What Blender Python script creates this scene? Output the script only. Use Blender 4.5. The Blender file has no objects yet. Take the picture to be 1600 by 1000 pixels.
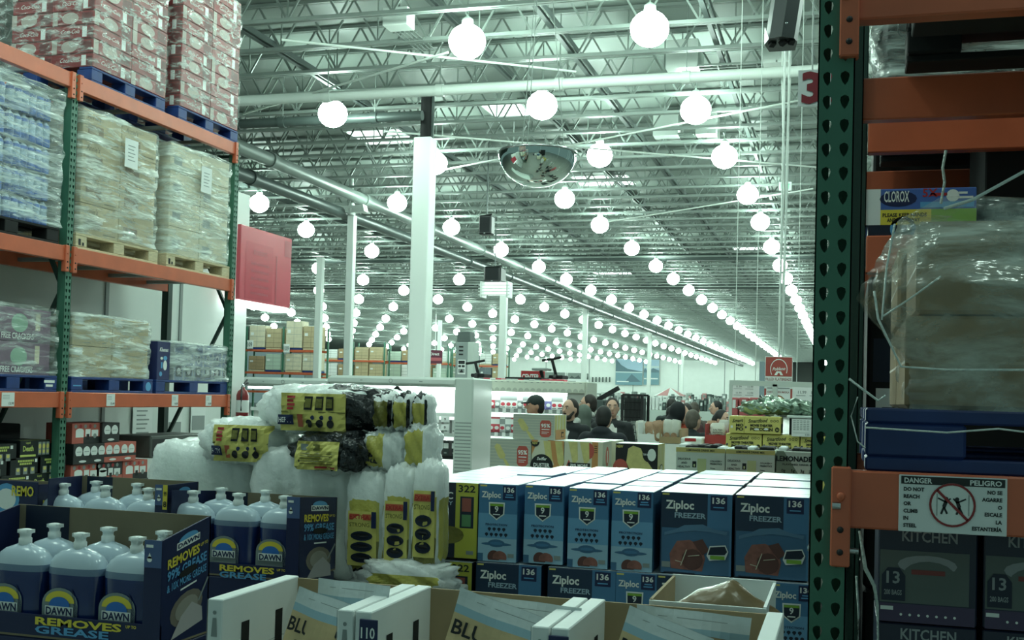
import bpy, math, random
from mathutils import Vector, Matrix
random.seed(7)
D = bpy.data
COL = bpy.context.scene.collection
PI = math.pi

# ------------------------------------------------------------------ camera geometry of the photograph
YAW, PITCH, ROLL, FPX, CY, EYE = .28397, .027763, .026336, 1781.7, 569.14, 1.8
CAMR = Matrix.Rotation(YAW, 3, 'Z') @ Matrix.Rotation(PI/2 + PITCH, 3, 'X') @ Matrix.Rotation(ROLL, 3, 'Z')
EYEP = Vector((0, 0, EYE))
def ray(x, y): return CAMR @ Vector(((x-800)/FPX, -(y-CY)/FPX, -1))
def aty(x, y, Y): d = ray(x, y); return EYEP + d*(Y/d.y)
def atx(x, y, X): d = ray(x, y); return EYEP + d*(X/d.x)
def atz(x, y, Z): d = ray(x, y); return EYEP + d*((Z-EYE)/d.z)

# ------------------------------------------------------------------ materials
def lin(c):
    c = c/255
    return c/12.92 if c <= .04045 else ((c+.055)/1.055)**2.4
def rgb(c): return (lin(c[0]), lin(c[1]), lin(c[2]), 1)
MATS = {}
def mat(name, c=(200,200,200), rough=.5, metal=0, emit=0, var=0, vscale=8, bump=0, bscale=40, spec=.5, stretch=(1,1,1), coat=0):
    if name in MATS: return MATS[name]
    m = D.materials.new(name); m.use_nodes = True
    nt = m.node_tree; b = nt.nodes['Principled BSDF']
    b.inputs['Base Color'].default_value = rgb(c)
    b.inputs['Roughness'].default_value = rough; b.inputs['Metallic'].default_value = metal
    b.inputs['Specular IOR Level'].default_value = spec
    b.inputs['Coat Weight'].default_value = coat
    if emit:
        b.inputs['Emission Color'].default_value = rgb(c); b.inputs['Emission Strength'].default_value = emit
    if var or bump:
        tc = nt.nodes.new('ShaderNodeTexCoord'); mp = nt.nodes.new('ShaderNodeMapping')
        mp.inputs['Scale'].default_value = stretch
        nt.links.new(tc.outputs['Object'], mp.inputs[0])
    if var:
        n = nt.nodes.new('ShaderNodeTexNoise'); n.inputs['Scale'].default_value = vscale; n.inputs['Detail'].default_value = 4
        nt.links.new(mp.outputs[0], n.inputs['Vector'])
        r = nt.nodes.new('ShaderNodeMapRange'); r.inputs[1].default_value = .3; r.inputs[2].default_value = .7
        r.inputs[3].default_value = 1-var; r.inputs[4].default_value = 1+var*.6
        nt.links.new(n.outputs[0], r.inputs[0])
        x = nt.nodes.new('ShaderNodeVectorMath'); x.operation = 'SCALE'; x.inputs[0].default_value = rgb(c)[:3]
        nt.links.new(r.outputs[0], x.inputs['Scale']); nt.links.new(x.outputs[0], b.inputs['Base Color'])
    if bump:
        n = nt.nodes.new('ShaderNodeTexNoise'); n.inputs['Scale'].default_value = bscale; n.inputs['Detail'].default_value = 3
        nt.links.new(mp.outputs[0], n.inputs['Vector'])
        bp = nt.nodes.new('ShaderNodeBump'); bp.inputs['Strength'].default_value = bump; bp.inputs['Distance'].default_value = .02
        nt.links.new(n.outputs[0], bp.inputs['Height']); nt.links.new(bp.outputs[0], b.inputs['Normal'])
    MATS[name] = m
    return m
def film(name, lo=.08, hi=.75, c=(225,238,232), scale=6, stretch=(.5,.5,3), rough=.14, bump=.9, t0=.42, t1=.7):
    """clear stretch film: streaky transparency over wrinkled gloss"""
    if name in MATS: return MATS[name]
    m = mat(name, c, rough, bump=bump, bscale=scale*2.2, stretch=stretch, spec=.7)
    nt = m.node_tree; b = nt.nodes['Principled BSDF']; mp = [n for n in nt.nodes if n.type == 'MAPPING'][0]
    n = nt.nodes.new('ShaderNodeTexNoise'); n.inputs['Scale'].default_value = scale; n.inputs['Detail'].default_value = 6
    n.inputs['Roughness'].default_value = .65; n.inputs['Distortion'].default_value = .6
    nt.links.new(mp.outputs[0], n.inputs['Vector'])
    r = nt.nodes.new('ShaderNodeMapRange'); r.inputs[1].default_value = t0; r.inputs[2].default_value = t1
    r.inputs[3].default_value = lo; r.inputs[4].default_value = hi
    nt.links.new(n.outputs[0], r.inputs[0]); nt.links.new(r.outputs[0], b.inputs['Alpha'])
    return m

ORANGE = mat('orange rack enamel', (204,104,72), .3, var=.12, vscale=5)
GREEN = mat('green rack enamel', (62,112,92), .5, var=.12, vscale=6)
DKGREEN = mat('darker rack green', (30,58,50), .5)  # darker green for rear posts, braces and the rack behind
WHITE = mat('white paint', (226,232,228), .5)
WALLW = mat('white wall panel', (222,228,224), .55, var=.03, vscale=1.5)
FACIA = mat('white enamel', (205,213,208), .35)
KRAFT = mat('brown cardboard', (168,146,112), .8, var=.12, vscale=7)
KRAFTD = mat('inner cardboard', (122,112,90), .85, var=.1, vscale=9)
TAN = mat('tan carton', (186,170,136), .75, var=.1, vscale=5)
PALE = mat('pale carton', (214,206,182), .7, var=.1, vscale=4)
CARDW = mat('white cardboard', (228,232,230), .6, var=.03, vscale=12)
BLACK = mat('black plastic', (16,20,22), .4)
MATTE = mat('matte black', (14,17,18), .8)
INK = mat('black ink', (22,24,26), .6)
PWHITE = mat('white ink', (232,236,232), .6)
STEEL = mat('galvanised joist steel', (124,134,129), .5, metal=.15, var=.1, vscale=3)
DKSTEEL = mat('dark bridging steel', (88,98,96), .5, metal=.2)
DECK = mat('foil faced roof insulation', (134,145,139), .55, var=.07, vscale=.8, bump=.12, bscale=2)
PIPEW = mat('white painted pipe', (214,222,216), .4)
PIPED = mat('dark grey duct pipe', (70,80,78), .4, metal=.2)
PIPEG = mat('grey duct pipe', (120,130,126), .4, metal=.2)
BLUEP = mat('blue pallet paint', (24,58,122), .55, var=.25, vscale=10)
WOODP = mat('pale pallet wood', (206,192,158), .75, var=.2, vscale=14, stretch=(1,6,6))
NAVY = mat('navy print', (18,34,78), .45)
NAVYD = mat('dark navy print', (16,30,52), .45)
YELLOW = mat('yellow print', (226,206,70), .5)
PYELLOW = mat('pale yellow print', (216,204,112), .55)
SKY = mat('light blue print', (92,160,208), .5)
REDP = mat('red print', (176,44,46), .5)
GREENP = mat('green print', (130,176,60), .5)
GREY = mat('grey', (140,148,146), .5)
CHROME = mat('steel bolt', (190,195,195), .25, metal=1)
LAMPM = mat('lamp glow', (224,255,240), .5, emit=26)
FILM = film('stretch film')
FILMH = film('milky stretch film', lo=.14, hi=.8, t0=.42, t1=.68)

# ------------------------------------------------------------------ mesh builder
_txt = {}
def text2d(s, bold=.0):
    k = (s, bold)
    if k not in _txt:
        cu = D.curves.new('t', 'FONT'); cu.body = s; cu.resolution_u = 2; cu.offset = bold; cu.fill_mode = 'FRONT'
        o = D.objects.new('t', cu); COL.objects.link(o)
        dg = bpy.context.evaluated_depsgraph_get()
        me = D.meshes.new_from_object(o.evaluated_get(dg))
        vs = [(v.co.x, v.co.y) for v in me.vertices]; fs = [tuple(p.vertices) for p in me.polygons]
        D.objects.remove(o); D.meshes.remove(me); D.curves.remove(cu)
        xs = [v[0] for v in vs] or [0]
        x0, x1 = min(xs), max(xs)
        _txt[k] = ([(x-x0, y) for x, y in vs], fs, max(x1-x0, 1e-4))
    return _txt[k]

class MB:
    def __init__(s): s.v = []; s.f = []; s.m = []; s.sm = []; s.mats = []
    def mi(s, m):
        if m not in s.mats: s.mats.append(m)
        return s.mats.index(m)
    def add(s, vs, fs, m, smooth=False, M=None):
        b = len(s.v); k = s.mi(m)
        s.v += [tuple(M @ Vector(p)) if M else tuple(p) for p in vs]
        for f in fs: s.f.append([b+i for i in f]); s.m.append(k); s.sm.append(smooth)
    def box(s, x0, x1, y0, y1, z0, z1, m, M=None):
        vs = [(x,y,z) for z in (z0,z1) for y in (y0,y1) for x in (x0,x1)]
        s.add(vs, [(0,2,3,1),(4,5,7,6),(0,1,5,4),(2,6,7,3),(0,4,6,2),(1,3,7,5)], m, False, M)
    def cbox(s, c, d, m, M=None):
        s.box(c[0]-d[0]/2, c[0]+d[0]/2, c[1]-d[1]/2, c[1]+d[1]/2, c[2]-d[2]/2, c[2]+d[2]/2, m, M)
    def bbox(s, x0, x1, y0, y1, z0, z1, m, r=.004, M=None):
        """box with chamfered edges"""
        vs = []; 
        for sz,z in ((1,z0),(-1,z1)):
            for sy,y in ((1,y0),(-1,y1)):
                for sx,x in ((1,x0),(-1,x1)):
                    vs += [(x,y+sy*r,z+sz*r),(x+sx*r,y,z+sz*r),(x+sx*r,y+sy*r,z)]
        f = []
        C = lambda ix,iy,iz,a: (iz*4+iy*2+ix)*3+a
        f.append([C(0,0,0,0),C(0,0,1,0),C(0,1,1,0),C(0,1,0,0)]); f.append([C(1,0,0,0),C(1,1,0,0),C(1,1,1,0),C(1,0,1,0)])
        f.append([C(0,0,0,1),C(1,0,0,1),C(1,0,1,1),C(0,0,1,1)]); f.append([C(0,1,0,1),C(0,1,1,1),C(1,1,1,1),C(1,1,0,1)])
        f.append([C(0,0,0,2),C(0,1,0,2),C(1,1,0,2),C(1,0,0,2)]); f.append([C(0,0,1,2),C(1,0,1,2),C(1,1,1,2),C(0,1,1,2)])
        for i in (0,1):
            for j in (0,1):
                f.append([C(0,i,j,1),C(1,i,j,1),C(1,i,j,2),C(0,i,j,2)])
                f.append([C(i,0,j,0),C(i,1,j,0),C(i,1,j,2),C(i,0,j,2)])
                f.append([C(i,j,0,0),C(i,j,1,0),C(i,j,1,1),C(i,j,0,1)])
                for k in (0,1): f.append([C(i,j,k,0),C(i,j,k,1),C(i,j,k,2)])
        s.add(vs, f, m, False, M)
    def bar(s, p, q, w, h, m, up=(0,0,1)):
        p, q = Vector(p), Vector(q); d = (q-p).normalized(); u = Vector(up)
        a = d.cross(u)
        if a.length < 1e-4: a = d.cross(Vector((1,0,0)))
        a.normalize(); b = a.cross(d)
        a *= w/2; b *= h/2
        vs = [p-a-b, p+a-b, p+a+b, p-a+b, q-a-b, q+a-b, q+a+b, q-a+b]
        s.add(vs, [(0,1,2,3),(7,6,5,4),(0,4,5,1),(1,5,6,2),(2,6,7,3),(3,7,4,0)], m)
    def tube(s, pts, r, m, n=10, smooth=True, caps=True):
        pts = [Vector(p) for p in pts]; rs = r if isinstance(r, (list,tuple)) else [r]*len(pts)
        vs, fs = [], []
        for i, p in enumerate(pts):
            d = (pts[min(i+1,len(pts)-1)]-pts[max(i-1,0)]).normalized()
            a = d.cross(Vector((0,0,1)))
            if a.length < 1e-3: a = Vector((1,0,0))
            a.normalize(); b = d.cross(a)
            vs += [p+(a*math.cos(t)+b*math.sin(t))*rs[i] for t in (2*PI*k/n for k in range(n))]
        for i in range(len(pts)-1):
            for k in range(n): fs.append((i*n+k, i*n+(k+1)%n, (i+1)*n+(k+1)%n, (i+1)*n+k))
        s.add(vs, fs, m, smooth)
        if caps:
            s.add(vs[:n], [tuple(range(n))[::-1]], m); s.add(vs[-n:], [tuple(range(n))], m)
    def lathe(s, prof, m, n=20, c=(0,0,0), sx=1, sy=1, pw=1, mats=None):
        """profile (r,z) revolved; pw>1 squares the section"""
        vs = []
        for r, z in prof:
            for k in range(n):
                t = 2*PI*k/n; ct, st = math.cos(t), math.sin(t)
                if pw != 1: ct = math.copysign(abs(ct)**(1/pw), ct); st = math.copysign(abs(st)**(1/pw), st)
                vs.append((c[0]+r*sx*ct, c[1]+r*sy*st, c[2]+z))
        for i in range(len(prof)-1):
            s.add([], [], m)
        b = len(s.v); s.v += vs
        for i in range(len(prof)-1):
            k_ = s.mi(mats[i] if mats else m)
            for k in range(n):
                s.f.append([b+i*n+k, b+i*n+(k+1)%n, b+(i+1)*n+(k+1)%n, b+(i+1)*n+k]); s.m.append(k_); s.sm.append(True)
    def ell(s, c, r, m, n=16, k=10, M=None, fn=None):
        vs, fs = [], []
        for i in range(k+1):
            a = PI*i/k
            for j in range(n):
                t = 2*PI*j/n; p = Vector((math.sin(a)*math.cos(t), math.sin(a)*math.sin(t), math.cos(a)))
                if fn: p = fn(p)
                vs.append((c[0]+r[0]*p.x, c[1]+r[1]*p.y, c[2]+r[2]*p.z))
        for i in range(k):
            for j in range(n): fs.append((i*n+j, (i+1)*n+j, (i+1)*n+(j+1)%n, i*n+(j+1)%n))
        s.add(vs, fs, m, True, M)
    def build(s, name, parent=None, loc=(0,0,0), rz=0):
        o = D.objects.new(name, s.mesh(name)); COL.objects.link(o)
        if parent: o.parent = parent
        o.location = loc; o.rotation_euler = (0,0,rz)
        return o
    def mesh(s, name):
        me = D.meshes.new(name); me.from_pydata(s.v, [], s.f)
        for m in s.mats: me.materials.append(m)
        me.polygons.foreach_set('material_index', s.m); me.polygons.foreach_set('use_smooth', s.sm)
        me.update()
        return me

class Face:
    """prints flat artwork on a face: origin o, unit vectors u (right) and v (up)"""
    def __init__(s, mb, o, u, v, w=1, h=1, gap=.0006):
        s.mb = mb; s.o = Vector(o); s.u = Vector(u); s.v = Vector(v); s.n = s.u.cross(s.v); s.w = w; s.h = h; s.g = gap; s.k = 0
    def P(s, x, y, k): return s.o + s.u*x + s.v*y + s.n*(s.g*k)
    def poly(s, pts, m, k=1): s.mb.add([s.P(x, y, k) for x, y in pts], [tuple(range(len(pts)))], m)
    def rect(s, x0, y0, x1, y1, m, k=1): s.poly([(x0,y0),(x1,y0),(x1,y1),(x0,y1)], m, k)
    def disc(s, x, y, rx, m, ry=None, k=1, n=16, a0=0, a1=2*PI):
        ry = ry or rx
        s.poly([(x+rx*math.cos(a0+(a1-a0)*i/n), y+ry*math.sin(a0+(a1-a0)*i/n)) for i in range(n+(a1-a0 < 6.2))], m, k)
    def ring(s, x, y, r0, r1, m, k=1, n=28):
        vs = []
        for r in (r0, r1): vs += [s.P(x+r*math.cos(2*PI*i/n), y+r*math.sin(2*PI*i/n), k) for i in range(n)]
        s.mb.add(vs, [(i, n+i, n+(i+1)%n, (i+1)%n) for i in range(n)], m)
    def line(s, x0, y0, x1, y1, t, m, k=1):
        d = Vector((x1-x0, y1-y0)).normalized(); a = Vector((-d.y, d.x))*t/2
        s.poly([(x0-a.x,y0-a.y),(x1-a.x,y1-a.y),(x1+a.x,y1+a.y),(x0+a.x,y0+a.y)], m, k)
    def text(s, t, x, y, h, m, w=None, al='l', k=2, bold=.02, slant=0, rot=0, sx=1):
        vs, fs, tw = text2d(t, bold); sc = h/.69
        xs = (w/tw) if w else sc*sx
        W = tw*xs; ox = {'l':0, 'c':-W/2, 'r':-W}[al]
        c, n_ = math.cos(rot), math.sin(rot)
        out = []
        for a, b in vs:
            X = ox+a*xs+slant*b*sc; Yv = b*sc
            out.append(s.P(x+X*c-Yv*n_, y+X*n_+Yv*c, k))
        s.mb.add(out, fs, m)

def faces(mb, w, d, h, gap=.0006):
    """printers for the four sides and the top of a box standing on z=0, front towards -Y"""
    return dict(front=Face(mb, (-w/2,-d/2,0), (1,0,0), (0,0,1), w, h, gap), right=Face(mb, (w/2,-d/2,0), (0,1,0), (0,0,1), d, h, gap),
                left=Face(mb, (-w/2,d/2,0), (0,-1,0), (0,0,1), d, h, gap), back=Face(mb, (w/2,d/2,0), (-1,0,0), (0,0,1), w, h, gap),
                top=Face(mb, (-w/2,-d/2,h), (1,0,0), (0,1,0), w, d, gap))
def carton(w, d, h, m, art=None, r=.003, gap=.0006, name='carton', top=None):
    mb = MB(); mb.bbox(-w/2, w/2, -d/2, d/2, 0, h, m, r)
    F = faces(mb, w, d, h, gap)
    if top: F['top'].rect(.001,.001,w-.001,d-.001, top, .5)
    if art: art(F, w, d, h)
    return mb.mesh(name)

def tag(o, label, cat, group=None, kind=None):
    o['label'] = label; o['category'] = cat
    if group: o['group'] = group
    if kind: o['kind'] = kind
    return o
def thing(name, label, cat, loc=(0,0,0), rz=0, group=None):
    o = D.objects.new(name, None); o.empty_display_size = .1; COL.objects.link(o)
    o.location = loc; o.rotation_euler = (0,0,rz)
    return tag(o, label, cat, group)
def inst(me, name, loc, rz=0, label=None, cat=None, group=None, parent=None):
    o = D.objects.new(name, me); COL.objects.link(o); o.location = loc; o.rotation_euler = (0,0,rz)
    if parent: o.parent = parent
    if label: tag(o, label, cat, group)
    return o
def struct(mb, name, loc=(0,0,0)):
    o = mb.build(name, None, loc); o['kind'] = 'structure'
    return o
def dup(o, parent=None):
    c = o.copy(); COL.objects.link(c); c.parent = parent
    for ch in list(o.children): dup(ch, c)
    return c
ORD = ['first','second','third','fourth','fifth','sixth','seventh','eighth','ninth','tenth','eleventh','twelfth']
# ------------------------------------------------------------------ the hall
CEIL = 7.75; JB = 7.0
b = MB(); b.box(-75, 14, -4, 170, -.1, 0, mat('polished concrete floor', (150,152,146), .35, var=.1, vscale=.6)); struct(b, 'floor')
b = MB(); b.box(-75, 14, 9, 168, CEIL, CEIL+.1, DECK); struct(b, 'ceiling')
WX = aty(1186, 600, 150).x
b = MB(); b.box(-75, WX, 150, 150.3, 0, CEIL, WALLW)
for k in range(12): b.box(-75+k*6, -74.9+k*6, 149.97, 150, 0, CEIL, GREY)
struct(b, 'wall_back')
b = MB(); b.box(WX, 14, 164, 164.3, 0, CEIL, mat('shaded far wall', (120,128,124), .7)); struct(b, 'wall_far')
# cold-room wall behind the left rack, its end seen past the last upright
WLX = -6.98
WY1 = atx(383, 550, WLX).y
b = MB(); b.box(WLX-.25, WLX, -1, WY1, 0, 4.15, WALLW)
for yy in (6.2, 8.05, 9.6, 10.9): b.box(WLX, WLX+.012, yy, yy+.05, 0, 4.15, GREY)
struct(b, 'wall_left')

# roof joists: one truss mesh, one object per joist
def truss():
    m = MB(); x0, x1 = -62, 12; p = .8; n = int((x1-x0)/p)
    for dy in (-.035, .035):
        m.box(x0, x1, dy-.025, dy+.025, JB, JB+.05, STEEL); m.box(x0, x1, dy-.025, dy+.025, CEIL-.06, CEIL-.01, STEEL)
    for i in range(n):
        a = x0+i*p
        m.bar((a,0,JB+.03), (a+p/2,0,CEIL-.04), .028, .028, STEEL); m.bar((a+p/2,0,CEIL-.04), (a+p,0,JB+.03), .028, .028, STEEL)
        if i % 2: m.bar((a,0,JB+.03), (a,0,CEIL-.04), .02, .02, STEEL)
    return m.mesh('roof_joist')
tm = truss()
for k in range(112):
    inst(tm, 'roof_joist', (.37*(k % 3), 12.0+1.22*k, 0), 0, 'grey open-web steel joist spanning the ceiling from left to right', 'joist', 'open-web roof joists')
gi = 0
for X, y0, y1, z, lab in ((-4.1,12,149,7.08,'dark bridging bar running away under the joists near the right'),(-6.0,12,149,7.62,'thin dark bridging bar high under the roof deck above the dome mirror'),
                     (-8.6,12,149,7.08,'dark bridging bar running away over the front white column'),(-15.2,14,149,7.08,'dark bridging bar left of the two big pipes'),
                     (-1.9,12,149,7.08,'dark bridging bar running away past the green upright'),(-19.5,17,149,7.08,'dark bridging bar far left under the roof')):
    m = MB(); m.bar((X,y0,z),(X,y1,z), .07, .05, DKSTEEL); m.bar((X+.09,y0,z+.03),(X+.09,y1,z+.03), .02, .09, DKSTEEL)
    tag(m.build('bridging_bar'), lab, 'bridging bar', 'bridging bars')
def ztube(name, pts, r, m, label, cat, n=10, collars=0):
    q = MB(); q.tube(pts, r, m, n)
    if collars:
        p0, p1 = Vector(pts[0]), Vector(pts[-1])
        for i in range(1, collars):
            c = p0.lerp(p1, i/collars); dd = (p1-p0).normalized()*.06
            q.tube([c-dd, c+dd], r*1.22, m, n)
            q.bar(c, (c.x, c.y, CEIL-.02), .014, .014, STEEL)
    return tag(q.build(name), label, cat)
ztube('sprinkler_main', [(-14,16.85,6.6),(3.5,16.85,6.6)], .085, PIPEW, 'thick white sprinkler main crossing the ceiling near the front', 'pipe', 12, 9)
ztube('duct_pipe', [(-12.1,17.2,6.8),(-12.1,148,6.8)], .15, PIPEG, 'long grey round pipe running away under the roof, upper of the pair', 'pipe', 14, 26)
ztube('duct_pipe', [(-12.55,17.2,6.42),(-12.55,148,6.42)], .14, PIPED, 'long black pipe running away under the roof, lower of the pair', 'pipe', 14, 26)
ztube('drain_pipe', [(-11.9,18.9,6.75),(-7.3,18.9,6.75)], .09, PIPED, 'short black pipe reaching the top of the front white column', 'pipe', 12, 5)
ztube('cross_pipe', [(-24,42.2,7.1),(4,42.2,7.1)], .13, PIPED, 'black pipe crossing the hall, nearer of the two far ones', 'pipe', 10, 8)
ztube('cross_pipe', [(-28,53,7.12),(4,53,7.12)], .15, PIPED, 'black pipe crossing the hall, farther of the two', 'pipe', 10, 8)
for i, (a, c, z, lab) in enumerate((((680,268),(1285,150),6.6,'thin white brace rod rising right past the dome mirror'),((600,205),(1285,262),6.6,'thin white brace rod falling right past the dome mirror'),
        ((380,178),(700,82),6.65,'thin pale brace rod rising right at the upper left'),((440,62),(900,112),6.7,'thin pale brace rod falling right at the upper left'),
        ((930,350),(1270,295),6.6,'thin pale brace rod in the middle of the ceiling'))):
    p, q = atz(*a, z), atz(*c, z); m = MB(); m.tube([p, q], .018, PIPEW, 6)
    tag(m.build('brace_rod'), lab, 'rod', 'white brace rods')
# skylights
for i, (x0, x1, y, lab) in enumerate(((556,655,214,'bright skylight strip left of the front column'),(758,818,168,'bright skylight patch above the dome mirror'),(900,985,282,'bright skylight strip right of the dome mirror'),
                            (930,985,427,'small bright skylight strip in the far middle'),(1145,1195,386,'small bright skylight strip on the far right'))):
    p, q = atz(x0, y, CEIL-.02), atz(x1, y, CEIL-.02); m = MB()
    m.box(p.x, q.x, p.y-.5, p.y+.7, CEIL-.04, CEIL-.02, mat('lit skylight', (225,245,238), .5, emit=1.6)); m.box(p.x-.06, q.x+.06, p.y-.56, p.y+.76, CEIL-.02, CEIL, FACIA)
    o = struct(m, 'window_%d' % (i+1)); o['label'] = lab
# hanging open-grid unit heaters / grilles under the roof
def grille(x0, x1, y, z, lab):
    p, q = atz(x0, y, z), atz(x1, y, z); L = q.x-p.x
    t = thing('ceiling_grille', lab, 'grille', (p.x, p.y, z))
    m = MB(); m.box(0, .5, 0, .8, 0, .45, FACIA); m.build('end_box', t); m = MB(); m.box(L-.4, L, 0, .8, 0, .45, FACIA); m.build('end_box', t)
    m = MB()
    for k in range(6): m.bar((.5,k*.16,.02),(L-.4,k*.16,.02), .02, .03, STEEL)
    for k in range(int(L/.3)): m.bar((.5+k*.3,0,.02),(.5+k*.3,.8,.02), .02, .03, STEEL)
    m.build('grid', t)
    m = MB(); m.bar((.2,.4,.45),(.2,.4,CEIL-z), .015, .015, STEEL); m.bar((L-.2,.4,.45),(L-.2,.4,CEIL-z), .015, .015, STEEL); m.build('hanger', t)
grille(1040, 1235, 107, 7.0, 'long white wire-grid fixture below the joists beside the hanging loudspeaker')
p = atz(597, 40, 7.0); t = thing('ceiling_fixture', 'small white box fixture with a wire guard between the joists at upper left', 'fixture', (p.x, p.y, 7.0))
m = MB(); m.bbox(0,.38,0,.3,0,.26,FACIA,.01); m.build('housing', t); m = MB(); m.bar((.19,.15,.26),(.19,.15,CEIL-7.0),.03,.03,STEEL); m.build('hanger', t)
m = MB()
for k in range(5): m.bar((.05+.07*k,.3,.02),(.05+.07*k,1.3,.02),.015,.015,STEEL)
for k in range(4): m.bar((.0,.4+.3*k,.02),(.38,.4+.3*k,.02),.015,.015,STEEL)
m.build('wire_guard', t)
grille(1020, 1120, 212, 7.1, 'distant wire-grid fixture in the middle of the ceiling')

# ------------------------------------------------------------------ lamps
def lamp_mesh(r=.27, whole=True):
    m = MB(); m.ell((0,0,0), (r,r,r*.92), LAMPM, 14, 8)
    m.lathe([(.05,r*.8),(.07,r*.9),(.07,r*1.15),(.03,r*1.3)], FACIA, 10)
    m.tube([(0,0,r*1.3),(0,0,CEIL-6.65)], .012, STEEL, 5)
    return m.mesh('high_bay_lamp')
def near_lamp(x, y, lab):
    t = thing('high_bay_lamp', lab, 'lamp', (x, y, 6.65), 0, 'round high-bay lamps')
    r = .255
    m = MB(); m.ell((0,0,0), (r,r,r*.92), LAMPM, 20, 12); m.build('globe', t)
    m = MB(); m.lathe([(.05,r*.8),(.08,r*.9),(.08,r*1.2),(.03,r*1.35)], FACIA, 14); m.build('ballast_cap', t)
    m = MB(); m.tube([(0,0,r*1.3),(0,0,CEIL-6.65)], .012, STEEL, 6); m.build('hanging_rod', t)
for (x, y, lab) in ((1015,45,'large glowing round lamp at the top, left of the hanging loudspeaker'),(730,65,'large glowing round lamp at the top above the front column'),
                    (520,178,'glowing round lamp left of the front column top'),(847,165,'glowing round lamp right above the dome mirror'),(1087,172,'glowing round lamp below the white main, left of the number sign'),
                    (680,255,'glowing round lamp half hidden behind the front white column'),(937,243,'glowing round lamp right beside the dome mirror'),(1132,245,'glowing round lamp left of the hanging cables, third down its row'),
                    (405,318,'glowing round lamp above the red acrylic sign')):
    p = atz(x, y, 6.65); near_lamp(p.x, p.y, lab)
for k, (x, y) in enumerate([(x, y) for y in (10.7, 6.5, 2.3) for x in (-8.6, -5.0, -2.4, 2.0)]):
    if y == 2.3 and x == -8.6: continue
    inst(lamp_mesh(.25), 'high_bay_lamp', (x, y, 6.65), 0, 'round high-bay lamp above and behind the photographer, out of the picture', 'lamp', 'round high-bay lamps out of the picture')
lm = lamp_mesh(.25); nl = 0
for y in (14.8, 18.7, 22.7, 27.0, 31.2, 36.2, 41.1, 45.5, 50.2): inst(lm, 'high_bay_lamp', (2.15, y, 6.65), 0, 'round high-bay lamp in the row hidden behind the right rack', 'lamp', 'round high-bay lamps hidden behind the right rack')
GY = [27.0, 31.2, 36.2, 41.1] + [45.5+4.75*k for k in range(22)]
for i in range(11):
    for j, y in enumerate(GY):
        x = -2.25-4.4*i-(.0 if j else 0)-(.25 if i > 2 else 0)
        if i == 3 and j == 0: continue
        # keep only lamps inside the photographed field
        q = CAMR.transposed() @ (Vector((x, y, 6.65))-EYEP); px = 800-FPX*q.x/q.z; py = CY+FPX*q.y/q.z
        if px < 372 or px > 1290 or nl >= 285: continue
        nl += 1
        if j < 4 and i < 5:
            lab = 'glowing round lamp, %s in the %s row of lamps from the right' % (['nearest','second','third','fourth'][j], ORD[i])
        else: lab = 'distant glowing round lamp in the long rows under the far ceiling'
        inst(lm, 'high_bay_lamp', (x, y, 6.65), 0, lab, 'lamp', 'round high-bay lamps')

# ------------------------------------------------------------------ white columns
def column(px, py, Y, w, ztop, lab, cap=True, zbot=0, rot=0):
    p = aty(px, py, Y); t = thing('column', lab, 'column', (p.x, Y, 0), rot, 'white wrapped columns')
    m = MB(); m.bbox(-w/2, w/2, -w/2, w/2, 0, ztop, WHITE, .015); m.build('wrap', t)
    if cap:
        m = MB(); m.tube([(0,0,ztop),(0,0,JB+.3)], w*.3, MATTE, 12); m.bar((w*.4,0,ztop),(w*.4,0,JB+.3), .04,.04, DKSTEEL); m.build('steel_post', t)
    return t
column(659, 420, 19.2, .33, aty(659,217,19.2).z, 'tall front white column with a black steel top', True)
t = column(548, 420, 27, .19, 6.35, 'slim white column left of the tall front one, with a winged beacon on top', False)
m = MB()
for sx in (-1, 1): m.add([(0,-.1,0),(sx*.42,-.16,.03),(sx*.42,.1,.03),(0,.1,0),(0,-.1,.18),(sx*.38,-.16,.2),(sx*.38,.1,.2),(0,.1,.18)], [(0,1,2,3),(4,7,6,5),(0,4,5,1),(1,5,6,2),(2,6,7,3)], FACIA)
m.lathe([(.1,-.05),(.12,.1),(.05,.3),(.03,.9)], FACIA, 10); o = m.build('beacon', t, (0,-.05,6.4))
column(787, 480, 43.5, .27, 6.85, 'white column right of the tall front one, under the black unit heater', False)
column(914, 520, 58.5, .26, 6.95, 'thin distant white column left of the lake poster', False)
column(1015, 540, 82, .26, 6.95, 'thin distant white column in front of the lake poster', False)
column(497, 530, 40, .25, 6.95, 'thin white column in front of the far orange racks', False)
column(686, 560, 75, .25, 6.95, 'thin far white column right of the tall front one', False)
column(1066, 575, 120, .28, 6.95, 'very thin far white column right of the lake poster', False)
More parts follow.
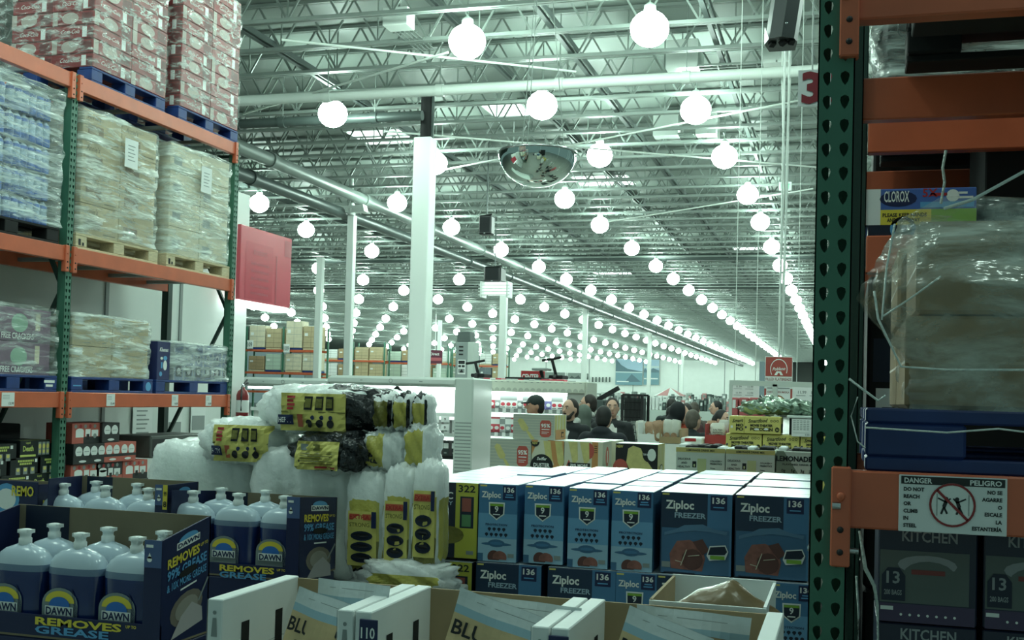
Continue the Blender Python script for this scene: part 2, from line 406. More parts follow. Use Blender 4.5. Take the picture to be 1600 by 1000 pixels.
# ------------------------------------------------------------------ pallet racks
def post_mesh(mb, h, w=.0765, d=.07, mt=GREEN, holes=True, z0=0, pitch=.0508, two=True, inside=None):
    """open C upright, face towards -Y with two columns of teardrop holes, origin at its middle"""
    t = .003
    mb.box(-w/2, -w/2+t, -d/2, d/2, z0, h, mt); mb.box(w/2-t, w/2, -d/2, d/2, z0, h, mt)
    mb.box(-w/2, -w/2+.018, d/2-t, d/2, z0, h, mt); mb.box(w/2-.018, w/2, d/2-t, d/2, z0, h, mt)
    if not holes: mb.box(-w/2, w/2, -d/2, -d/2+t, z0, h, mt); return
    n = int((h-z0)/pitch); ph = (h-z0)/n
    shape = [(0,-.016),(.006,-.008),(.0098,.004),(.008,.011),(0,.015),(-.008,.011),(-.0098,.004),(-.006,-.008)]
    for i in range(n):
        zc = z0+(i+.5)*ph
        for sx in (-1, 1):
            cx = sx*w/4; hw = w/4; hh = ph/2
            outer = [(cx,zc-hh),(cx+hw,zc-hh),(cx+hw,zc),(cx+hw,zc+hh),(cx,zc+hh),(cx-hw,zc+hh),(cx-hw,zc),(cx-hw,zc-hh)]
            inner = [(cx-sx*0.001+a, zc+c) for a, c in shape]
            vs = [(x,-d/2,z) for x,z in outer]+[(x,-d/2,z) for x,z in inner]+[(x,-d/2+t,z) for x,z in inner]
            fs = [(k,(k+1)%8,8+(k+1)%8,8+k) for k in range(8)]+[(8+k,8+(k+1)%8,16+(k+1)%8,16+k) for k in range(8)]
            mb.add(vs, fs, mt)
def beam(mb, x0, x1, h, z1, d=.05, y=0):
    """step beam between two uprights, front face at y, top at z1"""
    mb.bbox(x0, x1, y, y+d, z1-h, z1, ORANGE, .004)
    mb.box(x0, x1, y+.012, y+d+.02, z1-h+.01, z1-.03, ORANGE)
def connector(mb, x, z1, y=0, L=.2, w=.045):
    mb.bbox(x-w/2, x+w/2, y-.012, y+.03, z1-L, z1+.005, ORANGE, .003)
    for k in (.3, .62, .85):
        mb.lathe([(0,.0),(.007,.0),(.008,.004),(0,.008)], INK if k > .5 else CHROME, 8, (0,0,0)) if False else mb.ell((x, y-.012, z1-L*k), (.007,.006,.007), INK if k > .5 else ORANGE, 8, 6)
# left rack: local x runs along world Y, front (local -Y) looks to world +X
LX = -5.806
t = thing('pallet_rack', 'green and orange pallet rack along the left wall, three levels of beams', 'rack', (LX, 0, 0), PI/2)
RD = .75
PY = (5.05, 7.535, 10.02)
RACK_TOP = 4.235
for i, py in enumerate(PY):
    m = MB(); post_mesh(m, RACK_TOP+(.0), holes=i > 0); m.box(-.05,.05,-.05,.05,0,.008,GREEN); m.build('front_post', t, (py, .045, 0))
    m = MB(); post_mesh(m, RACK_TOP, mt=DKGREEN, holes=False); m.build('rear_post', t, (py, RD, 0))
    zz = [.2, 1.25, 2.55, 3.9]
    for k in range(3):
        ya, yb = (.06, RD-.02) if k % 2 == 0 else (RD-.02, .06)
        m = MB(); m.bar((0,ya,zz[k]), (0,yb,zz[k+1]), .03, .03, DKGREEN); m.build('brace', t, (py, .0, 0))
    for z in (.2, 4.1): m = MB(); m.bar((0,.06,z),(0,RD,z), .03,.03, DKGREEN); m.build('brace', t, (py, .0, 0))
    # the brace seen below the middle beam leans the other way
TOPS = (1.737, 2.872, 4.225)
for z in TOPS:
    for i in range(2):
        m = MB(); beam(m, PY[i]+.03, PY[i+1]-.03, .118, z); bm_ = m.build('beam', t, (0, .0, 0))
        for cx in (PY[i]+.047, PY[i+1]-.047): m = MB(); connector(m, cx, z, -.002); m.build('beam_connector', bm_)
        m = MB(); beam(m, PY[i]+.03, PY[i+1]-.03, .118, z, y=RD-.03); m.build('rear_beam', t)
# load decks
for z in TOPS:
    for i in range(2):
        for k in range(4):
            m = MB(); a = PY[i]+.3+k*.6; m.bar((a,.05,z-.06),(a,RD-.03,z-.06), .05,.03, GREY); m.build('cross_bar', t)
# price labels along the lowest beam
def price(px, wpx, txt, z=TOPS[0]):
    p = atx(px, 627, LX); L = .1*wpx/20
    m = MB(); m.box(0, L, -.004, -.001, z-.108, z-.008, CARDW)
    f = Face(m, (0,-.004,z-.108), (1,0,0), (0,0,1), L, .1, .001)
    for k in range(3): f.rect(.008, .078-.012*k, L*.6, .081-.012*k, GREY)
    f.text(txt, L-.006, .012, .018, INK, al='r', k=1)
    m.build('price_label', t, (p.y, 0, 0))
price(2, 26, '13.99'); price(166, 22, '15.49'); price(268, 20, '14.89'); price(321, 20, '14.89')

# ------------------------------------------------------------------ wrapped pallets
def pallet_part(parent, w, d, h, mt, blocks=True, mark=None, name='pallet'):
    m = MB(); e = .02
    for k in range(5): a = -d/2+k*(d-.12)/4; m.bbox(-w/2, w/2, a, a+.12, h-e, h, mt, .003)
    for k in range(3): a = -d/2+k*(d-.12)/2; m.bbox(-w/2, w/2, a, a+.12, 0, e, mt, .003)
    for x in (-w/2, -.07, w/2-.14):
        for y in (-d/2, -.07, d/2-.14): m.bbox(x, x+.14, y, y+.14, e, h-e, mt, .004)
    if mark: mark(Face(m, (-w/2,-d/2,0), (1,0,0), (0,0,1), w, h, .002))
    return m.build(name, parent)
def wrap_mesh(w, d, h, off=.02, amp=.014, seed=0, r=.06, lap=.12, mt=None, nz=22, bulge=None, sag=0):
    """loose stretch film hugging a load of w x d x h, turned in over the top edge"""
    rnd = random.Random(seed); m = MB(); per = []
    W, H = w/2+off, d/2+off
    n = 14
    for (x0,y0),(x1,y1) in (((-W,-H),(W,-H)),((W,-H),(W,H)),((W,H),(-W,H)),((-W,H),(-W,-H))):
        L = math.hypot(x1-x0, y1-y0); ux, uy = (x1-x0)/L, (y1-y0)/L
        rr = min(r*.6, .04)
        for k in range(n): s_ = rr+(L-2*rr)*k/(n-1); per.append((x0+ux*s_, y0+uy*s_, uy, -ux))
    N = len(per); vs, fs = [], []
    ph = [rnd.uniform(0,6.28) for _ in range(12)]
    for j in range(nz+4):
        z = h*j/nz if j <= nz else h+off*.7; ins = 0 if j <= nz else lap*(j-nz)/4
        for i, (x, y, nx, ny) in enumerate(per):
            a = amp*(math.sin(z*31+ph[0]+i*.35)*.45+math.sin(z*67+ph[1]-i*.8)*.3+math.sin(i*1.7+ph[2]+z*11)*.35+rnd.uniform(-.35,.35))
            if bulge: a += bulge(i/N, j/nz)
            k = 1-ins/max(W,H)
            vs.append(((x+nx*a)*k, (y+ny*a)*k, z+rnd.uniform(-.2,.2)*amp*(j > 0)+(sag*math.sin(i*.5+ph[4]) if j >= nz else 0)))
    for j in range(nz+3):
        for i in range(N): fs.append((j*N+i, j*N+(i+1)%N, (j+1)*N+(i+1)%N, (j+1)*N+i))
    m.add(vs, fs, mt or FILM, True)
    return m
def grid_load(parent, me, name, nx, ny, nz, sx, sy, sz, z0, pick=None, rnd=None, jit=.004, rz=0):
    """cases stacked in layers; only the outer ones are built"""
    k = 0
    for z in range(nz):
        for y in range(ny):
            for x in range(nx):
                if 0 < x < nx-1 and 0 < y < ny-1 and z < nz-1: continue
                if y > 1 : continue
                mm = me if not callable(me) else me(x, y, z)
                inst(mm, name, ((x-(nx-1)/2)*sx+random.uniform(-jit,jit)*.5, (y-(ny-1)/2)*sy, z0+z*sz), rz, parent=parent); k += 1
    return k
def wordmark(*lines):
    def f(F): 
        y = F.h*.58
        for l in lines: F.text(l, .075, y, .022, PWHITE, al='c', k=1); y -= .035
    return f
PH = .125
FRONT = LX-.0   # pallets sit flush with the beam fronts
def left_load(y0, y1, z, label, cat='pallet load', d=1.0, pmat=BLUEP, mark=None, inset=.02):
    w = y1-y0; q = thing('pallet_load', label, cat, (LX-inset-d/2, (y0+y1)/2, z), PI/2)
    pallet_part(q, w, d, PH, pmat, True, mark)
    return q, w, d
# --- soda cans on the top level
SODA = mat('red soda carton', (134,36,40), .4, var=.12, vscale=9); SODAG = mat('pale can print', (176,164,156), .45); SODADK = mat('dark red carton', (96,28,32), .45)
def soda_art(kind):
    def f(F, w, d, h):
        for s in ('front', 'right', 'left'):
            p = F[s]
            if kind == 0:
                p.text('Coca-Cola', p.w*.2, h*.4, h*.3, PWHITE, w=p.w*.45, slant=.35, k=1, bold=.0); p.rect(p.w*.72, h*.12, p.w*.83, h*.88, CARDW); p.rect(p.w*.85, h*.1, p.w*.98, h*.8, SODADK)
            else:
                p.disc(p.w*.42, h*.5, p.w*.2, SODAG, h*.42); p.rect(p.w*.7, h*.15, p.w*.95, h*.85, SODADK); p.rect(.0, 0, p.w*.12, h, SODAG)
            p.rect(.0, h*.96, p.w, h, SODADK, .5)
    return f
SD = [carton(.505,.395,.112, SODA, soda_art(k), .006, name='soda_case') for k in (0, 1)]
for (y0, y1, nz, lab) in ((7.74,8.77,10,'wrapped pallet of red soda cases on the top level, left of two'),(8.98,10.03,11,'wrapped pallet of red soda cases on the top level, right of two')):
    q, w, d = left_load(y0, y1, 4.225, lab, d=1.18)
    grid_load(q, lambda x, y, z: SD[(z+(x if z % 4 < 2 else 0)) % 2], 'soda_case', 2, 3, nz, .51, .395, .116, PH)
    wrap_mesh(1.02, 1.18, .116*nz, .02, .02, int(y0*10), mt=film('soda film', lo=.06, hi=.72, scale=9, stretch=(.8,.8,2.2), t0=.47, t1=.7)).build('stretch_wrap', q, (0,0,PH))
# --- bottled water on the middle level
def water_mesh():
    m = MB(); A, B = mat('blue water wrap', (78,116,190), .3, var=.45, vscale=14, bump=.6, bscale=25), mat('clear bottles', (186,206,222), .25, var=.3, vscale=20, bump=.6, bscale=30)
    for x in range(6):
        for y in range(2):
            cx, cy = -.2+x*.08, -.09+y*.075
            m.lathe([(.038,0),(.04,.02),(.04,.06),(.037,.1),(.04,.14),(.036,.165),(.015,.19),(.014,.2),(0,.2)], A, 8, (cx,cy,0), mats=[A,A,B,B,A,B,B,B])
    m.bbox(-.24,.24,-.04,.135,.0,.17, A, .02)
    return m.mesh('water_pack')
WM = water_mesh()
q, w, d = left_load(6.38, 7.42, 2.872, 'wrapped pallet of blue and clear bottled water on a black pallet', d=1.0, pmat=MATTE)
grid_load(q, WM, 'water_pack', 2, 3, 5, .5, .3, .205, PH)
wrap_mesh(1.02, 1.0, 1.04, .025, .02, 5, mt=film('water film', lo=.12, hi=.75, scale=7, stretch=(.4,.4,3.2))).build('stretch_wrap', q, (0,0,PH))
# --- cartons on pale wooden pallets
def snack_art(F, w, d, h):
    p = F['front']; p.text("Annie's", .05, h*.72, .04, KRAFTD, slant=.2, k=1); p.rect(.06, h*.22, .26, h*.55, mat('brown picture', (128,104,78), .7)); p.disc(.14, h*.32, .06, PALE, .03); p.rect(.3, h*.1, w-.04, h*.14, KRAFTD)
    F['right'].rect(.05, h*.3, .2, h*.6, KRAFTD)
SN = carton(.5,.48,.25, TAN, snack_art, .005, name='snack_carton'); SN2 = carton(.5,.48,.25, PALE, lambda F,w,d,h: F['front'].rect(.05,.06,.18,.14,GREY), .005, name='pale_carton')
for (y0, y1, me, lab, nm) in ((7.62,8.74,SN,'wrapped pallet of tan snack cartons on a pale wooden pallet, left of two','snack_carton'),(8.87,9.96,SN2,'wrapped pallet of whitish cartons on a pale wooden pallet, beside the upright','pale_carton')):
    q, w, d = left_load(y0, y1, 2.872, lab, pmat=WOODP, mark=lambda F: (F.rect(.03,.03,.06,.08,INK,1), F.rect(.075,.03,.1,.055,INK,1)))
    grid_load(q, me, nm, 2, 2, 4, .505, .49, .252, PH)
    wrap_mesh(1.02, .98, 1.01, .022, .016, int(y0*7), mt=FILMH, sag=.015).build('stretch_wrap', q, (0,0,PH))
    m = MB(); m.box(-.09,.09,0,.002,0,.24, CARDW); f = Face(m, (-.09,0,0), (1,0,0), (0,0,1), .18,.24,.001)
    for k in range(5): f.rect(.04,.18-k*.03,.14-.02*(k % 2),.188-k*.03, GREY)
    m.build('paper_notice', q, (.06 if me is SN else .0, -d/2-.045, PH+.63))
# --- crackers on the low level
PURPLE = mat('mauve carton', (128,104,124), .6, var=.1)
def crack_art(F, w, d, h):
    p = F['front']; p.rect(.0, .0, w, h*.27, mat('mauve band', (112,90,110), .6)); p.text('GLUTEN FREE CRACKERS', w*.15, h*.07, .042, PWHITE, w=w*.63, k=2); p.rect(.03,h*.34,w*.28,h*.92, mat('olive picture', (150,150,104), .6)); p.disc(w*.6,h*.55,.09, mat('mint picture', (150,186,164), .6), .07); p.rect(w*.8,h*.35,w*.86,h*.9, PALE)
CR = carton(.86,.46,.245, PURPLE, crack_art, .005, name='cracker_carton')
q, w, d = left_load(6.5, 7.46, 1.737, 'wrapped purple cracker cartons on a blue pallet, lowest level', mark=lambda F: (F.rect(F.w-.15,.07,F.w-.03,.09,PWHITE,1), F.rect(F.w-.13,.04,F.w-.05,.058,PWHITE,1)))
grid_load(q, CR, 'cracker_carton', 1, 2, 2, .87, .47, .248, PH)
wrap_mesh(.88, .95, .5, .03, .018, 3, mt=film('cracker film', lo=.05, hi=.75, t0=.46, t1=.7)).build('stretch_wrap', q, (.03,0,PH))
# --- tan cartons and tissue boxes
q, w, d = left_load(7.63, 8.73, 1.737, 'wrapped low stack of plain tan cartons on a blue pallet, lowest level', mark=lambda F: (F.disc(F.w-.07, .06, .04, SKY), F.rect(.02,.05,.12,.058,SKY,1)))
PT = carton(.51,.46,.245, TAN, lambda F,w,d,h: (F['front'].rect(.02,h*.72,.13,h*.95,CARDW), F['front'].rect(w*.55, h*.76, w*.8, h*.79, KRAFTD)), .005, name='tan_carton')
grid_load(q, PT, 'tan_carton', 2, 2, 2, .515, .47, .248, PH)
wrap_mesh(1.04, .94, .5, .02, .016, 9, mt=FILMH).build('stretch_wrap', q, (0,0,PH))
TISS = mat('blue tissue carton', (34,44,92), .45); TISL = mat('pale tissue carton', (196,200,204), .5)
def tiss_art(F, w, d, h):
    p = F['front']; p.rect(.012, .0, w-.012, h, mat('grey blue print', (120,132,160), .5)); p.text('Kleenex', w*.5, h*.8, .026, NAVY, w=w*.7, al='c', k=2, slant=.2); p.disc(w*.5,h*.6,.035,TISL,.05,k=2); p.disc(w*.5,h*.6,.02,NAVY,.03,k=3); p.rect(.03,h*.1,w-.03,h*.4,NAVYD,2); p.disc(w*.5,h*.25,.03,TISL,k=3)
def tiss_dark(F, w, d, h):
    p = F['front']; p.text('Kleenex', w*.5, h*.74, .035, PWHITE, w=w*.66, al='c', k=1, slant=.25); p.disc(w*.34,h*.56,.02,PWHITE,.012); p.disc(w*.62,h*.57,.03,SKY,.02); p.rect(w*.3,h*.3,w*.42,h*.46,SKY); p.disc(w*.62,h*.38,.03,PWHITE,.045); p.disc(w*.3,h*.15,.022,SKY)
TD = carton(.2,.23,.34, TISS, tiss_dark, .004, name='tissue_carton'); TL = carton(.16,.23,.34, TISL, tiss_art, .004, name='tissue_carton')
q, w, d = left_load(8.78, 10.0, 1.737, 'pallet of tissue cartons, one dark blue beside wrapped pale ones', mark=None, d=.9)
inst(TD, 'tissue_carton', (-w/2+.11, -d/2+.12, PH), 0, parent=q)['label'] = 'dark blue tissue carton left outside the wrap'
for k in range(6):
    for y in range(2): inst(TL, 'tissue_carton', (-w/2+.37+k*.165, -d/2+.13+y*.24, PH), 0, parent=q)
m = wrap_mesh(.99, .48, .345, .018, .018, 11, mt=FILMH); m.build('stretch_wrap', q, (.105,-d/2+.25,PH))
# --- floor level: canned drink boxes in front of the left bay
def floor_base(y0, y1, z, lab):
    q = thing('pallet_load', lab, 'pallet load', (LX-.5, (y0+y1)/2, 0), PI/2)
    pallet_part(q, y1-y0, .9, .14, WOODP)
    m = MB(); m.bbox(-(y1-y0)/2, (y1-y0)/2, -.44, .44, .14, z, MATTE); m.build('lower_layers', q)
DEATH = mat('black drink carton', (20,30,30), .45); LIME = mat('lime print', (196,208,110), .5)
def death_art(F, w, d, h):
    p = F['front']; p.text('Liquid', .085, h*.8, .014, LIME, al='c', k=1); p.text('Death', .03, h*.36, .038, LIME, w=.115, k=1, bold=.03); p.rect(.0, .002, w*.52, .018, LIME, 1)
    for k in range(3):
        x = w*.6+k*w*.135; p.rect(x, h*.1, x+w*.105, h*.88, GREY); p.disc(x+w*.052, h*.62, w*.045, PYELLOW, .02, k=2); p.rect(x+.006, h*.2, x+w*.09, h*.4, PYELLOW, 2)
    F['top'].rect(0, 0, w, .012, LIME)
def death_art2(F, w, d, h):
    p = F['front']; [p.rect(w*(.24+.053*k), h*.74, w*(.28+.053*k), h*.86, LIME) for k in range(10)]; [p.rect(w*(.3+.058*k), h*.57, w*(.345+.058*k), h*.69, LIME) for k in range(7)]; p.rect(w*.8, h*.7, w*.88, h*.9, CARDW)
    for k in range(3): x = w*.18+k*w*.24; p.rect(x, .0, x+w*.14, h*.42, GREY); p.disc(x+w*.07, h*.28, w*.05, PYELLOW, .014, k=2)
DA, DB = carton(.33,.25,.125, DEATH, death_art, .003, name='drink_carton'), carton(.33,.25,.125, DEATH, death_art2, .003, name='drink_carton')
zf = [atx(40, y, LX-.1).z for y in (688, 714, 740)]
ZR0 = zf[0]-.125
floor_base(5.6, 7.46, ZR0-.26, 'pallet stack of dark drink cartons at floor level, left bay')
def dbox(me, px, z, lab):
    p = atx(px, 710, LX-.12); inst(me, 'drink_carton', (LX-.2, p.y, z), PI/2, lab, 'carton', 'dark drink cartons')
dbox(DA, 47, ZR0, 'black drink carton with lime lettering, top of its stack')
dbox(DB, -7, ZR0-.02, 'black drink carton cut off by the left edge, upper row')
for k, px in enumerate((-22, 33, 74)): dbox(DB, px-.0, ZR0-.128, 'black drink carton with lime lettering in the middle row, %s from the left' % ORD[k])
dbox(DB, 20, ZR0-.255, 'black drink carton with a small white square, lower row'); dbox(DA, 66, ZR0-.255, 'black drink carton with three can pictures, lower row beside the green post')
m = MB(); m.bbox(-.9,.72,-.34,.2,0,.5, MATTE, .01); inst(m.mesh('covered_stack'), 'covered_stack', (LX-.68, 6.75, ZR0-.26), PI/2, 'large black covered stack behind the drink cartons', 'stack')
# red and black drink cartons in the right bay
SPR, SPB = mat('coral drink carton', (190,98,84), .5), mat('charcoal drink carton', (40,44,44), .5)
def pel_front(a, c):
    def f(F, w, d, h):
        p = F['front']; p.rect(0,0,w*.4,h*.32,a); p.rect(w*.4,0,w,h*.32,c)
        for k in range(5): p.disc(w*.12+k*w*.17, h*.84, w*.05, REDP if k % 2 else GREY, h*.1)
        p.rect(w*.12,h*.3,w*.4,h*.62,CARDW,2); p.disc(w*.26,h*.62,w*.14,CARDW,h*.12,k=2); p.rect(w*.46,h*.34,w*.64,h*.7,CARDW,2); p.rect(w*.68,h*.34,w*.92,h*.66,CARDW,2); p.rect(w*.5,h*.18,w*.6,h*.46,INK,3); p.disc(w*.8,h*.36,w*.06,GREY,h*.12,k=3)
    return f
def pel_end(c):
    def f(F, w, d, h):
        p = F['front']
        for sx in (-1, 1): p.disc(w*.5+sx*w*.21, h*.62, w*.19, CARDW, h*.26, n=18); p.rect(w*.5+sx*w*.21-w*.12, h*.6, w*.5+sx*w*.21+w*.12, h*.63, GREY, 2)
        p.rect(0,h*.28,w,h*.42,SPB,2); p.disc(w*.5,h*.14,w*.2,CARDW,h*.06,k=2)
    return f
PF = carton(.36,.25,.165, SPR, pel_front(SPR, SPB), .003, name='drink_carton'); PF2 = carton(.36,.25,.165, SPB, pel_front(SPB, SPR), .003, name='drink_carton')
PE = carton(.235,.3,.165, SPB, pel_end(SPB), .003, name='drink_carton'); PER = carton(.235,.3,.165, SPR, pel_end(SPR), .003, name='drink_carton')
zt = atx(150, 660, LX-.1).z; z1 = zt-.17
floor_base(7.62, 9.5, z1-.5, 'pallet stack of coral and charcoal drink cartons at floor level, right bay')
def pbox(me, x0, z, lab, rowz=0):
    p = atx(x0, 700, LX-.1); w = .36 if me in (PF, PF2) else .235
    inst(me, 'drink_carton', (LX-.25, p.y+w/2, z), PI/2, lab, 'carton', 'coral and charcoal drink cartons')
pbox(PF, 116, z1, 'coral drink carton with white jar pictures, top left of its stack'); pbox(PE, 159, z1, 'charcoal drink carton end with two white ovals, top of its stack')
for k, (x, me) in enumerate(((115,PE),(139,PE),(163,PER),(187,PER))): pbox(me, x, z1-.167, '%s drink carton end with two white ovals, %s from the left in the second row' % ('coral' if me is PER else 'charcoal', ORD[k]))
for k, (x, me) in enumerate(((116,PF),(155,PF2),(197,PF))): pbox(me, x, z1-.334, '%s drink carton long side out, %s from the left in the third row' % ('coral' if me is PF else 'charcoal', ORD[k]))
for k, x in enumerate((112,137,164,189,214)): pbox(PE, x, z1-.5, 'charcoal drink carton end, %s from the left in the lowest visible row' % ORD[k])
m = MB(); m.bbox(-.5,.5,-.2,.2,0,.2, mat('grey wrapped tray', (92,98,94), .5), .01); f = Face(m, (-.5,-.2,0), (1,0,0), (0,0,1), 1, .2, .001)
f.rect(.02,.02,.42,.17,SPB); f.text('CINCIAO', .46, .06, .06, INK, k=1); f.disc(.2,.09,.1,GREY,.05,k=2); f.disc(.2,.09,.08,SPB,.04,k=3)
p = atx(205, 690, LX-.35); o = inst(m.mesh('tray_box'), 'tray_box', (LX-.36, p.y+.52, z1-.167), PI/2, 'grey lettered tray box beside the coral cartons', 'box')
# ------------------------------------------------------------------ end of the cold-room wall: sign, extinguisher, notices
SX = -6.75
p0, p1 = atx(371, 350, SX), atx(451, 367, SX); q0 = atx(371, 468, SX)
m = MB(); m.bbox(0, .05, p0.y, p1.y, q0.z, p0.z, mat('red acrylic', (206,80,94), .25, var=.04, vscale=2, coat=.3), .006)
f = Face(m, (.05,p0.y,q0.z), (0,1,0), (0,0,1), p1.y-p0.y, p0.z-q0.z, .002); W_, H_ = f.w, f.h
DR = mat('dark red lettering', (176,58,74), .3); f.rect(W_*.1,H_*.03,W_*.62,H_*.8,mat('deeper red sign panel', (192,66,82), .25)); f.rect(W_*.24, H_*.64, W_*.5, H_*.7, DR, 2)
for k in range(5): f.rect(W_*.2, H_*(.5-.1*k), W_*.54, H_*(.53-.1*k), DR, 2)
f.rect(W_*.68,H_*.02,W_*.71,H_*.7,DR); f.rect(W_*.85,H_*.72,W_*.99,H_*.95,DR)
o = m.build('hanging_sign', None, (SX,0,0)); tag(o, 'red acrylic sign hanging beside the rack end', 'sign')
m = MB(); m.box(-.2,.0,p0.y,p1.y,q0.z-.06,q0.z-.005, mat('lit strip', (225,245,238), .5, emit=1.5)); tag(m.build('light_strip', None, (SX+.03,0,0)), 'white light strip under the red acrylic sign', 'light')
m = MB(); m.bbox(-.1,.0,p0.y-.02,p0.y+.12,0,q0.z-.06, WALLW, .01); 
e = thing('fire_extinguisher', 'red fire extinguisher on the white wall end beside the rack', 'extinguisher', (-6.9+.02, WY1-.2, atx(369,655,-6.88).z))
m = MB(); m.lathe([(0,0),(.07,0),(.075,.02),(.075,.28),(.06,.33),(.025,.36),(.025,.38),(0,.38)], mat('extinguisher red', (128,34,36), .3), 16); m.build('cylinder', e)
m = MB(); m.bar((0,0,.38),(0,.12,.43), .02,.02, BLACK); m.bar((0,0,.4),(0,.1,.47), .015,.02, BLACK); m.lathe([(.02,.37),(.02,.42),(0,.42)], CHROME, 8); m.build('handle', e)
m = MB(); m.tube([(0,0,.4),(.03,-.08,.38),(.04,-.1,.25),(.04,-.1,.1)], .01, BLACK, 6); m.build('hose', e)
m = MB(); m.lathe([(.0755,.08),(.0765,.085),(.0765,.22),(.0755,.225)], CARDW, 16); m.build('paper_tag', e)
for (x, y, w_, h_, lab) in ((222,662,.34,.5,'white notice sheet on the wall panel under the lowest beam'),(272,665,.28,.4,'grey picture sheet on the wall between the dark posts'),(309,655,.3,.4,'white printed sheet on the wall right of the brace')):
    p = atx(x, y, WLX+.02); m = MB(); m.box(0,.006,-w_/2,w_/2,-h_/2,h_/2, CARDW); f = Face(m, (.006,-w_/2,-h_/2), (0,1,0), (0,0,1), w_, h_, .002)
    if x > 260: f.rect(.02,.08,w_-.02,h_*.6,GREY)
    else:
        for k in range(9): f.rect(.06,h_-.08-k*.045,w_-.06-.03*(k % 3),h_-.066-k*.045, GREY)
    tag(m.build('notice_sheet', None, p), lab, 'notice')
# ------------------------------------------------------------------ right rack, seen square on
RY = 2.52
t = thing('pallet_rack', 'green and orange pallet rack filling the right edge, front upright near the camera', 'rack', (0, RY, 0))
RH = 3.3
m = MB(); post_mesh(m, RH, .0765, .07); m.box(-.038,-.0135,.030,.033,0,RH,GREEN); m.box(.0,.038,.030,.033,0,RH,GREEN); m.build('front_post', t, (-.028, .04, 0))
m = MB(); post_mesh(m, RH, .0765, .07, DKGREEN, holes=False); m.build('rear_post', t, (-.0, .92, 0))
for a, c in (((-.01,.08,.3),(-.005,.9,1.4)),((-.005,.9,1.5),(-.01,.08,2.5)),((-.01,.08,3.15),(-.005,.9,3.15))): m = MB(); m.bar(a,c,.03,.03,DKGREEN); m.build('brace', t)
m = MB(); post_mesh(m, RH, .0765, .07, holes=False); m.build('front_post', t, (2.5, .04, 0)); m = MB(); post_mesh(m, RH, .0765, .07, DKGREEN, holes=False); m.build('rear_post', t, (2.5, .92, 0))
RZ = (1.662, 2.745)
for z in RZ:
    m = MB(); beam(m, .0, 2.46, .122, z, y=.0); bo = m.build('beam', t)
    m = MB(); connector(m, -.003, z+.002, -.004, .205, .04); c = m.build('beam_connector', bo); m = MB(); connector(m, 2.48, z, -.004); m.build('beam_connector', bo)
    m = MB(); m.tube([(-.02,-.02,z-.075),(-.003,-.02,z-.075)], .008, CHROME, 8); m.ell((-.003,-.018,z-.055),(.009,.006,.009),ORANGE,10,6); m.build('bolt', bo)
    m = MB(); beam(m, .0, 2.46, .122, z, y=.9); m.build('rear_beam', t)
for z in RZ:
    for k in range(5): m = MB(); m.bar((.7+k*.4,.06,z-.03),(.7+k*.4,.9,z-.03),.05,.03,DKSTEEL); m.build('cross_bar', t)
m = MB(); m.tube([(.035,-.0,1.5),(-.07,.0,1.5)], .006, CHROME, 8); m.build('safety_pin', t, (.0,.02,-.01))
# rack row standing back to back behind it
t2 = thing('pallet_rack', 'shadowed orange rack standing back to back behind the right rack', 'rack', (0, RY+1.35, 0))
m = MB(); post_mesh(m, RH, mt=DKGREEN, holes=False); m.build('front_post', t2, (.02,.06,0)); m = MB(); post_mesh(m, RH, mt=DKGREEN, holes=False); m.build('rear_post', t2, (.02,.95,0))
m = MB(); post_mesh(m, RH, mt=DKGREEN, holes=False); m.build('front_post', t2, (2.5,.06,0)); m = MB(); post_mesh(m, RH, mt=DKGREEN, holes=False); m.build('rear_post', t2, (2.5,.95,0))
BZ = aty(1360, 368, RY+1.35).z
for z in (2.745, BZ):
    for y in (0, .93): m = MB(); beam(m, .06, 2.46, .122, z, y=y); m.build('beam' if y == 0 else 'rear_beam', t2)
for k in range(6): m = MB(); m.bbox(.08+k*.4, .47+k*.4, .05, .93, BZ-.02, BZ-.002, GREY, .004); m.build('deck_board', t2)
# cleaning cartons on that shelf
CLX = mat('blue cleaner carton', (70,104,176), .45)
def clx_art(F, w, d, h):
    p = F['front']; p.rect(.0,0,w*.14,h,CARDW); p.rect(.14*w,0,w*.6,h*.42,YELLOW); p.rect(.6*w,0,w,h*.42,GREENP); p.text('PLEASE KEEP HANDS', w*.16,h*.22,.012,INK,w=w*.4,k=2); p.text('AND FEET AWAY', w*.2,h*.08,.012,INK,w=w*.3,k=2)
    p.disc(w*.3,h*.72,w*.17,NAVY,h*.22,k=1); p.text('CLOROX', w*.17,h*.64,.034,PWHITE,w=w*.23,k=2); p.text('5X', w*.52,h*.76,.026,REDP,k=1); p.rect(w*.59,h*.78,w*.74,h*.86,REDP); p.disc(w*.79,h*.78,.02,PWHITE); p.rect(w*.84,h*.7,w*.97,h*.76,PWHITE); p.rect(w*.84,h*.82,w*.92,h*.88,PWHITE); p.rect(w*.5,h*.46,w*.98,h*.62,SKY)
cw = aty(1490,330,3.9).x-aty(1350,330,3.9).x
za, zb = aty(1400,295,3.9).z, aty(1400,337,3.9).z
me = carton(.34,.3,za-zb+.03, CLX, clx_art, .003, name='cleaner_carton')
x0 = aty(1352,330,3.9).x
inst(me, 'cleaner_carton', (x0+.17, 4.05, zb-.03), 0, 'blue and yellow cleaner carton on the shadowed shelf, above a navy box', 'carton')
def nav_art(F, w, d, h):
    p = F['front']; p.ring(w*.36,h*.5,.028,.04,SKY); p.text('S', w*.36,h*.3,h*.42,SKY,al='c',k=2); p.rect(w*.55,h*.66,w*.7,h*.8,GREENP)
hz = zb-.03-BZ-.0
me = carton(.3,.3,max(hz,.05), NAVYD, nav_art, .003, name='navy_carton'); inst(me, 'navy_carton', (x0+.16, 4.05, BZ), 0, 'dark navy carton with a pale round mark under the cleaner carton', 'carton')
me = carton(.5,.5,.4, MATTE, None, .005, name='dark_carton')
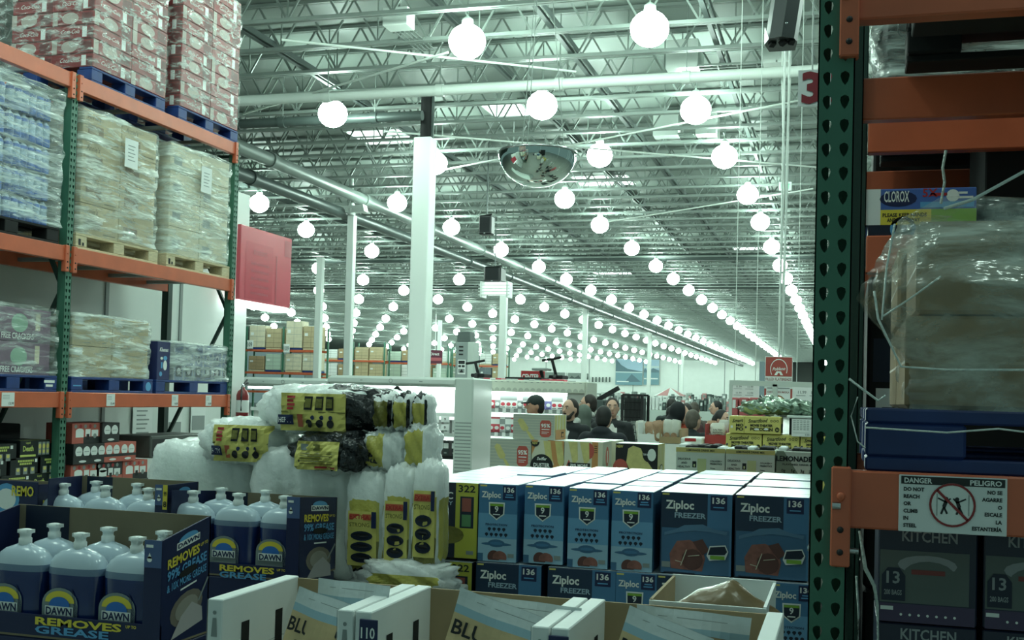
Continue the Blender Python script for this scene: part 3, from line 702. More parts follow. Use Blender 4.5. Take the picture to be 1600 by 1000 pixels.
for k in range(2): inst(me, 'dark_carton', (x0+.62+k*.52, 4.2, BZ), 0, 'dark carton deep in the shadowed rack, %s' % ('beside the cleaner carton' if k == 0 else 'at the right edge'), 'carton')
def shade_block(x0_, x1_, y0, y1, z0, z1, lab, art=None):  # matte black blocks added to stop light and stand in for shade
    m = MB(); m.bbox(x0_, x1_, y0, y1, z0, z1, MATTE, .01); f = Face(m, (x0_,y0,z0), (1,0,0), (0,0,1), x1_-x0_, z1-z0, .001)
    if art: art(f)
    tag(m.build('shade_block'), lab, 'stack')
shade_block(.07, 2.4, 4.46, 4.8, BZ, 2.6, 'long black filler added for darkness at the back of the shadowed shelf')
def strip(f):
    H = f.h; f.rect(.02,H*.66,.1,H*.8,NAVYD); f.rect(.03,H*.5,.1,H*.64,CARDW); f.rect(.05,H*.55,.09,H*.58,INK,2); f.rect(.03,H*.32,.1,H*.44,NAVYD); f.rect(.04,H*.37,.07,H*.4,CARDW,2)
shade_block(.07, 2.4, 3.95, 4.75, 1.2, BZ-.125, 'black filler added for shade behind the big brown load, with small white labels', strip)
shade_block(.1, 2.6, 4.95, 5.4, .0, 3.9, 'tall black blocker added to keep light out behind the shadowed rack')
shade_block(.07, 2.4, 3.95, 4.75, .0, 1.195, 'black filler added for shade low down behind the kitchen bag cartons')
# wrapped goods glimpsed on the beams above
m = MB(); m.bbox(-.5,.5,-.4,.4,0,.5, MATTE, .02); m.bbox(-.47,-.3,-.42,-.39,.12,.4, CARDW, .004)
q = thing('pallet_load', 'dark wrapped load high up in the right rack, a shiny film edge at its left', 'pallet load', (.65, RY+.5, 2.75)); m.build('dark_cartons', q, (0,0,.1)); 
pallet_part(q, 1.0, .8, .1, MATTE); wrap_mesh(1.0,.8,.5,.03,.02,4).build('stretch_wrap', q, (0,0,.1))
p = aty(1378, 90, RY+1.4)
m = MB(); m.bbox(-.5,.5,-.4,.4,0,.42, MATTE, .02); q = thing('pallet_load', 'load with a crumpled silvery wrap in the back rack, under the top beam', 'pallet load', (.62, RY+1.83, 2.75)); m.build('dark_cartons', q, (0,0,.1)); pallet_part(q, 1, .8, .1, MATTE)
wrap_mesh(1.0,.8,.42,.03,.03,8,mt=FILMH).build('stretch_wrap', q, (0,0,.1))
# big wrapped brown load standing on the lower beam
pl = aty(1352, 690, RY+.04).x
LZ0 = RZ[0]; pz = aty(1450,640,RY+.05).z; tz = aty(1450,325,RY+.1).z
w = 1.1; q = thing('pallet_load', 'big brown carton load in loose stretch film on a navy pallet, right rack', 'pallet load', (pl+w/2+.0, RY+.49, LZ0))
def ppart(parent):
    m = MB(); h = pz-LZ0; e = .03
    for k in range(4): a = -.47+k*.27; m.bbox(-w/2, w/2, a, a+.13, h-e, h, NAVYP, .004)
    for x in (-w/2, -.1, w/2-.2):
        for y in (-.47, -.07, .33): m.bbox(x, x+.2, y, y+.14, e, h-e, NAVYP, .006)
    for k in range(3): a = -.47+k*.4; m.bbox(-w/2, w/2, a, a+.14, 0, e, NAVYP, .004)
    m.build('pallet', parent)
NAVYP = mat('navy pallet paint', (26,50,104), .5, var=.2, vscale=8)
ppart(q)
BRN = mat('brown shipping carton', (156,132,98), .75, var=.15, vscale=6)
def brown_art(F, w, d, h):
    for s in ('front','left'):
        p = F[s]; p.rect(0,h*.485,p.w,h*.515,mat('packing tape', (170,150,116), .35)); p.rect(p.w*.66,h*.62,p.w*.86,h*.8,TAN)
H = tz-pz-.03; me = carton(.5,.42,H/2-.004, BRN, brown_art, .008, name='brown_carton')
for z in range(2):
    for x in range(2):
        inst(me, 'brown_carton', (-w/2+.33+x*.51+.02*z, -.2, pz-LZ0+z*H/2+.002), 0, parent=q)
        inst(me, 'brown_carton', (-w/2+.33+x*.51, .23, pz-LZ0+z*H/2+.002), 0, parent=q)
LOOSE = film('loose film', lo=.12, hi=.7, c=(206,216,208), scale=5, stretch=(.8,.8,2.0), rough=.16, bump=1.0, t0=.42, t1=.68)
def bul(u, v):
    # bag of slack film hanging off the left front corner
    s_ = max(0, 1-abs((u-.985) if u > .5 else (u+.015))/.16)
    return .12*s_*math.exp(-((v-.6)/.3)**2)+.0
wrap_mesh(w-.12,.9,H+.01,.02,.016,21,mt=LOOSE,bulge=bul,sag=.02,nz=30).build('stretch_wrap', q, (.06,0,pz-LZ0))
FILMR = mat('twisted film rope', (210,220,214), .2, bump=.6, bscale=60)
m = MB()
def fr(pts, r=.005):
    r *= .55
    m.tube([Vector((aty(x,y,RY+yy).x-(pl+w/2), yy-.49, aty(x,y,RY+yy).z-LZ0)) for x,y,yy in pts], r, FILMR, 6)
fr([(1366,455,.0),(1372,498,-.01),(1408,573,-.012),(1480,578,-.012),(1600,578,-.01)]); fr([(1380,494,-.01),(1420,468,-.012),(1470,432,-.01)], .004); fr([(1378,500,-.01),(1385,420,-.01),(1398,350,.0)], .004)
fr([(1475,326,.02),(1520,312,.03),(1600,268,.05)], .007); fr([(1327,592,-.0),(1345,606,-.012),(1372,626,-.012),(1384,618,-.012)], .005); fr([(1340,620,.0),(1330,650,.0),(1340,690,.0),(1352,700,0)], .003); fr([(1352,668,-.012),(1480,676,-.012),(1560,670,-.012),(1600,675,-.012)], .004)
m.build('film_rope', q)
# hanging film strand in the dark above
m = MB(); m.tube([aty(1478,235,3.2), aty(1473,262,3.2), aty(1476,285,3.2), aty(1470,318,3.2)], .004, FILMR, 6); tag(m.build('film_strand'), 'loose strand of film hanging in the dark of the right rack', 'strand')
# warning plate on the lower beam
p0, p1 = aty(1405, 741, RY-.006), aty(1573, 838, RY-.006)
W_, H_ = p1.x-p0.x, aty(1405,741,RY).z-aty(1405,829,RY).z
m = MB(); m.bbox(0, W_, 0, .004, 0, H_, CARDW, .001)
f = Face(m, (0,0,0), (1,0,0), (0,0,1), W_, H_, .0007)
SG = mat('sign black', (30,36,36), .5); SR = mat('sign red', (140,44,44), .5)
f.rect(W_*.02,H_*.84,W_*.98,H_*.98,SG); f.text('DANGER', W_*.05,H_*.865,H_*.085,PWHITE,w=W_*.26,bold=.03); f.text('PELIGRO', W_*.95,H_*.865,H_*.085,PWHITE,w=W_*.29,al='r',bold=.03)
for k, (a, c) in enumerate((('DO NOT','NO SE'),('REACH','AGARRE'),('OR','O'),('CLIMB','ESCALE'),('IN','LA'),('STEEL','ESTANTERÍA'))):
    y = H_*(.72-.128*k); f.text(a, W_*.045, y, H_*.062, SG, bold=.04, sx=.95); f.text(c, W_*.955, y, H_*.062, SG, al='r', bold=.04, sx=.95)
cx, cy, R_ = W_*.5, H_*.5, H_*.385
f.disc(cx, cy, R_, PWHITE, k=2, n=28)
for sx, lean in ((-.36,.1),(.3,-.1)):
    X = cx+R_*sx; Y_ = cy
    f.disc(X+R_*lean, Y_+R_*.28, R_*.09, SG, k=3); f.line(X+R_*lean, Y_+R_*.2, X, Y_-R_*.1, R_*.16, SG, 3); f.line(X, Y_-R_*.1, X-R_*.12, Y_-R_*.42, R_*.09, SG, 3); f.line(X, Y_-R_*.1, X+R_*.14, Y_-R_*.4, R_*.09, SG, 3)
    f.line(X+R_*lean, Y_+R_*.12, X-R_*.26, Y_+R_*.3, R_*.07, SG, 3); f.line(X+R_*lean, Y_+R_*.12, X+R_*.28, Y_+R_*.3, R_*.07, SG, 3)
f.line(cx-R_*.66,cy-R_*.5,cx-R_*.66,cy+R_*.5,R_*.04,GREY,3); f.line(cx+R_*.7,cy-R_*.45,cx+R_*.7,cy+R_*.5,R_*.04,GREY,3)
f.ring(cx, cy, R_*.9, R_, SR, 4); f.line(cx-R_*.66, cy+R_*.66, cx+R_*.66, cy-R_*.66, R_*.12, SR, 4)
tag(m.build('warning_sign', None, (p0.x, RY-.0062, aty(1405,829,RY).z)), 'white bilingual danger plate with a crossed-out climbing figure on the orange beam', 'sign')
# kitchen bag cartons below
KB = mat('dark kitchen bag carton', (30,36,58), .3); KG = mat('grey bag picture', (92,102,98), .4); KP = mat('plum stripe', (70,56,88), .4)
def kit_art(F, w, d, h):
    p = F['front']; p.text('KITCHEN', w*.52, h*.84, h*.11, mat('silver lettering', (150,156,158), .4), w=w*.56, al='c', k=2)
    p.rect(w*.02,h*.2,w*.92,h*.74,KG); p.disc(w*.5,h*.6,w*.3,MATS['silver lettering'],h*.1,k=2); p.disc(w*.52,h*.5,w*.26,KG,h*.14,k=3); p.text('KITCHEN'[:0] or '', 0, 0, h, INK) if False else p.rect(w*.34, h*.5, w*.68, h*.55, mat('brick lettering', (130,60,56), .5), 4)
    p.poly([(w*.04,h*.22),(w*.28,h*.22),(w*.28,h*.48),(w*.22,h*.56),(w*.1,h*.56),(w*.04,h*.48)], NAVYD, 4); p.text('13', w*.155, h*.4, h*.12, MATS['silver lettering'], al='c', k=5); p.text('200 BAGS', w*.155, h*.28, h*.05, MATS['silver lettering'], al='c', w=w*.18, k=5)
    p.rect(w*.02,h*.0,w*.98,h*.19,KP,1); p.rect(w*.03,h*.12,w*.16,h*.16,PWHITE,2)
    for k in range(7): p.disc(w*.24+k*w*.09,h*.08,w*.014,PWHITE,k=2)
kx0 = aty(1372, 900, RY+.14).x; KW = aty(1528,900,RY+.14).x-kx0; KHh = aty(1420,822,RY+.14).z-aty(1420,974,RY+.14).z
me = carton(KW,.3,KHh, KB, kit_art, .003, name='bag_carton')
zt = aty(1420,822,RY+.14).z
labs = ['dark kitchen bag carton directly under the danger plate','dark kitchen bag carton right of the one under the danger plate','dark kitchen bag carton at the bottom right corner, lettering facing out','dark kitchen bag carton at the bottom right edge']
for z in range(2):
    for x in range(2): inst(me, 'bag_carton', (kx0+KW/2+x*(KW+.012), RY+.3, zt-KHh*(z+1)-.003*z), 0, labs[z*2+x], 'carton', 'dark kitchen bag cartons')
zb_ = zt-KHh*2-.003
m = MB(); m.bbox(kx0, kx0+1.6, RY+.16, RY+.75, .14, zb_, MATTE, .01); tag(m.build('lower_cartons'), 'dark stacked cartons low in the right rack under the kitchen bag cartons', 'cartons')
q = thing('pallet', 'dark pallet on the floor under the right rack', 'pallet', (kx0+.8, RY+.46, 0)); o = pallet_part(q, 1.6, .7, .14, MATTE, name='boards')
m = MB(); vs = []; 
for k, x in enumerate((1352,1364,1372)):
    pass
q = [aty(x, y, RY+.1) for x, y in ((1340,835),(1362,900),(1372,1000),(1352,1010))]
m.tube([aty(1343,830,RY+.12),aty(1348,860,RY+.1),aty(1352,888,RY+.09),aty(1366,915,RY+.1),aty(1371,945,RY+.11),aty(1372,1010,RY+.12)], [.003,.004,.005,.004,.003,.002], FILMR, 6)
m.tube([aty(1338,900,RY+.2),aty(1342,960,RY+.2),aty(1340,1020,RY+.2)], .003, FILMR, 6)
tag(m.build('film_strip'), 'glinting strip of torn film beside the kitchen bag cartons', 'film')
# ------------------------------------------------------------------ dish soap display
def soap_mesh():
    """big flat-sided soap bottle: navy liquid below, clear headspace, white flip cap, label on the front"""
    m = MB(); w, d = SW*.485, .047
    LIQ = mat('blue dish soap bottle', (22,44,98), .18, spec=.6, coat=.3); AIR = mat('clear empty shoulder', (188,204,216), .22, spec=.6); CAPM = mat('white bottle cap', (228,234,232), .35)
    prof = [(0,0),(.92,.0),(1,.012),(1,.06),(.96,.1),(.95,.13),(.98,.165),(1,.195),(.985,.214),(.93,.23),(.82,.244),(.64,.256),(.42,.263),(.26,.268),(.22,.271)]
    mats = [LIQ]*7+[mat('half clear soap level', (104,124,148), .2, spec=.6)]+[AIR]*6
    m.lathe([(r,z) for r, z in prof], LIQ, 28, sx=w, sy=d, pw=1.35, mats=mats)
    m.lathe([(.017,.264),(.019,.268),(.019,.284),(.016,.287),(.016,.296),(.019,.299),(.019,.309),(.01,.312),(0,.312)], CAPM, 14)
    m.box(-.019,.022,-.013,.013,.3,.31, CAPM)
    f = Face(m, (-w, -d-.0, .04), (1,0,0), (0,0,.86), w*2, .26, .0012)
    # label: arch with a yellow cap, clear grey field and the word mark
    cx = w*.72; LB = mat('pale label film', (128,140,140), .4)
    def arch(x0, x1, y0, y1, mm, k, top=1.0, n=12):
        c = (x0+x1)/2; r = (x1-x0)/2; pts = [(x0,y0),(x1,y0)]+[(c+r*math.cos(PI*i/n), y1+top*r*math.sin(PI*i/n)) for i in range(n+1)]
        f.poly(pts, mm, k)
    arch(cx-w*.66, cx+w*.66, .0, .085, LB, 1, .9); arch(cx-w*.54, cx+w*.54, .09, .092, YELLOW, 2, .75); arch(cx-w*.38, cx+w*.38, .07, .082, mat('logo blue', (44,110,190), .4), 3, .8)
    f.rect(cx-w*.52, .048, cx+w*.52, .078, PWHITE, 4); f.text('DAWN', cx, .051, .023, NAVY, al='c', w=w*.96, k=5, bold=.03); f.rect(cx-w*.4,.02,cx+w*.4,.03,GREY,4)
    # flat dark patch painting the shade of the moulded grip groove
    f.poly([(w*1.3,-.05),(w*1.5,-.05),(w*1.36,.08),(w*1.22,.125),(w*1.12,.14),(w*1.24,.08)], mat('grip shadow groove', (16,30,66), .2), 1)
    return m.mesh('soap_bottle')
Y1 = 2.74
SW = (aty(222,840,Y1).x-aty(131,838,Y1).x)*.985
SOAP = soap_mesh()
DARKB = mat('navy display carton', (20,32,72), .5); PALEB = mat('slate print', (74,96,140), .5)
def soap_tray(label, Yf, pxl, pxc, pxb, ptop, pback, plip, shear, text_front, full=True, yel=False):
    """display tray: pxl left edge, pxc front right corner, pxb back right corner (pixels of the rim)"""
    X1 = aty(pxc, ptop, Yf).x; X0 = aty(pxl, ptop, Yf).x; zt = aty(pxc, ptop, Yf).z
    dep = max(.2, min(.34, atx(pxb, pback, X1).y-Yf)); zb_ = aty(pxb, pback, Yf+dep).z; zl = zt-plip; zb0 = zt-.296
    t = thing('display_tray', label, 'tray', ((X0+X1)/2, Yf, zb0), 0, 'navy dish soap display trays')
    W = X1-X0; hw = W/2; th = .006; h = zt-zb0; hb = zb_-zb0; hl = zl-zb0
    m = MB(); m.box(-hw,hw,0,dep,0,th,KRAFTD); m.build('base', t)
    m = MB(); m.box(-hw,hw,dep-th,dep,th,hb,KRAFTD); f = Face(m, (-hw,dep-th,0), (1,0,0), (0,0,1), W, hb, .001); f.rect(.03,hb*.55,W*.28,hb,NAVYD); m.build('back_panel', t)
    for sx in (-1, 1):
        m = MB(); xi, xo = (hw-th, hw) if sx > 0 else (-hw, -hw+th)
        vs = [(x,y,z) for x in (xi,xo) for y,z in ((.0,th),(dep,th),(dep,hb),(.0,h))]
        m.add(vs, [(0,1,2,3),(7,6,5,4),(0,4,5,1),(1,5,6,2),(2,6,7,3),(3,7,4,0)], DARKB)
        m.add([(xi-.0006*sx,y,z) for x,y,z in vs[:4]], [(0,1,2,3)], KRAFTD)
        if sx > 0:
            u = Vector((0, dep, (hb-h)*1.0)); f = Face(m, (xo,0,h-.29), u.normalized(), (0,0,1), u.length, .29, .0008); L = u.length; Hh = .29
            f.disc(L*.52,Hh*.9,L*.2,SKY,Hh*.055,a0=0,a1=PI); f.rect(L*.28,Hh*.83,L*.76,Hh*.9,PWHITE); f.text('DAWN',L*.52,Hh*.845,Hh*.042,NAVY,w=L*.44,al='c',bold=.03)
            f.text('REMOVES', L*.1, Hh*.7, Hh*.085, YELLOW, w=L*.66, bold=.035); f.text('UP TO', L*.78, Hh*.75, Hh*.03, YELLOW, w=L*.16); f.text('99% GREASE', L*.1, Hh*.585, Hh*.085, SKY, w=L*.82, bold=.03)
            f.disc(L*.52,Hh*.58,L*.2,MATTE,Hh*.04,k=4); f.text('& 10X MORE GREASE', L*.1, Hh*.475, Hh*.07, SKY, w=L*.82, bold=.02); f.rect(L*.38,Hh*.42,L*.72,Hh*.437,PWHITE)
            f.disc(L*.52,Hh*.22,L*.34,mat('plate print', (120,112,100), .5),Hh*.16,k=1); f.disc(L*.52,Hh*.22,L*.24,mat('plate rim print', (150,146,136), .5),Hh*.11,k=2)
            f.poly([(L*.2,Hh*.0),(L*.86,Hh*.0),(L*.84,Hh*.14),(L*.62,Hh*.25),(L*.4,Hh*.17)],mat('cloth print', (176,172,172), .6),3); f.line(L*.76,Hh*.22,L*.96,Hh*.4,L*.03,GREY,3)
        m.build('side_panel', t)
    # front: low lip, right corner flap
    m = MB(); m.box(-hw,hw,0,th,th,hl,DARKB); f = Face(m, (-hw,0,0), (1,0,0), (0,0,1), W, hl, .001)
    f.disc(W*.14,hl-.02,.04,SKY,.018); f.text('DAWN', W*.14, hl-.028, .016, PWHITE, al='c', k=2); f.text('REMOVES', W*.4, hl-.026, .02, YELLOW, w=W*.42, bold=.035); f.text('UP TO', W*.84, hl-.014, .008, YELLOW); f.text('GREASE', W*.4, hl-.05, .02, SKY, w=W*.36, bold=.03)
    m.build('front_lip', t)
    cw_ = X1-aty(pxc-27*(Y1/Yf), ptop, Yf).x
    m = MB(); m.box(hw-cw_,hw,-.004,.001,th,h,DARKB); f = Face(m, (hw-cw_,-.004,0), (1,0,0), (0,0,1), cw_, h, .001)
    f.rect(.0,h-.075,cw_*(.62 if yel else 1),h,PALEB); f.rect(cw_*.1, h-.02, cw_*.52, h-.012, PWHITE, 2); f.disc(cw_*.32,h-.052,.008,PWHITE,k=2); f.poly([(cw_*.32-.007,h-.05),(cw_*.32+.007,h-.05),(cw_*.32,h-.034)],PWHITE,2)
    if yel: f.rect(cw_*.62,h-.09,cw_*.97,h,YELLOW,2); f.text('99', cw_*.8, h-.04, .016, INK, al='c', w=cw_*.22, k=3); f.text('8', cw_*.8, h-.08, .02, INK, al='c', k=3)
    m.build('corner_flap', t)
    return t, X0, X1, Yf, zb0+th, dep
def bottles(X1, y, z, n, first_px, dx, lab, group, Yf, skip=0):
    for k in range(skip, n):
        p = aty(first_px, 840, y).x+k*SW/.985*dx
        o = inst(SOAP, 'soap_bottle', (p, y, z), 0, lab % ORD[k], 'bottle', group)
tr = soap_tray('navy dish soap tray at the front left corner', Y1, -62, 255, 330, 845, 806, .232, 1, True)
zb0 = tr[4]
capz = aty(131,832,Y1+.07).z
z1b = capz-.312
bz = MB()
def riser(X0, X1, y0, y1, z0, z1): pass
bottles(0, Y1+.07, z1b, 3, 40, 1, 'big blue dish soap bottle, %s in the front row of the nearest tray', 'dish soap bottles', Y1)
bottles(0, Y1+.185, z1b+.005, 3, 85, 1, 'big blue dish soap bottle, %s in the back row of the nearest tray', 'dish soap bottles', Y1)
YC = 3.66
trC = soap_tray('navy dish soap tray in the second row, in front of the trash bag heap', YC, 268, 470, 527, 777, 777, .25, 1, True)
zc = aty(375,770,YC+.07).z-.312
bottles(0, YC+.07, zc, 3, 300, 1, 'blue dish soap bottle, %s in front row of tray before the trash bags', 'dish soap bottles', YC)
bottles(0, YC+.185, zc+.005, 2, 343, 1, 'blue dish soap bottle, %s in back row of tray before the trash bags', 'dish soap bottles', YC)
trB = soap_tray('navy dish soap tray in the second row, below the coral cartons', YC+.02, 75, 264, 300, 758, 752, .155, 1, True, yel=True)
zb2 = aty(160,758,YC+.09).z-.312
bottles(0, YC+.09, zb2, 3, 97, 1, 'blue dish soap bottle, %s in the front row of the tray below the coral cartons', 'dish soap bottles', YC)
bottles(0, YC+.2, zb2+.005, 2, 147, 1, 'blue dish soap bottle, %s in the back row of the tray below the coral cartons', 'dish soap bottles', YC)
trA = soap_tray('navy dish soap tray at the left edge, second row', YC+.04, -130, 62, 72, 757, 752, .155, 1, True, yel=True)
m = MB(); m.bbox(0,.34,-.006,0,0,.1,DARKB,.001); f = Face(m, (0,-.006,0), (1,0,0), (0,0,1), .34,.1,.001); f.disc(.2,.03,.06,SKY,.06); f.disc(.2,.03,.045,PWHITE,.04,k=2); f.text('REMOVES', .285, .028, .036, YELLOW, k=3, w=.16, bold=.03) if False else f.text('REMO', .225, .045, .036, YELLOW, k=3, w=.1, bold=.03)
p = aty(-55, 785, YC+.03); m.build('printed_flap', trA[0], (p.x-trA[0].location.x, -.012, p.z-trA[0].location.z-.005))
# cases and pallets that carry the trays
def base_block(name, x0, x1, y0, y1, z, lab, mt=KRAFT):
    q = thing('pallet', 'wooden pallet on the floor under the '+lab, 'pallet', ((x0+x1)/2, (y0+y1)/2, 0)); pallet_part(q, x1-x0, y1-y0, .14, WOODP, name='boards')
    m = MB(); n = max(1, int((z-.14)/.3)); hh = (z-.14)/n
    for k in range(n): m.bbox(x0, x1, y0, y1, .14+k*hh, .14+(k+1)*hh, mt, .006)
    tag(m.build(name), 'closed cases stacked under the '+lab, 'cases')
base_block('case_stack', tr[1], tr[2], Y1, Y1+tr[5], tr[0].location.z, 'nearest dish soap tray', DARKB)
xx0 = min(trA[1], trB[1]); zlow = min(trA[0].location.z, trB[0].location.z, trC[0].location.z)
for tq, lab in ((trA,'left edge dish soap tray'),(trB,'middle dish soap tray'),(trC,'dish soap tray before the trash bags')):
    base_block('case_stack', tq[1]+.002, tq[2]-.002, tq[3], tq[3]+tq[5], tq[0].location.z, lab, DARKB)

# ------------------------------------------------------------------ trash bag heap
BAGW = mat('milky plastic bag pack', (238,244,240), .25, var=.06, vscale=7, bump=.55, bscale=22, spec=.6)
_b = BAGW.node_tree.nodes['Principled BSDF']; _b.inputs['Subsurface Weight'].default_value = .85; _b.inputs['Subsurface Radius'].default_value = (1,1,1); _b.inputs['Subsurface Scale'].default_value = .16
BAGK = mat('black bag roll', (26,30,32), .22, bump=.7, bscale=30, spec=.6)
BAGY = mat('yellow pack print', (196,186,92), .3, var=.15, vscale=14, bump=.4, bscale=26)
BAGO = mat('olive pack print', (120,116,52), .3, var=.2, vscale=16, bump=.4)
def soft(w, d, h, paint=None, seed=0, amp=.008, p=3.2, n=(30,14,14)):
    """rounded, crinkled soft pack; paint(u,v,side) picks a material, u,v in 0..1 on the side"""
    rnd = random.Random(seed); m = MB(); ph = [rnd.uniform(0,6.3) for _ in range(9)]
    nx, ny, nz = n
    def P(x, y, z):
        q = (abs(x)**p+abs(y)**p+abs(z)**p)**(1/p); L = max(abs(x),abs(y),abs(z)); k = L/q if q else 1
        e = 1+amp/ min(w,d,h)*(math.sin(x*7+ph[0]+z*5)+math.sin(y*9+ph[1]-x*6)+.7*math.sin(z*13+ph[2]+x*17)+.6*math.sin(x*23+ph[3]+y*19))
        k = (k*.55+.45*(1 if q == 0 else k))*e
        return (x*k*w/2, y*k*d/2, z*k*h/2+h/2)
    for side, (na, nb) in dict(front=(nx,nz), back=(nx,nz), left=(ny,nz), right=(ny,nz), top=(nx,ny), bottom=(nx,ny)).items():
        ids = []
        vs = []
        for j in range(nb+1):
            for i in range(na+1):
                u, v = i/na, j/nb; a, c = 2*u-1, 2*v-1
                vs.append(P(*{'front':(a,-1,c),'back':(-a,1,c),'left':(-1,-a,c),'right':(1,a,c),'top':(a,c,1),'bottom':(-a,c,-1)}[side]))
        for j in range(nb):
            for i in range(na):
                k = j*(na+1)+i; u, v = (i+.5)/na, (j+.5)/nb
                mm = (paint(u, v, side) if paint else None) or BAGW
                m.add([vs[k], vs[k+1], vs[k+na+2], vs[k+na+1]], [(0,1,2,3)], mm, True)
    me = m.mesh('trash_bag_pack')
    import bmesh
    bm = bmesh.new(); bm.from_mesh(me); bmesh.ops.remove_doubles(bm, verts=bm.verts, dist=.0004); bm.to_mesh(me); bm.free()
    return me
def yellow_label(m, w, h, x0, x1, z0, z1, y, kind=0):
    """flat printed sleeve laid on the front of a soft pack"""
    m_ = MB(); f = Face(m_, (x0,y,z0), (1,0,0), (0,0,1), x1-x0, z1-z0, .0014); W, H = f.w, f.h
    for i in range(14):
        for j in range(9): f.rect(W*i/14,H*j/9,W*(i+1)/14,H*(j+1)/9,PYELLOW,0)
    if kind == 0:
        [f.rect(W*.1,H*(.56+.1*q),W*(.2+.02*(q % 2)),H*(.63+.1*q),REDP) for q in range(4)]
        for k in range(3): f.rect(W*.36+k*W*.17,H*.56,W*.48+k*W*.17,H*.92,INK); f.rect(W*.375+k*W*.17,H*.62,W*.465+k*W*.17,H*.86,BAGO,2)
        f.rect(0,H*.48,W,H*.52,BAGO); f.rect(W*-.04,H*.16,W*.2,H*.42,NAVY,2); f.text('HEFTY', W*.08,H*.22,H*.13,PWHITE,w=W*.2,al='c',k=3); f.rect(W*.26,H*.1,W*.34,H*.44,ORANGE)
        for k in range(3): f.disc(W*.44+k*W*.17,H*.2,W*.055,INK,H*.11); f.disc(W*.5+k*W*.14,H*.36,W*.03,NAVY,H*.06)
    else:
        f.rect(W*.12,H*.68,W*.3,H*.9,GREY); f.rect(W*.42,H*.68,W*.58,H*.9,BAGO)
        for k in range(5): f.rect(W*.12,H*(.56-.09*k),W*.88,H*(.59-.09*k),BAGO)
        f.rect(W*.42, H*.05, W*.7, H*.12, REDP); f.rect(W*.73, H*.05, W*.94, H*.12, REDP)
    return m_
PYF = 3.98
S_ = lambda px, Y=PYF: aty(px, 700, Y).x
ZP = lambda px, py, Y=PYF: aty(px, py, Y).z
heap = []
def pack(px0, px1, ptop, pbot, Yf, d, label, paint=None, seed=0, amp=.008, p=3.2, sleeve=None, name='trash_bag_pack', res=(30,14,14)):
    x0, x1 = aty(px0, ptop, Yf).x, aty(px1, ptop, Yf).x; z1, z0 = aty((px0+px1)/2, ptop, Yf).z, aty((px0+px1)/2, pbot, Yf).z
    w, h = x1-x0, z1-z0
    t = thing(name, label, 'trash bag pack', ((x0+x1)/2, Yf+d/2, z0), 0, 'bulk trash bag packs')
    inst(soft(w, d, h, paint, seed, amp, p, res), 'wrapped_bags', (0,0,0), 0, parent=t)
    t['pk'] = 0; del t['pk']
    if sleeve:
        a0, a1, b0, b1, kind = sleeve
        s_ = yellow_label(None, w, h, -w/2+a0*w, -w/2+a1*w, b0*h, b1*h, -d/2-.006, kind); drape(s_, t.children[0].data, d); s_.build('printed_sleeve', t)
    return t
from mathutils.bvhtree import BVHTree
def drape(m, me, d):
    """lay flat artwork (built just in front of -d/2) onto the soft front of a pack"""
    bv = BVHTree.FromPolygons([v.co for v in me.vertices], [p.vertices for p in me.polygons])
    out = []
    for x, y, z in m.v:
        hs = [bv.ray_cast(Vector((x+a, -2, z+c)), Vector((0,1,0)))[0] for a in (-.02,0,.02) for c in (-.02,0,.02)]
        hs = [q.y for q in hs if q]; y0 = min(hs) if hs else -d/2+.03
        out.append((x, y0-.002+(y+d/2+.006)*2.2, z))
    m.v = out
rect_paint = lambda *R: (lambda u, v, s: next((mm for (sd, u0, u1, v0, v1, mm) in R if sd == s and u0 <= u <= u1 and v0 <= v <= v1), None))
# base layer
pack(226, 392, 692, 905, PYF+.12, .5, 'white trash bag pack at the left end of the heap base', seed=1, amp=.01, p=9)
pack(388, 546, 702, 905, PYF+.06, .5, 'white trash bag pack in the middle of the heap base, behind the soap tray', seed=2, amp=.01, p=9)
yl = lambda a, c: rect_paint(('front',a,c,.34,.74,BAGY),('front',.06,.94,.05,.34,BAGO),('front',.0,1,.0,.05,BAGK),('right',.1,.9,.1,.7,BAGY))
DU = .14
for k, (a, c, top) in enumerate(((538,600,735),(597,646,728),(642,688,722))):
    q = pack(a, c, top, 905, PYF-.0-.03*k, DU, 'upright trash bag pack with yellow printed foot, %s at the heap right end' % ORD[k], yl(.08+.02*k,.92), 10+k, .004, 4, res=(16,14,26))
    w = (aty(c,top,PYF).x-aty(a,top,PYF).x); d = DU; h = aty(a,top,PYF).z-aty(a,905,PYF).z
    m = MB(); f0 = Face(m, (-w/2,-d/2-.006,0), (1,0,0), (0,0,1), w, h, .0014)
    za_, zb_ = h*(.12+.03*k), h*(.62+.06*k)
    for i in range(6):
        for j in range(10): f0.rect(w*(.14+.12*i),za_+(zb_-za_)*j/10,w*(.26+.12*i),za_+(zb_-za_)*(j+1)/10,PYELLOW,0)
    z0 = h*(.12+.03*k); H = h*(.5+.03*k)
    f0.rect(w*.18,z0+H*.84,w*.72,z0+H*.95,ORANGE,1); f0.text('EXTRA',w*.45,z0+H*.86,H*.07,REDP,w=w*.5,al='c',k=2); f0.text('STRONG',w*.45,z0+H*.72,H*.07,BAGO,w=w*.5,al='c',k=2)
    for j in range(3): f0.disc(w*.5,z0+H*(.55-.2*j),w*.27,NAVYD,H*.09,k=1); f0.disc(w*.5,z0+H*(.57-.2*j),w*.2,INK,H*.03,k=2)
    f0.rect(w*.74,z0+H*.7,w*.86,z0+H*1.0,NAVY,2)
    drape(m, q.children[0].data, d); m.build('printed_sleeve', q)
pack(560, 705, 880, 925, PYF-.1, .12, 'crumpled clear and yellow pack corner at the foot of the heap', rect_paint(('front',.1,.9,.1,.6,BAGY)), 17, .008, 3)
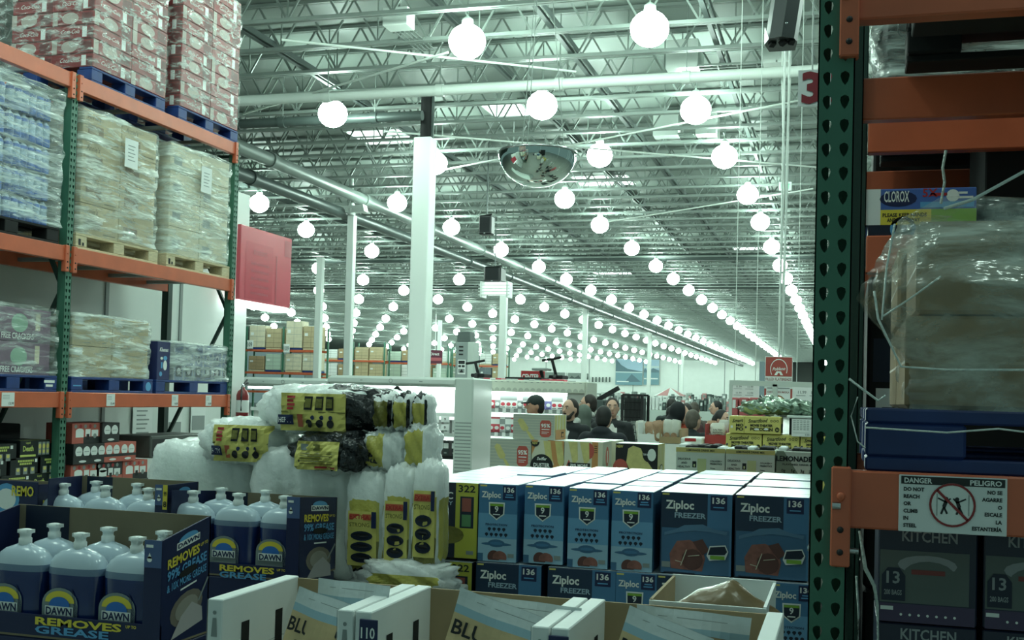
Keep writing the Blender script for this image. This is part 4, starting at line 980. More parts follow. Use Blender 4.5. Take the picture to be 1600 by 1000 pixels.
# middle layer
pack(298, 420, 653, 730, PYF+.05, .4, 'white trash bag pack with a yellow printed end, left in the middle layer', seed=3, sleeve=(.32,.97,.12,.86,0), p=3)
pack(436, 592, 675, 745, PYF-.02, .4, 'black trash bag pack with a plain yellow label, centre of the middle layer', rect_paint(('front',0,1,0,1,BAGK),('top',0,1,0,.8,BAGK),('left',0,1,0,1,BAGK),('right',.0,1,0,1,BAGK)), 4, .01, 2.6, (.18,.62,.14,.78,1))
pack(560, 632, 672, 738, PYF+.02, .2, 'black and yellow bag pack right of the black one in the middle layer', rect_paint(('front',.1,.55,0,1,BAGY),('front',.55,1,.0,1,BAGW)), 5, .008, 2.8, res=(20,14,14))
pack(626, 680, 662, 738, PYF+.03, .13, 'clear bag pack with olive print at the right end of the middle layer', rect_paint(('front',.1,.65,.05,.9,BAGY),('front',.1,.4,.2,.45,NAVY)), 6, .008, 2.8, res=(20,14,14))
# top layer
pack(388, 592, 600, 682, PYF+.08, .42, 'white trash bag pack with a long yellow printed front, topmost of the heap', rect_paint(('front',.74,1,.0,.95,BAGK),('top',.6,1,.0,.6,BAGK),('right',0,1,0,1,BAGK)), 7, .006, 3.4, (.27,.76,.1,.82,0))
for k, (a, c) in enumerate(((572,612),(606,642),(637,670))):
    pack(a, c, 612+2*k, 676, PYF+.02+.02*k, (.3,.2,.12)[k], 'clear-wrapped black and yellow bag roll, %s at the right of the top layer' % ORD[k], rect_paint(('front',.25,.8,.1,.8,BAGO if k == 0 else BAGY),('front',.0,.25,.0,.95,BAGK),('front',.8,1,0,.95,BAGK),('top',.1,.6,.0,.5,BAGK)), 8+k, .006, 2.8, res=(16,14,14))
base_block('case_stack', aty(225,700,PYF+.13).x, aty(698,700,PYF-.05).x, PYF+.0, PYF+.25, aty(460,905,PYF).z-.012, 'front of the trash bag heap', CARDW)
base_block('case_stack', aty(225,700,PYF+.13).x, aty(610,700,PYF-.05).x, PYF+.26, PYF+.64, aty(460,905,PYF).z-.012, 'back of the trash bag heap', CARDW)

# ------------------------------------------------------------------ freezer bag cartons
ZY = 4.25
ZB = mat('mid blue freezer carton', (70,122,164), .4); ZL = mat('light blue freezer carton', (104,158,196), .4); ZLL = mat('pale blue print', (150,186,208), .45); ZD = mat('deep navy freezer carton', (20,48,76), .4)
ZSHEEN = mat('carton lid', (206,218,226), .3, var=.05, vscale=10); MEAT = mat('meat print', (146,92,82), .5, var=.3, vscale=40); MEATD = mat('dark meat print', (96,58,54), .5); BAGP = mat('bag print', (60,104,140), .4)  # pale lid colour carries the lamps' reflection on the carton tops
zx = lambda a: aty(a, 765, ZY).x
LW = (zx(952)-zx(889)); DW = zx(1143)-zx(1031); LH = aty(920,762,ZY).z-aty(920,886,ZY).z
def zl_art(F, w, d, h):
    p = F['front']; p.rect(0,h*.3,w,h*.62,ZL,.5); p.rect(0,0,w,h*.3,ZLL,.5); p.rect(.004,h*.965,w*.2,h*.985,PYELLOW)
    p.text('Ziploc', w*.07, h*.825, h*.075, PWHITE, w=w*.5, bold=.03); p.rect(w*.62,h*.8,w*.95,h*.985,NAVY); p.text('136', w*.785, h*.9, h*.06, PWHITE, w=w*.26, al='c', bold=.03); p.rect(w*.68,h*.83,w*.9,h*.845,SKY,2); p.rect(w*.7,h*.86,w*.88,h*.875,SKY,2)
    def sh(sx, mm, k, top=1):
        cx, cy = w*.47, h*.655; p.poly([(cx-w*.19*sx,cy+h*.1*sx*top),(cx+w*.19*sx,cy+h*.1*sx*top),(cx+w*.18*sx,cy-h*.04*sx),(cx,cy-h*.11*sx),(cx-w*.18*sx,cy-h*.04*sx)], mm, k)
    sh(1.1, PWHITE, 1); sh(.92, NAVYD, 2); p.rect(w*.3,h*.715,w*.64,h*.745,GREENP,3); p.text('9', w*.47,h*.64,h*.075,PWHITE,al='c',k=4,bold=.02); p.rect(w*.38,h*.6,w*.56,h*.615,PWHITE,3)
    p.text('PROTECTION', w*.47, h*.465, h*.025, NAVY, w=w*.56, al='c', k=2)
    for k in range(9):
        r, c = (0, k) if k < 4 else (1, k-4); x = w*(.29+.125*c) if r == 0 else w*(.22+.125*c); y = h*(.42-.07*r); p.disc(x,y,w*.045,NAVYD,h*.02,k=1,n=10); p.poly([(x-w*.03,y-h*.01),(x+w*.03,y-h*.01),(x,y-h*.035)],NAVYD,1)
    p.disc(w*.48,h*.225,w*.4,BAGP,h*.022,k=1); p.disc(w*.48,h*.235,w*.22,BAGP,h*.05,k=1); p.disc(w*.48,h*.235,w*.16,ZB,h*.02,k=2)
    p.disc(w*.42,h*.06,w*.16,MEATD,h*.085,k=2,a0=-.5,a1=PI+.5); p.disc(w*.58,h*.06,w*.18,MEAT,h*.08,k=3,a0=-.4,a1=PI+.3); p.rect(w*.78,h*.06,w*.94,h*.11,GREY,2); p.rect(0,0,w*.14,h*.1,BAGP,1)
def zd_art(F, w, d, h):
    p = F['front']; p.rect(w*.66,h*.0,w,h,ZB,.5); p.rect(w*.02,h*.0,w*.97,h*.56,BAGP,.8); p.rect(.006,h*.965,w*.12,h*.985,PYELLOW)
    p.text('Ziploc', w*.07, h*.8, h*.1, PWHITE, w=w*.4, bold=.03); p.text('FREEZER', w*.2, h*.69, h*.062, mat('pale blue lettering', (160,186,204), .5), w=w*.44, bold=.03)
    p.rect(w*.7,h*.8,w*.93,h*.98,NAVY,1); p.text('136', w*.815, h*.885, h*.07, PWHITE, w=w*.18, al='c', bold=.03); p.rect(w*.74,h*.83,w*.89,h*.845,SKY,2)
    p.poly([(w*.06,h*.5),(w*.22,h*.545),(w*.34,h*.6),(w*.6,h*.62),(w*.74,h*.57),(w*.94,h*.545),(w*.93,h*.5),(w*.72,h*.53),(w*.5,h*.54),(w*.26,h*.51),(w*.06,h*.46)],mat('zip print', (84,124,156), .4),2)
    p.poly([(w*.16,h*.06),(w*.6,h*.04),(w*.64,h*.2),(w*.58,h*.36),(w*.42,h*.42),(w*.24,h*.4),(w*.14,h*.24)],MEAT,2); p.disc(w*.46,h*.18,w*.15,MEATD,h*.13,k=3); p.disc(w*.26,h*.24,w*.06,MATS['meat print'],h*.12,k=4); p.poly([(w*.46,h*.4),(w*.6,h*.44),(w*.7,h*.3),(w*.6,h*.24)],MEATD,3); p.line(w*.3,h*.1,w*.38,h*.3,w*.012,PALE,5); p.line(w*.4,h*.22,w*.56,h*.24,w*.01,PALE,5); p.line(w*.22,h*.16,w*.32,h*.14,w*.01,PALE,5)
    p.poly([(w*.66,h*.24),(w*.7,h*.36),(w*.92,h*.38),(w*.96,h*.3),(w*.92,h*.2),(w*.7,h*.18)],PWHITE,4); p.poly([(w*.68,h*.25),(w*.71,h*.345),(w*.91,h*.365),(w*.945,h*.3),(w*.91,h*.26)],NAVYD,5); p.rect(w*.71,h*.2,w*.91,h*.245,GREENP,5)
    p.rect(w*.03,h*.07,w*.15,h*.14,GREY,3); p.rect(w*.06,0,w*.5,h*.015,NAVYD,1)
def zv_art(F, w, d, h):
    p = F['front']; p.rect(w*.66,0,w,h,mat('olive yellow print', (186,184,70), .45),.5); p.text('ZIPLOC', w*.62,h*.78,h*.09,PWHITE,w=w*.56,al='r',bold=.02); p.text('VARIETY', w*.62,h*.7,h*.05,mat('pale blue lettering',(160,186,204),.5),w=w*.4,al='r'); p.text('322', w*.83,h*.88,h*.09,INK,w=w*.26,al='c',bold=.02,k=2)
    p.rect(w*.73,h*.4,w*.94,h*.82,NAVYD,1); p.rect(w*.76,h*.62,w*.9,h*.8,mat('brick print', (150,80,70), .5),2); p.rect(w*.76,h*.42,w*.9,h*.58,mat('green print 2', (90,140,96), .5),2); p.disc(w*.55,h*.3,w*.25,BAGO,h*.12,k=1); p.rect(w*.84,h*.05,w*.95,h*.1,GREY,2)
ML = carton(LW,DW,LH,ZB,zl_art,.002,name='freezer_bag_carton',top=ZSHEEN,gap=.0009); MD = carton(DW,LW,LH,ZD,zd_art,.002,name='freezer_bag_carton',top=ZSHEEN,gap=.0009); MV = carton(DW*1.02,.16,LH*.98,NAVYD,zv_art,.002,name='variety_bag_carton',top=ZSHEEN,gap=.0009)
zt_ = lambda px, py: aty(px, py, ZY).z
ZTOP = aty(920,763,ZY).z
cols = [(749,'L'),(820,'L'),(889,'L'),(957,'L'),(1031,'D'),(1149,'D')]
nth = {'L':0,'D':0}
for ci, (px, k) in enumerate(cols):
    x0 = zx(px); w, d = (LW, DW) if k == 'L' else (DW, LW); rows = 5 if k == 'L' else 9
    for r in range(rows):
        yy = ZY+.002+r*(d+.004)+d/2+(0.02 if k == 'D' else 0)
        if r == 0: lab = ('light blue freezer bag carton, %s from the left in the front row' if k == 'L' else 'dark navy freezer bag carton, %s of two in the front row') % ORD[nth[k]]
        else: lab = 'freezer bag carton in the rows behind the front ones, only its pale lid showing'
        inst(ML if k == 'L' else MD, 'freezer_bag_carton', (x0+w/2+random.uniform(-.002,.002), yy, ZTOP-LH+random.uniform(-.003,.003)-.0), 0, lab, 'carton', 'freezer bag cartons')
    nth[k] += 1
for r in range(7):
    inst(MV, 'variety_bag_carton', (zx(746)-DW*.51, ZY+.09+r*.166, ZTOP-LH+.002), 0, 'navy and yellow variety bag carton beside the trash bag heap, upper one' if r == 0 else 'variety bag carton behind the front one, only its pale lid showing', 'carton', 'variety bag cartons')
# second layer
Z2 = ZTOP-2*LH-.006
inst(MV, 'variety_bag_carton', (zx(742)-DW*.51, ZY+.07, Z2), 0, 'navy and yellow variety bag carton beside the trash bag heap, lower one', 'carton', 'variety bag cartons')
for k, (px, kk, lab) in enumerate(((748,'D','dark navy freezer bag carton, first from the left in the second layer'),(860,'D','dark navy freezer bag carton, second from the left in the second layer'),(966,'L','light blue freezer bag carton in the second layer, behind the white back tray'),
                                 (1030,'D','dark navy freezer bag carton in the second layer under the left navy one'),(1146,'L','light blue freezer bag carton in the second layer, fourth from the left'),(1208,'L','light blue freezer bag carton in the second layer beside the green upright'))):
    w, d = (LW, DW) if kk == 'L' else (DW, LW)
    inst(ML if kk == 'L' else MD, 'freezer_bag_carton', (zx(px)+w/2, ZY-.01+d/2, Z2), 0, lab, 'carton', 'freezer bag cartons')
base_block('case_stack', zx(749)-DW, zx(1264), ZY+.01, ZY+1.3, Z2-.004, 'freezer bag cartons', ZD)
m = MB(); m.bbox(zx(749)-DW, zx(1264), ZY+DW+.01, ZY+1.3, Z2-.002, ZTOP-LH-.006, ZD, .004); tag(m.build('inner_cases'), 'inner cases of the freezer bag stack, hidden behind its second layer', 'cases')

# ------------------------------------------------------------------ white trays with pouches, nearest to the camera
TZ = 1.42
xs = [(322, 346, 935, 432, 899), (565, 627, 945, 686, 918), (865, 922, 965, 960, 938), (1188, 1224, 985, 1224, 958)]
tfy = atz(335,936,TZ).y; tby = atz(424,899,TZ).y
bx = lambda px, py: atz(px, py, TZ).x
XL = [bx(322,936), bx(595,938), bx(895,955), bx(1222,982)]
WT = .03
WT1 = bx(346,936)-bx(322,936)
TRH = .24
POUCHK = mat('kraft pouch', (196,172,128), .55, var=.08, vscale=12, bump=.2, bscale=20); POUCHW = mat('pale pouch top', (206,214,214), .35, bump=.25, bscale=16); POUCHB = mat('pale blue pouch band', (150,180,192), .4); POUCHD = mat('brown foil pouch', (124,104,74), .3, bump=.4, bscale=14)
def white_tray(x0, x1, y0, y1, z1, label, tagno=False):
    t = thing('white_tray', label, 'tray', ((x0+x1)/2, y0, z1-TRH), 0, 'white display trays')
    hw = (x1-x0)/2; d = y1-y0; th = .005; h = TRH
    m = MB(); m.box(-hw,hw,0,d,0,th,CARDW); m.build('base', t)
    for sx in (-1, 1):
        m = MB(); a, c = (hw-WT, hw) if sx > 0 else (-hw, -hw+WT)
        m.bbox(a,c,0,d,h*.55,h,CARDW,.002); m.box(a+.012,c-.0,0,d,th,h*.55,CARDW)
        for yy in (.28,.72):
            xf = a-.0008 if sx > 0 else c+.0008; xx = (xf-.0004, xf) if sx > 0 else (xf, xf+.0004)
            m.box(xx[0], xx[1], d*yy-.014, d*yy+.014, h*.5, h*.78, MATTE)
        f = Face(m, (a,0,0), (1,0,0), (0,0,1), WT, h, .0008); f.poly([(WT*.3,h*.72),(WT*.7,h*.72),(WT*.62,h*.86),(WT*.38,h*.86)],GREY); f.disc(WT*.5,h*.9,WT*.12,GREY)
        f.line(0,h*.998,0,h*.5,.001,GREY)
        m.build('end_wall', t)
    m = MB(); m.box(-hw+WT,hw-WT,d-th,d,th,h-.004,KRAFT); m.build('back_wall', t)
    m = MB(); m.box(-hw+WT,hw-WT,0,th,th,h*.3,CARDW); m.build('front_lip', t)
    return t
def pouch(w, h, d, band=True, top=None, dark=False):
    m = MB(); n, k = 12, 14; vs = []
    for side in (-1, 1):
        for j in range(k+1):
            v = j/k
            for i in range(n+1):
                u = i/n*2-1; e = (1-u**4)*(1-max(0,(v-.15)/.85)**1.6)
                vs.append((u*w/2*(1-.04*math.sin(v*3)), side*(d/2*e+.0015)+.004*math.sin(u*5+v*7), v*h))
    for s_ in (0, 1):
        for j in range(k):
            for i in range(n):
                q = s_*(n+1)*(k+1)+j*(n+1)+i; f = (q,q+1,q+n+2,q+n+1)
                mm = POUCHD if dark else (POUCHW if j >= 12 else POUCHB if j == 11 else POUCHK)
                m.add([vs[z] for z in (f if s_ == 0 else f[::-1])], [(0,1,2,3)], mm, True)
    if not dark:
        e = d/2*.62+.008
        f = Face(m, (-w/2,-e,0), (1,0,0), (0,(d/2*.8)/h*1.0,1), w, h, .001)
        f.text('BLUELAND', w*.5, h*.62, h*.12, INK, w=w*.88, al='c', k=5, bold=.02); f.rect(w*.2,h*.54,w*.8,h*.555,KRAFTD,5); f.rect(w*.2,h*.93,w*.8,h*.935,GREY,4)
    return m.mesh('pouch')
PO = pouch(.15,.2,.06); POW = pouch(.2,.2,.06); POD = pouch(.2,.2,.08,dark=True)
def put_pouch(px, py, Y, lab, tilt=0, lean=0, me=PO, rz=0):
    p = aty(px, py, Y); o = inst(me, 'pouch', (p.x, Y, max(p.z-.195, TZ-TRH+.008)), rz, lab, 'pouch', 'pouches in the white trays'); o.rotation_euler = (lean, tilt, rz)
    return o
labs = ('white display tray at the bottom, left of the number tag','white display tray at the bottom centre, right of the number tag','white display tray at the bottom right, before the green upright')
trs = []
for k in range(3):
    a, c = XL[k], XL[k+1]-.004
    trs.append(white_tray(a, c, tfy, tby+.02, TZ, labs[k]))
for k, px in ((1, 577), (2, 874)):
    x = aty(px, 975, tfy).x; m = MB(); m.bbox(0,.034,-.003,0,0,.05,NAVY,.001); f = Face(m, (0,-.003,0), (1,0,0), (0,0,1), .034,.05,.0008); f.text('110', .017, .018, .018, PWHITE, al='c', w=.026); f.text('COUNT', .017, .007, .005, PWHITE, al='c')
    m.build('number_tag', trs[k], (x-.017-trs[k].location.x, -.001, TRH-.062))
put_pouch(478, 934, tfy+.06, 'open pouch tilted right in the left white tray', .24, -.1)
put_pouch(545, 914, tfy+.15, 'pouch standing upright behind the tilted one in the left tray', .03, -.05)
put_pouch(752, 944, tfy+.06, 'pouch leaning right in the middle white tray', .26, -.08, POW)
put_pouch(815, 944, tfy+.16, 'pouch with a pale top at the back of the middle tray', .05, -.05, POW)
put_pouch(992, 966, tfy+.06, 'tilted pouch at the left of the right white tray', .3, -.08)
put_pouch(1075, 960, tfy+.15, 'broad pale pouch at the back of the right white tray', .04, -.05, POW)
put_pouch(1085, 1000, tfy+.07, 'brown foil pouch low in the right white tray', .1, -.1, POD)
# tray behind, with a brown pouch lying in it
b0, b1 = atz(990,942,TZ), atz(1020,898,TZ)
X0_, X1_ = atz(1012,940,TZ).x, atz(1200,945,TZ).x; ya, yb = tby+.045, b1.y
t = thing('white_tray', 'open white tray behind the right one, a brown pouch lying in it', 'tray', ((X0_+X1_)/2, ya, TZ-.1)); hw = (X1_-X0_)/2; dd = yb-ya
m = MB(); m.box(-hw,hw,0,dd,0,.006,CARDW); m.build('base', t); m = MB(); m.box(-hw,hw,dd-.006,dd,.006,.105,CARDW); f = Face(m,(-hw,dd-.006,0),(1,0,0),(0,0,1),2*hw,.1,.001); f.poly([(.05,.02),(.09,.075),(.12,.05),(.14,.02)],GREY); m.build('back_panel', t)
m = MB(); m.box(-hw,hw,0,.006,.006,.1,CARDW); m.build('front_panel', t)
for s_ in (-1,1): m = MB(); m.box(min(s_*hw,s_*(hw-.006)),max(s_*hw,s_*(hw-.006)),.006,dd-.006,.006,.102,KRAFT if s_ < 0 else CARDW); m.build('side_panel', t)
m = MB(); m.ell((-.01,0,.058),(.112,.07,.06),POUCHD,22,12,None,lambda p: Vector((p.x, p.y*(1-.6*abs(p.x)), p.z*(1-.75*max(0,abs(p.x)-.1))*(1+.1*math.sin(p.x*9)) if p.z > 0 else p.z)))
tag(m.build('pouch', None, ((X0_+X1_)/2+.035, ya+.1, TZ-.088)), 'brown foil pouch lying across the back white tray', 'pouch', 'pouches in the white trays')
m = MB(); m.bbox(XL[0], XL[3], tfy, tby+.03, .14, TZ-TRH-.002, CARDW, .006); tag(m.build('tray_stack'), 'stack of closed white trays under the open ones', 'trays')
m = MB(); m.bbox(X0_, X1_, ya, yb, .14, TZ-.102, CARDW, .006); tag(m.build('tray_stack'), 'stack of closed white trays under the tray with the brown pouch', 'trays')
q = thing('pallet', 'wooden pallet on the floor under the white trays', 'pallet', ((XL[0]+XL[3])/2, (tfy+tby+.4)/2, 0)); pallet_part(q, XL[3]-XL[0], tby+.4-tfy, .14, WOODP, name='boards')
# ------------------------------------------------------------------ duster cartons
DY = 7.6
dx = lambda a, Y=DY: aty(a, 700, Y).x
DC = mat('cream duster carton', (206,204,182), .55); DG = mat('grey slatted print', (176,180,168), .55); DYL = mat('yellow duster fluff', (206,196,128), .7, var=.12, vscale=30); DOR = mat('orange print', (196,140,84), .5); CORAL = mat('coral print', (186,84,72), .5); LIDW = mat('white carton lid', (226,232,226), .4)
def dus_side(F, w, d, h):
    p = F['right']
    for k in range(4): p.rect(p.w*(.06+.23*k),h*.3,p.w*(.2+.23*k),h*.98,DYL,1)
    p.rect(p.w*.1,0,p.w*.9,h*.4,DOR,2); p.rect(p.w*.55,h*.08,p.w*.75,h*.3,INK,3); p.rect(p.w*.58,h*.11,p.w*.72,h*.24,DOR,4)
def dus_a(F, w, d, h):
    p = F['front']; p.rect(0,0,w,h,DG,.5)
    for k in range(9): p.rect(0,h*(.06+.105*k),w*.98,h*(.075+.105*k),DC,.8)
    p.rect(w*.86,0,w,h,DC,.9) if False else None
    p.poly([(w*.1,h*.74),(w*.16,h*.84),(w*.24,h*.8),(w*.38,h*.46),(w*.36,h*.34),(w*.26,h*.32),(w*.2,h*.42)],DYL,1); p.poly([(w*.32,h*.32),(w*.38,h*.34),(w*.54,h*.02),(w*.44,h*.0)],DYL,1)
    p.poly([(w*.66,h*.2),(w*.7,h*.12),(w*.78,h*.1),(w*.88,h*.12),(w*.93,h*.2),(w*.93,h*.68),(w*.88,h*.78),(w*.7,h*.78),(w*.66,h*.68)],CORAL,1); p.text('95%',w*.795,h*.5,h*.14,PWHITE,w=w*.22,al='c',k=2,bold=.03); p.rect(w*.7,h*.4,w*.89,h*.43,PWHITE,2); p.rect(w*.7,h*.3,w*.88,h*.32,PWHITE,2); p.rect(w*.7,h*.24,w*.84,h*.26,PWHITE,2)
    dus_side(F,w,d,h)
def dus_b(F, w, d, h):
    p = F['front']; p.rect(0,0,w,h,DOR,.5); p.poly([(w*.0,h*.5),(w*.2,h),(w*.5,h),(w*.7,h*.2),(w*.4,0),(0,0)],DC,.8)
    for x in (.36,.72): p.poly([(w*x,h*.98),(w*(x+.22),h*.98),(w*(x+.3),h*.3),(w*(x+.2),h*.08),(w*(x+.1),h*.3)],DYL,1)
    p.disc(w*.32,h*.12,w*.36,INK,h*.42,k=2,a0=0,a1=PI); p.rect(w*-.0,0,w*.68,h*.13,INK,2); p.text('Swiffer',w*.32,h*.34,h*.1,PWHITE,al='c',w=w*.3,slant=.2,k=3); p.text('DUSTER',w*.32,h*.12,h*.12,PWHITE,al='c',w=w*.5,k=3,bold=.02); p.disc(w*.1,h*.94,w*.14,INK,h*.16,k=2,a0=PI,a1=2*PI); p.text('NEW',w*.1,h*.86,h*.07,PYELLOW,al='c',w=w*.16,k=3)
    dus_side(F,w,d,h)
def dus_c(F, w, d, h):
    p = F['front']; p.rect(0,0,w,h,DC,.5); p.rect(w*.72,0,w*.88,h,DOR,.7)
    for x in (.1,.4): p.poly([(w*x,h*.98),(w*(x+.24),h*.98),(w*(x+.26),h*.4),(w*(x+.14),h*.2)],DYL,1)
    p.disc(w*.62,h*.7,w*.16,CORAL,h*.28,k=.8); p.poly([(0,0),(w*.12,h*.4),(w*.3,0)],CORAL,1); p.rect(w*.1,0,w*.68,h*.3,INK,2); p.text('70% MORE',w*.39,h*.17,h*.09,PWHITE,al='c',w=w*.46,k=3,bold=.03); p.text('TRAP & LOCK',w*.39,h*.05,h*.07,PWHITE,al='c',w=w*.46,k=3)
    for k in range(4): p.rect(w*.78,h*(.86-.07*k),w*.86,h*(.88-.07*k),INK,3)
    q = F['right']; q.rect(0,0,q.w,h,DG,.5); q.disc(q.w*.5,h*.5,q.w*.18,CORAL,h*.34,k=1); q.rect(q.w*.46,h*.3,q.w*.54,h*.7,PWHITE,2)
def dus_d(F, w, d, h):
    p = F['front']; p.rect(0,0,w,h,INK,.5); p.text('NEW',w*.1,h*.86,h*.09,PYELLOW,al='c',w=w*.16,k=2)
    p.poly([(w*.3,h*.84),(w*.42,h*.94),(w*.6,h*.86),(w*.68,h*.6),(w*.9,h*.18),(w*.96,h*.0),(w*.4,h*.0),(w*.26,h*.4)],DYL,1); p.disc(w*.12,h*.2,w*.18,CORAL,h*.3,k=1); p.text('DUSTER',w*.14,h*.14,h*.09,PWHITE,al='c',w=w*.24,k=2); p.disc(w*.8,h*.68,w*.16,INK,h*.26,k=2); p.disc(w*.86,h*.66,w*.1,LIDW,h*.2,k=3); p.text('TRAP & LOCK',w*.76,h*.64,h*.06,PWHITE,al='c',w=w*.2,k=4)
    q = F['right']; q.rect(0,0,q.w,h,DYL,.5)
    for k in range(4): q.rect(q.w*(.1+.22*k),h*.3,q.w*(.18+.22*k),h*.95,DC,1)
    q.disc(q.w*.5,h*.2,q.w*.25,INK,h*.14,k=2); q.disc(q.w*.5,h*.2,q.w*.2,DC,h*.11,k=3)
dz = lambda px, py, Y=DY: aty(px, py, Y).z
dh = dz(830,645)-dz(830,684)
def duster(art, x0, x1, Y, zb, h, lab, d=.32):
    a, c = aty(x0,700,Y).x, aty(x1,700,Y).x
    me = carton(c-a, d, h, DC, art, .003, name='duster_carton', top=LIDW, gap=.0012)
    inst(me, 'duster_carton', ((a+c)/2, Y+d/2, zb), 0, lab, 'carton', 'duster cartons'); return a, c
zr = dz(830,687); hl = dz(830,687)-dz(830,734)
duster(dus_a, 801, 865, DY, zr+.002, dh, 'grey slatted duster carton with a coral oval, standing alone on top of the row', .36)
duster(dus_a, 766, 830, DY-.02, zr-hl, hl, 'grey slatted duster carton with a coral oval, left end of the row', .36)
duster(dus_b, 831, 881, DY-.02, zr-hl, hl, 'orange duster carton with a black round badge, second in the row', .36)
duster(dus_c, 882, 942, DY-.02, zr-hl, hl, 'cream duster carton with a black slogan bar, third in the row', .3)
duster(dus_d, 962, 1028, DY-.05, zr-hl, hl, 'black duster carton with a big yellow fluff, right end of the row', .3)
duster(lambda F,w,d,h: None, 905, 962, DY+.34, zr-hl, hl, 'white lidded duster carton behind the middle of the row', .3)
zlow = zr-2*hl-.004
for k in range(4): duster(lambda F,w,d,h: [F['front'].rect(w*q/9,0,w*(q+.4)/9,h*.7,DYL) for q in range(9)], 766+66*k, 831+66*k, DY-.06, zr-hl-.07, .066, 'low striped carton under the duster row, %s from the left' % ORD[k], .6)
base_block('case_stack', dx(766), dx(1030), DY-.06, DY+.66, zr-hl-.072, 'duster cartons', DC)
# ------------------------------------------------------------------ lemonade cartons
LY = 6.3
lx = lambda a, Y=LY: aty(a, 720, Y).x
LC = mat('pale lemonade carton', (206,212,198), .55); LYL = mat('straw band', (206,190,116), .5); LSH = mat('olive wedge print', (128,140,120), .55); LIM = mat('pale lime print', (196,202,146), .55)
def lem_a(F, w, d, h):
    p = F['front']; p.rect(0,h*.84,w,h,LYL,1); p.text('LEMONADE DRINK MIX',w*.5,h*.88,h*.07,INK,al='c',w=w*.58,bold=.02)
    for k, s_ in enumerate(('DELICIOUS','AND','HEALTHY')): p.text(s_,w*.17,h*(.56-.14*k),h*.07,INK,al='c',w=w*(.12 if k == 1 else .26),k=1)
    p.rect(w*.34,h*.3,w*.42,h*.52,INK,1); p.rect(w*.365,h*.33,w*.395,h*.42,LIM,2); p.rect(w*.44,h*.0,w*.62,h*.62,LIM,1)
    p.text('COLLAGEN +',w*.7,h*.52,h*.06,INK,w=w*.24,k=1); p.text('PREBIOTICS',w*.7,h*.42,h*.06,INK,w=w*.24,k=1); p.line(w*.7,h*.3,w*.8,h*.28,.003,INK,1)
def lem_b(F, w, d, h):
    p = F['front']; p.poly([(0,0),(w*.5,0),(w*.14,h),(0,h)],LSH,1); p.text('LEMONADE',w*.0,h*.66,h*.17,INK,w=w*.67,bold=.03); p.text('FLAVORED DRINK MIX',w*.12,h*.52,h*.055,INK,w=w*.62)
    for k, s_ in enumerate(('0g','5g','3g')): p.text(s_,w*(.1+.18*k),h*.28,h*.1,INK,k=2)
    p.text('COLLAGEN',w*.62,h*.32,h*.05,INK,w=w*.24,k=2); p.text('PREBIOTICS',w*.62,h*.25,h*.05,INK,w=w*.24,k=2); p.rect(w*.5,h*.02,w*.6,h*.06,INK,2)
lz1, lz0 = aty(1095,700,LY).z, aty(1095,744,LY).z
for k, (a, c, art, top, lab) in enumerate(((1056,1133,lem_a,699,'pale lemonade mix carton with a straw band, left of two'),(1134,1211,lem_a,702,'pale lemonade mix carton with a straw band, right of two'),(1213,1296,lem_b,702,'grey lemonade carton with large black lettering beside the green upright'))):
    x0, x1 = lx(a), lx(c); me = carton(x1-x0, .3, lz1-lz0, LC, art, .003, name='lemonade_carton', gap=.001)
    inst(me, 'lemonade_carton', ((x0+x1)/2, LY+.15, lz0), 0, lab, 'carton', 'lemonade mix cartons')
    m = MB(); rnd = random.Random(k)
    for j in range(7):
        a_ = x0+.03+(x1-x0-.06)*j/6; m.bbox(a_-.022, a_+.022, LY+.03, LY+.27, lz1-.05, lz1+rnd.uniform(.002,.02), MATTE if rnd.random() < .75 else CARDW, .006)
    tag(m.build('drink_pouches'), 'dark drink pouches poking out of the %s lemonade carton' % ('left','middle','right')[k], 'pouches')
PK = mat('dusty pink carton', (158,112,104), .6)
for k in range(5):
    x0 = lx(1122+k*30); x1 = lx(1151+k*30)
    me = carton(x1-x0, .56, .07, PK, lambda F,w,d,h: (F['front'].rect(w*.1,h*.5,w*.8,h*.7,PALE), F['front'].rect(w*.1,h*.2,w*.5,h*.28,PALE)), .002, name='pink_carton')
    inst(me, 'pink_carton', ((x0+x1)/2, LY+.1, lz0-.073), 0, 'low pink carton under the lemonade cartons, %s from the left' % ORD[k], 'carton', 'low pink cartons')
base_block('case_stack', lx(1050), lx(1296), LY-.2, LY+.42, lz0-.077, 'lemonade cartons', LC)
# ------------------------------------------------------------------ popcorn cartons with silver bags on top
FY = 9.2
fx = lambda a, Y=FY: aty(a, 670, Y).x
fz = lambda y, px=1190, Y=FY: aty(px, y, Y).z
PC = mat('yellow popcorn carton', (206,196,112), .5); PCI = mat('olive black print', (44,44,30), .55)
def pop_art(F, w, d, h):
    p = F['front']; p.text('Smartfood',w*.1,h*.62,h*.2,PCI,w=w*.52,slant=.3,rot=.07,bold=.02); p.text('MOVIE THEATER',w*.16,h*.42,h*.13,PCI,w=w*.62,bold=.05); p.text('POPCORN',w*.16,h*.18,h*.17,PCI,w=w*.62,bold=.05)
    for k in range(3): p.ring(w*(.74+.085*k),h*.76,w*.022,w*.034,PCI,1,12)
    p.disc(w*.9,h*.26,w*.06,PCI,h*.15); p.text('34',w*.9,h*.2,h*.1,PC,al='c',w=w*.06,k=2); p.rect(w*.02,h*.3,w*.06,h*.42,NAVY,1); p.disc(w*.34,h*.26,w*.07,CARDW,h*.06,k=3); p.disc(w*.6,h*.28,w*.06,CARDW,h*.06,k=3)
    F['right'].rect(F['right'].w*.1,h*.1,F['right'].w*.9,h*.6,PCI)
pw = fx(1220)-fx(1163); ph = fz(651,1190)-fz(678,1190)
me = carton(pw, .34, ph, PC, pop_art, .004, name='popcorn_carton', gap=.0015)
zt1 = fz(651); zt2 = zt1-ph-.004
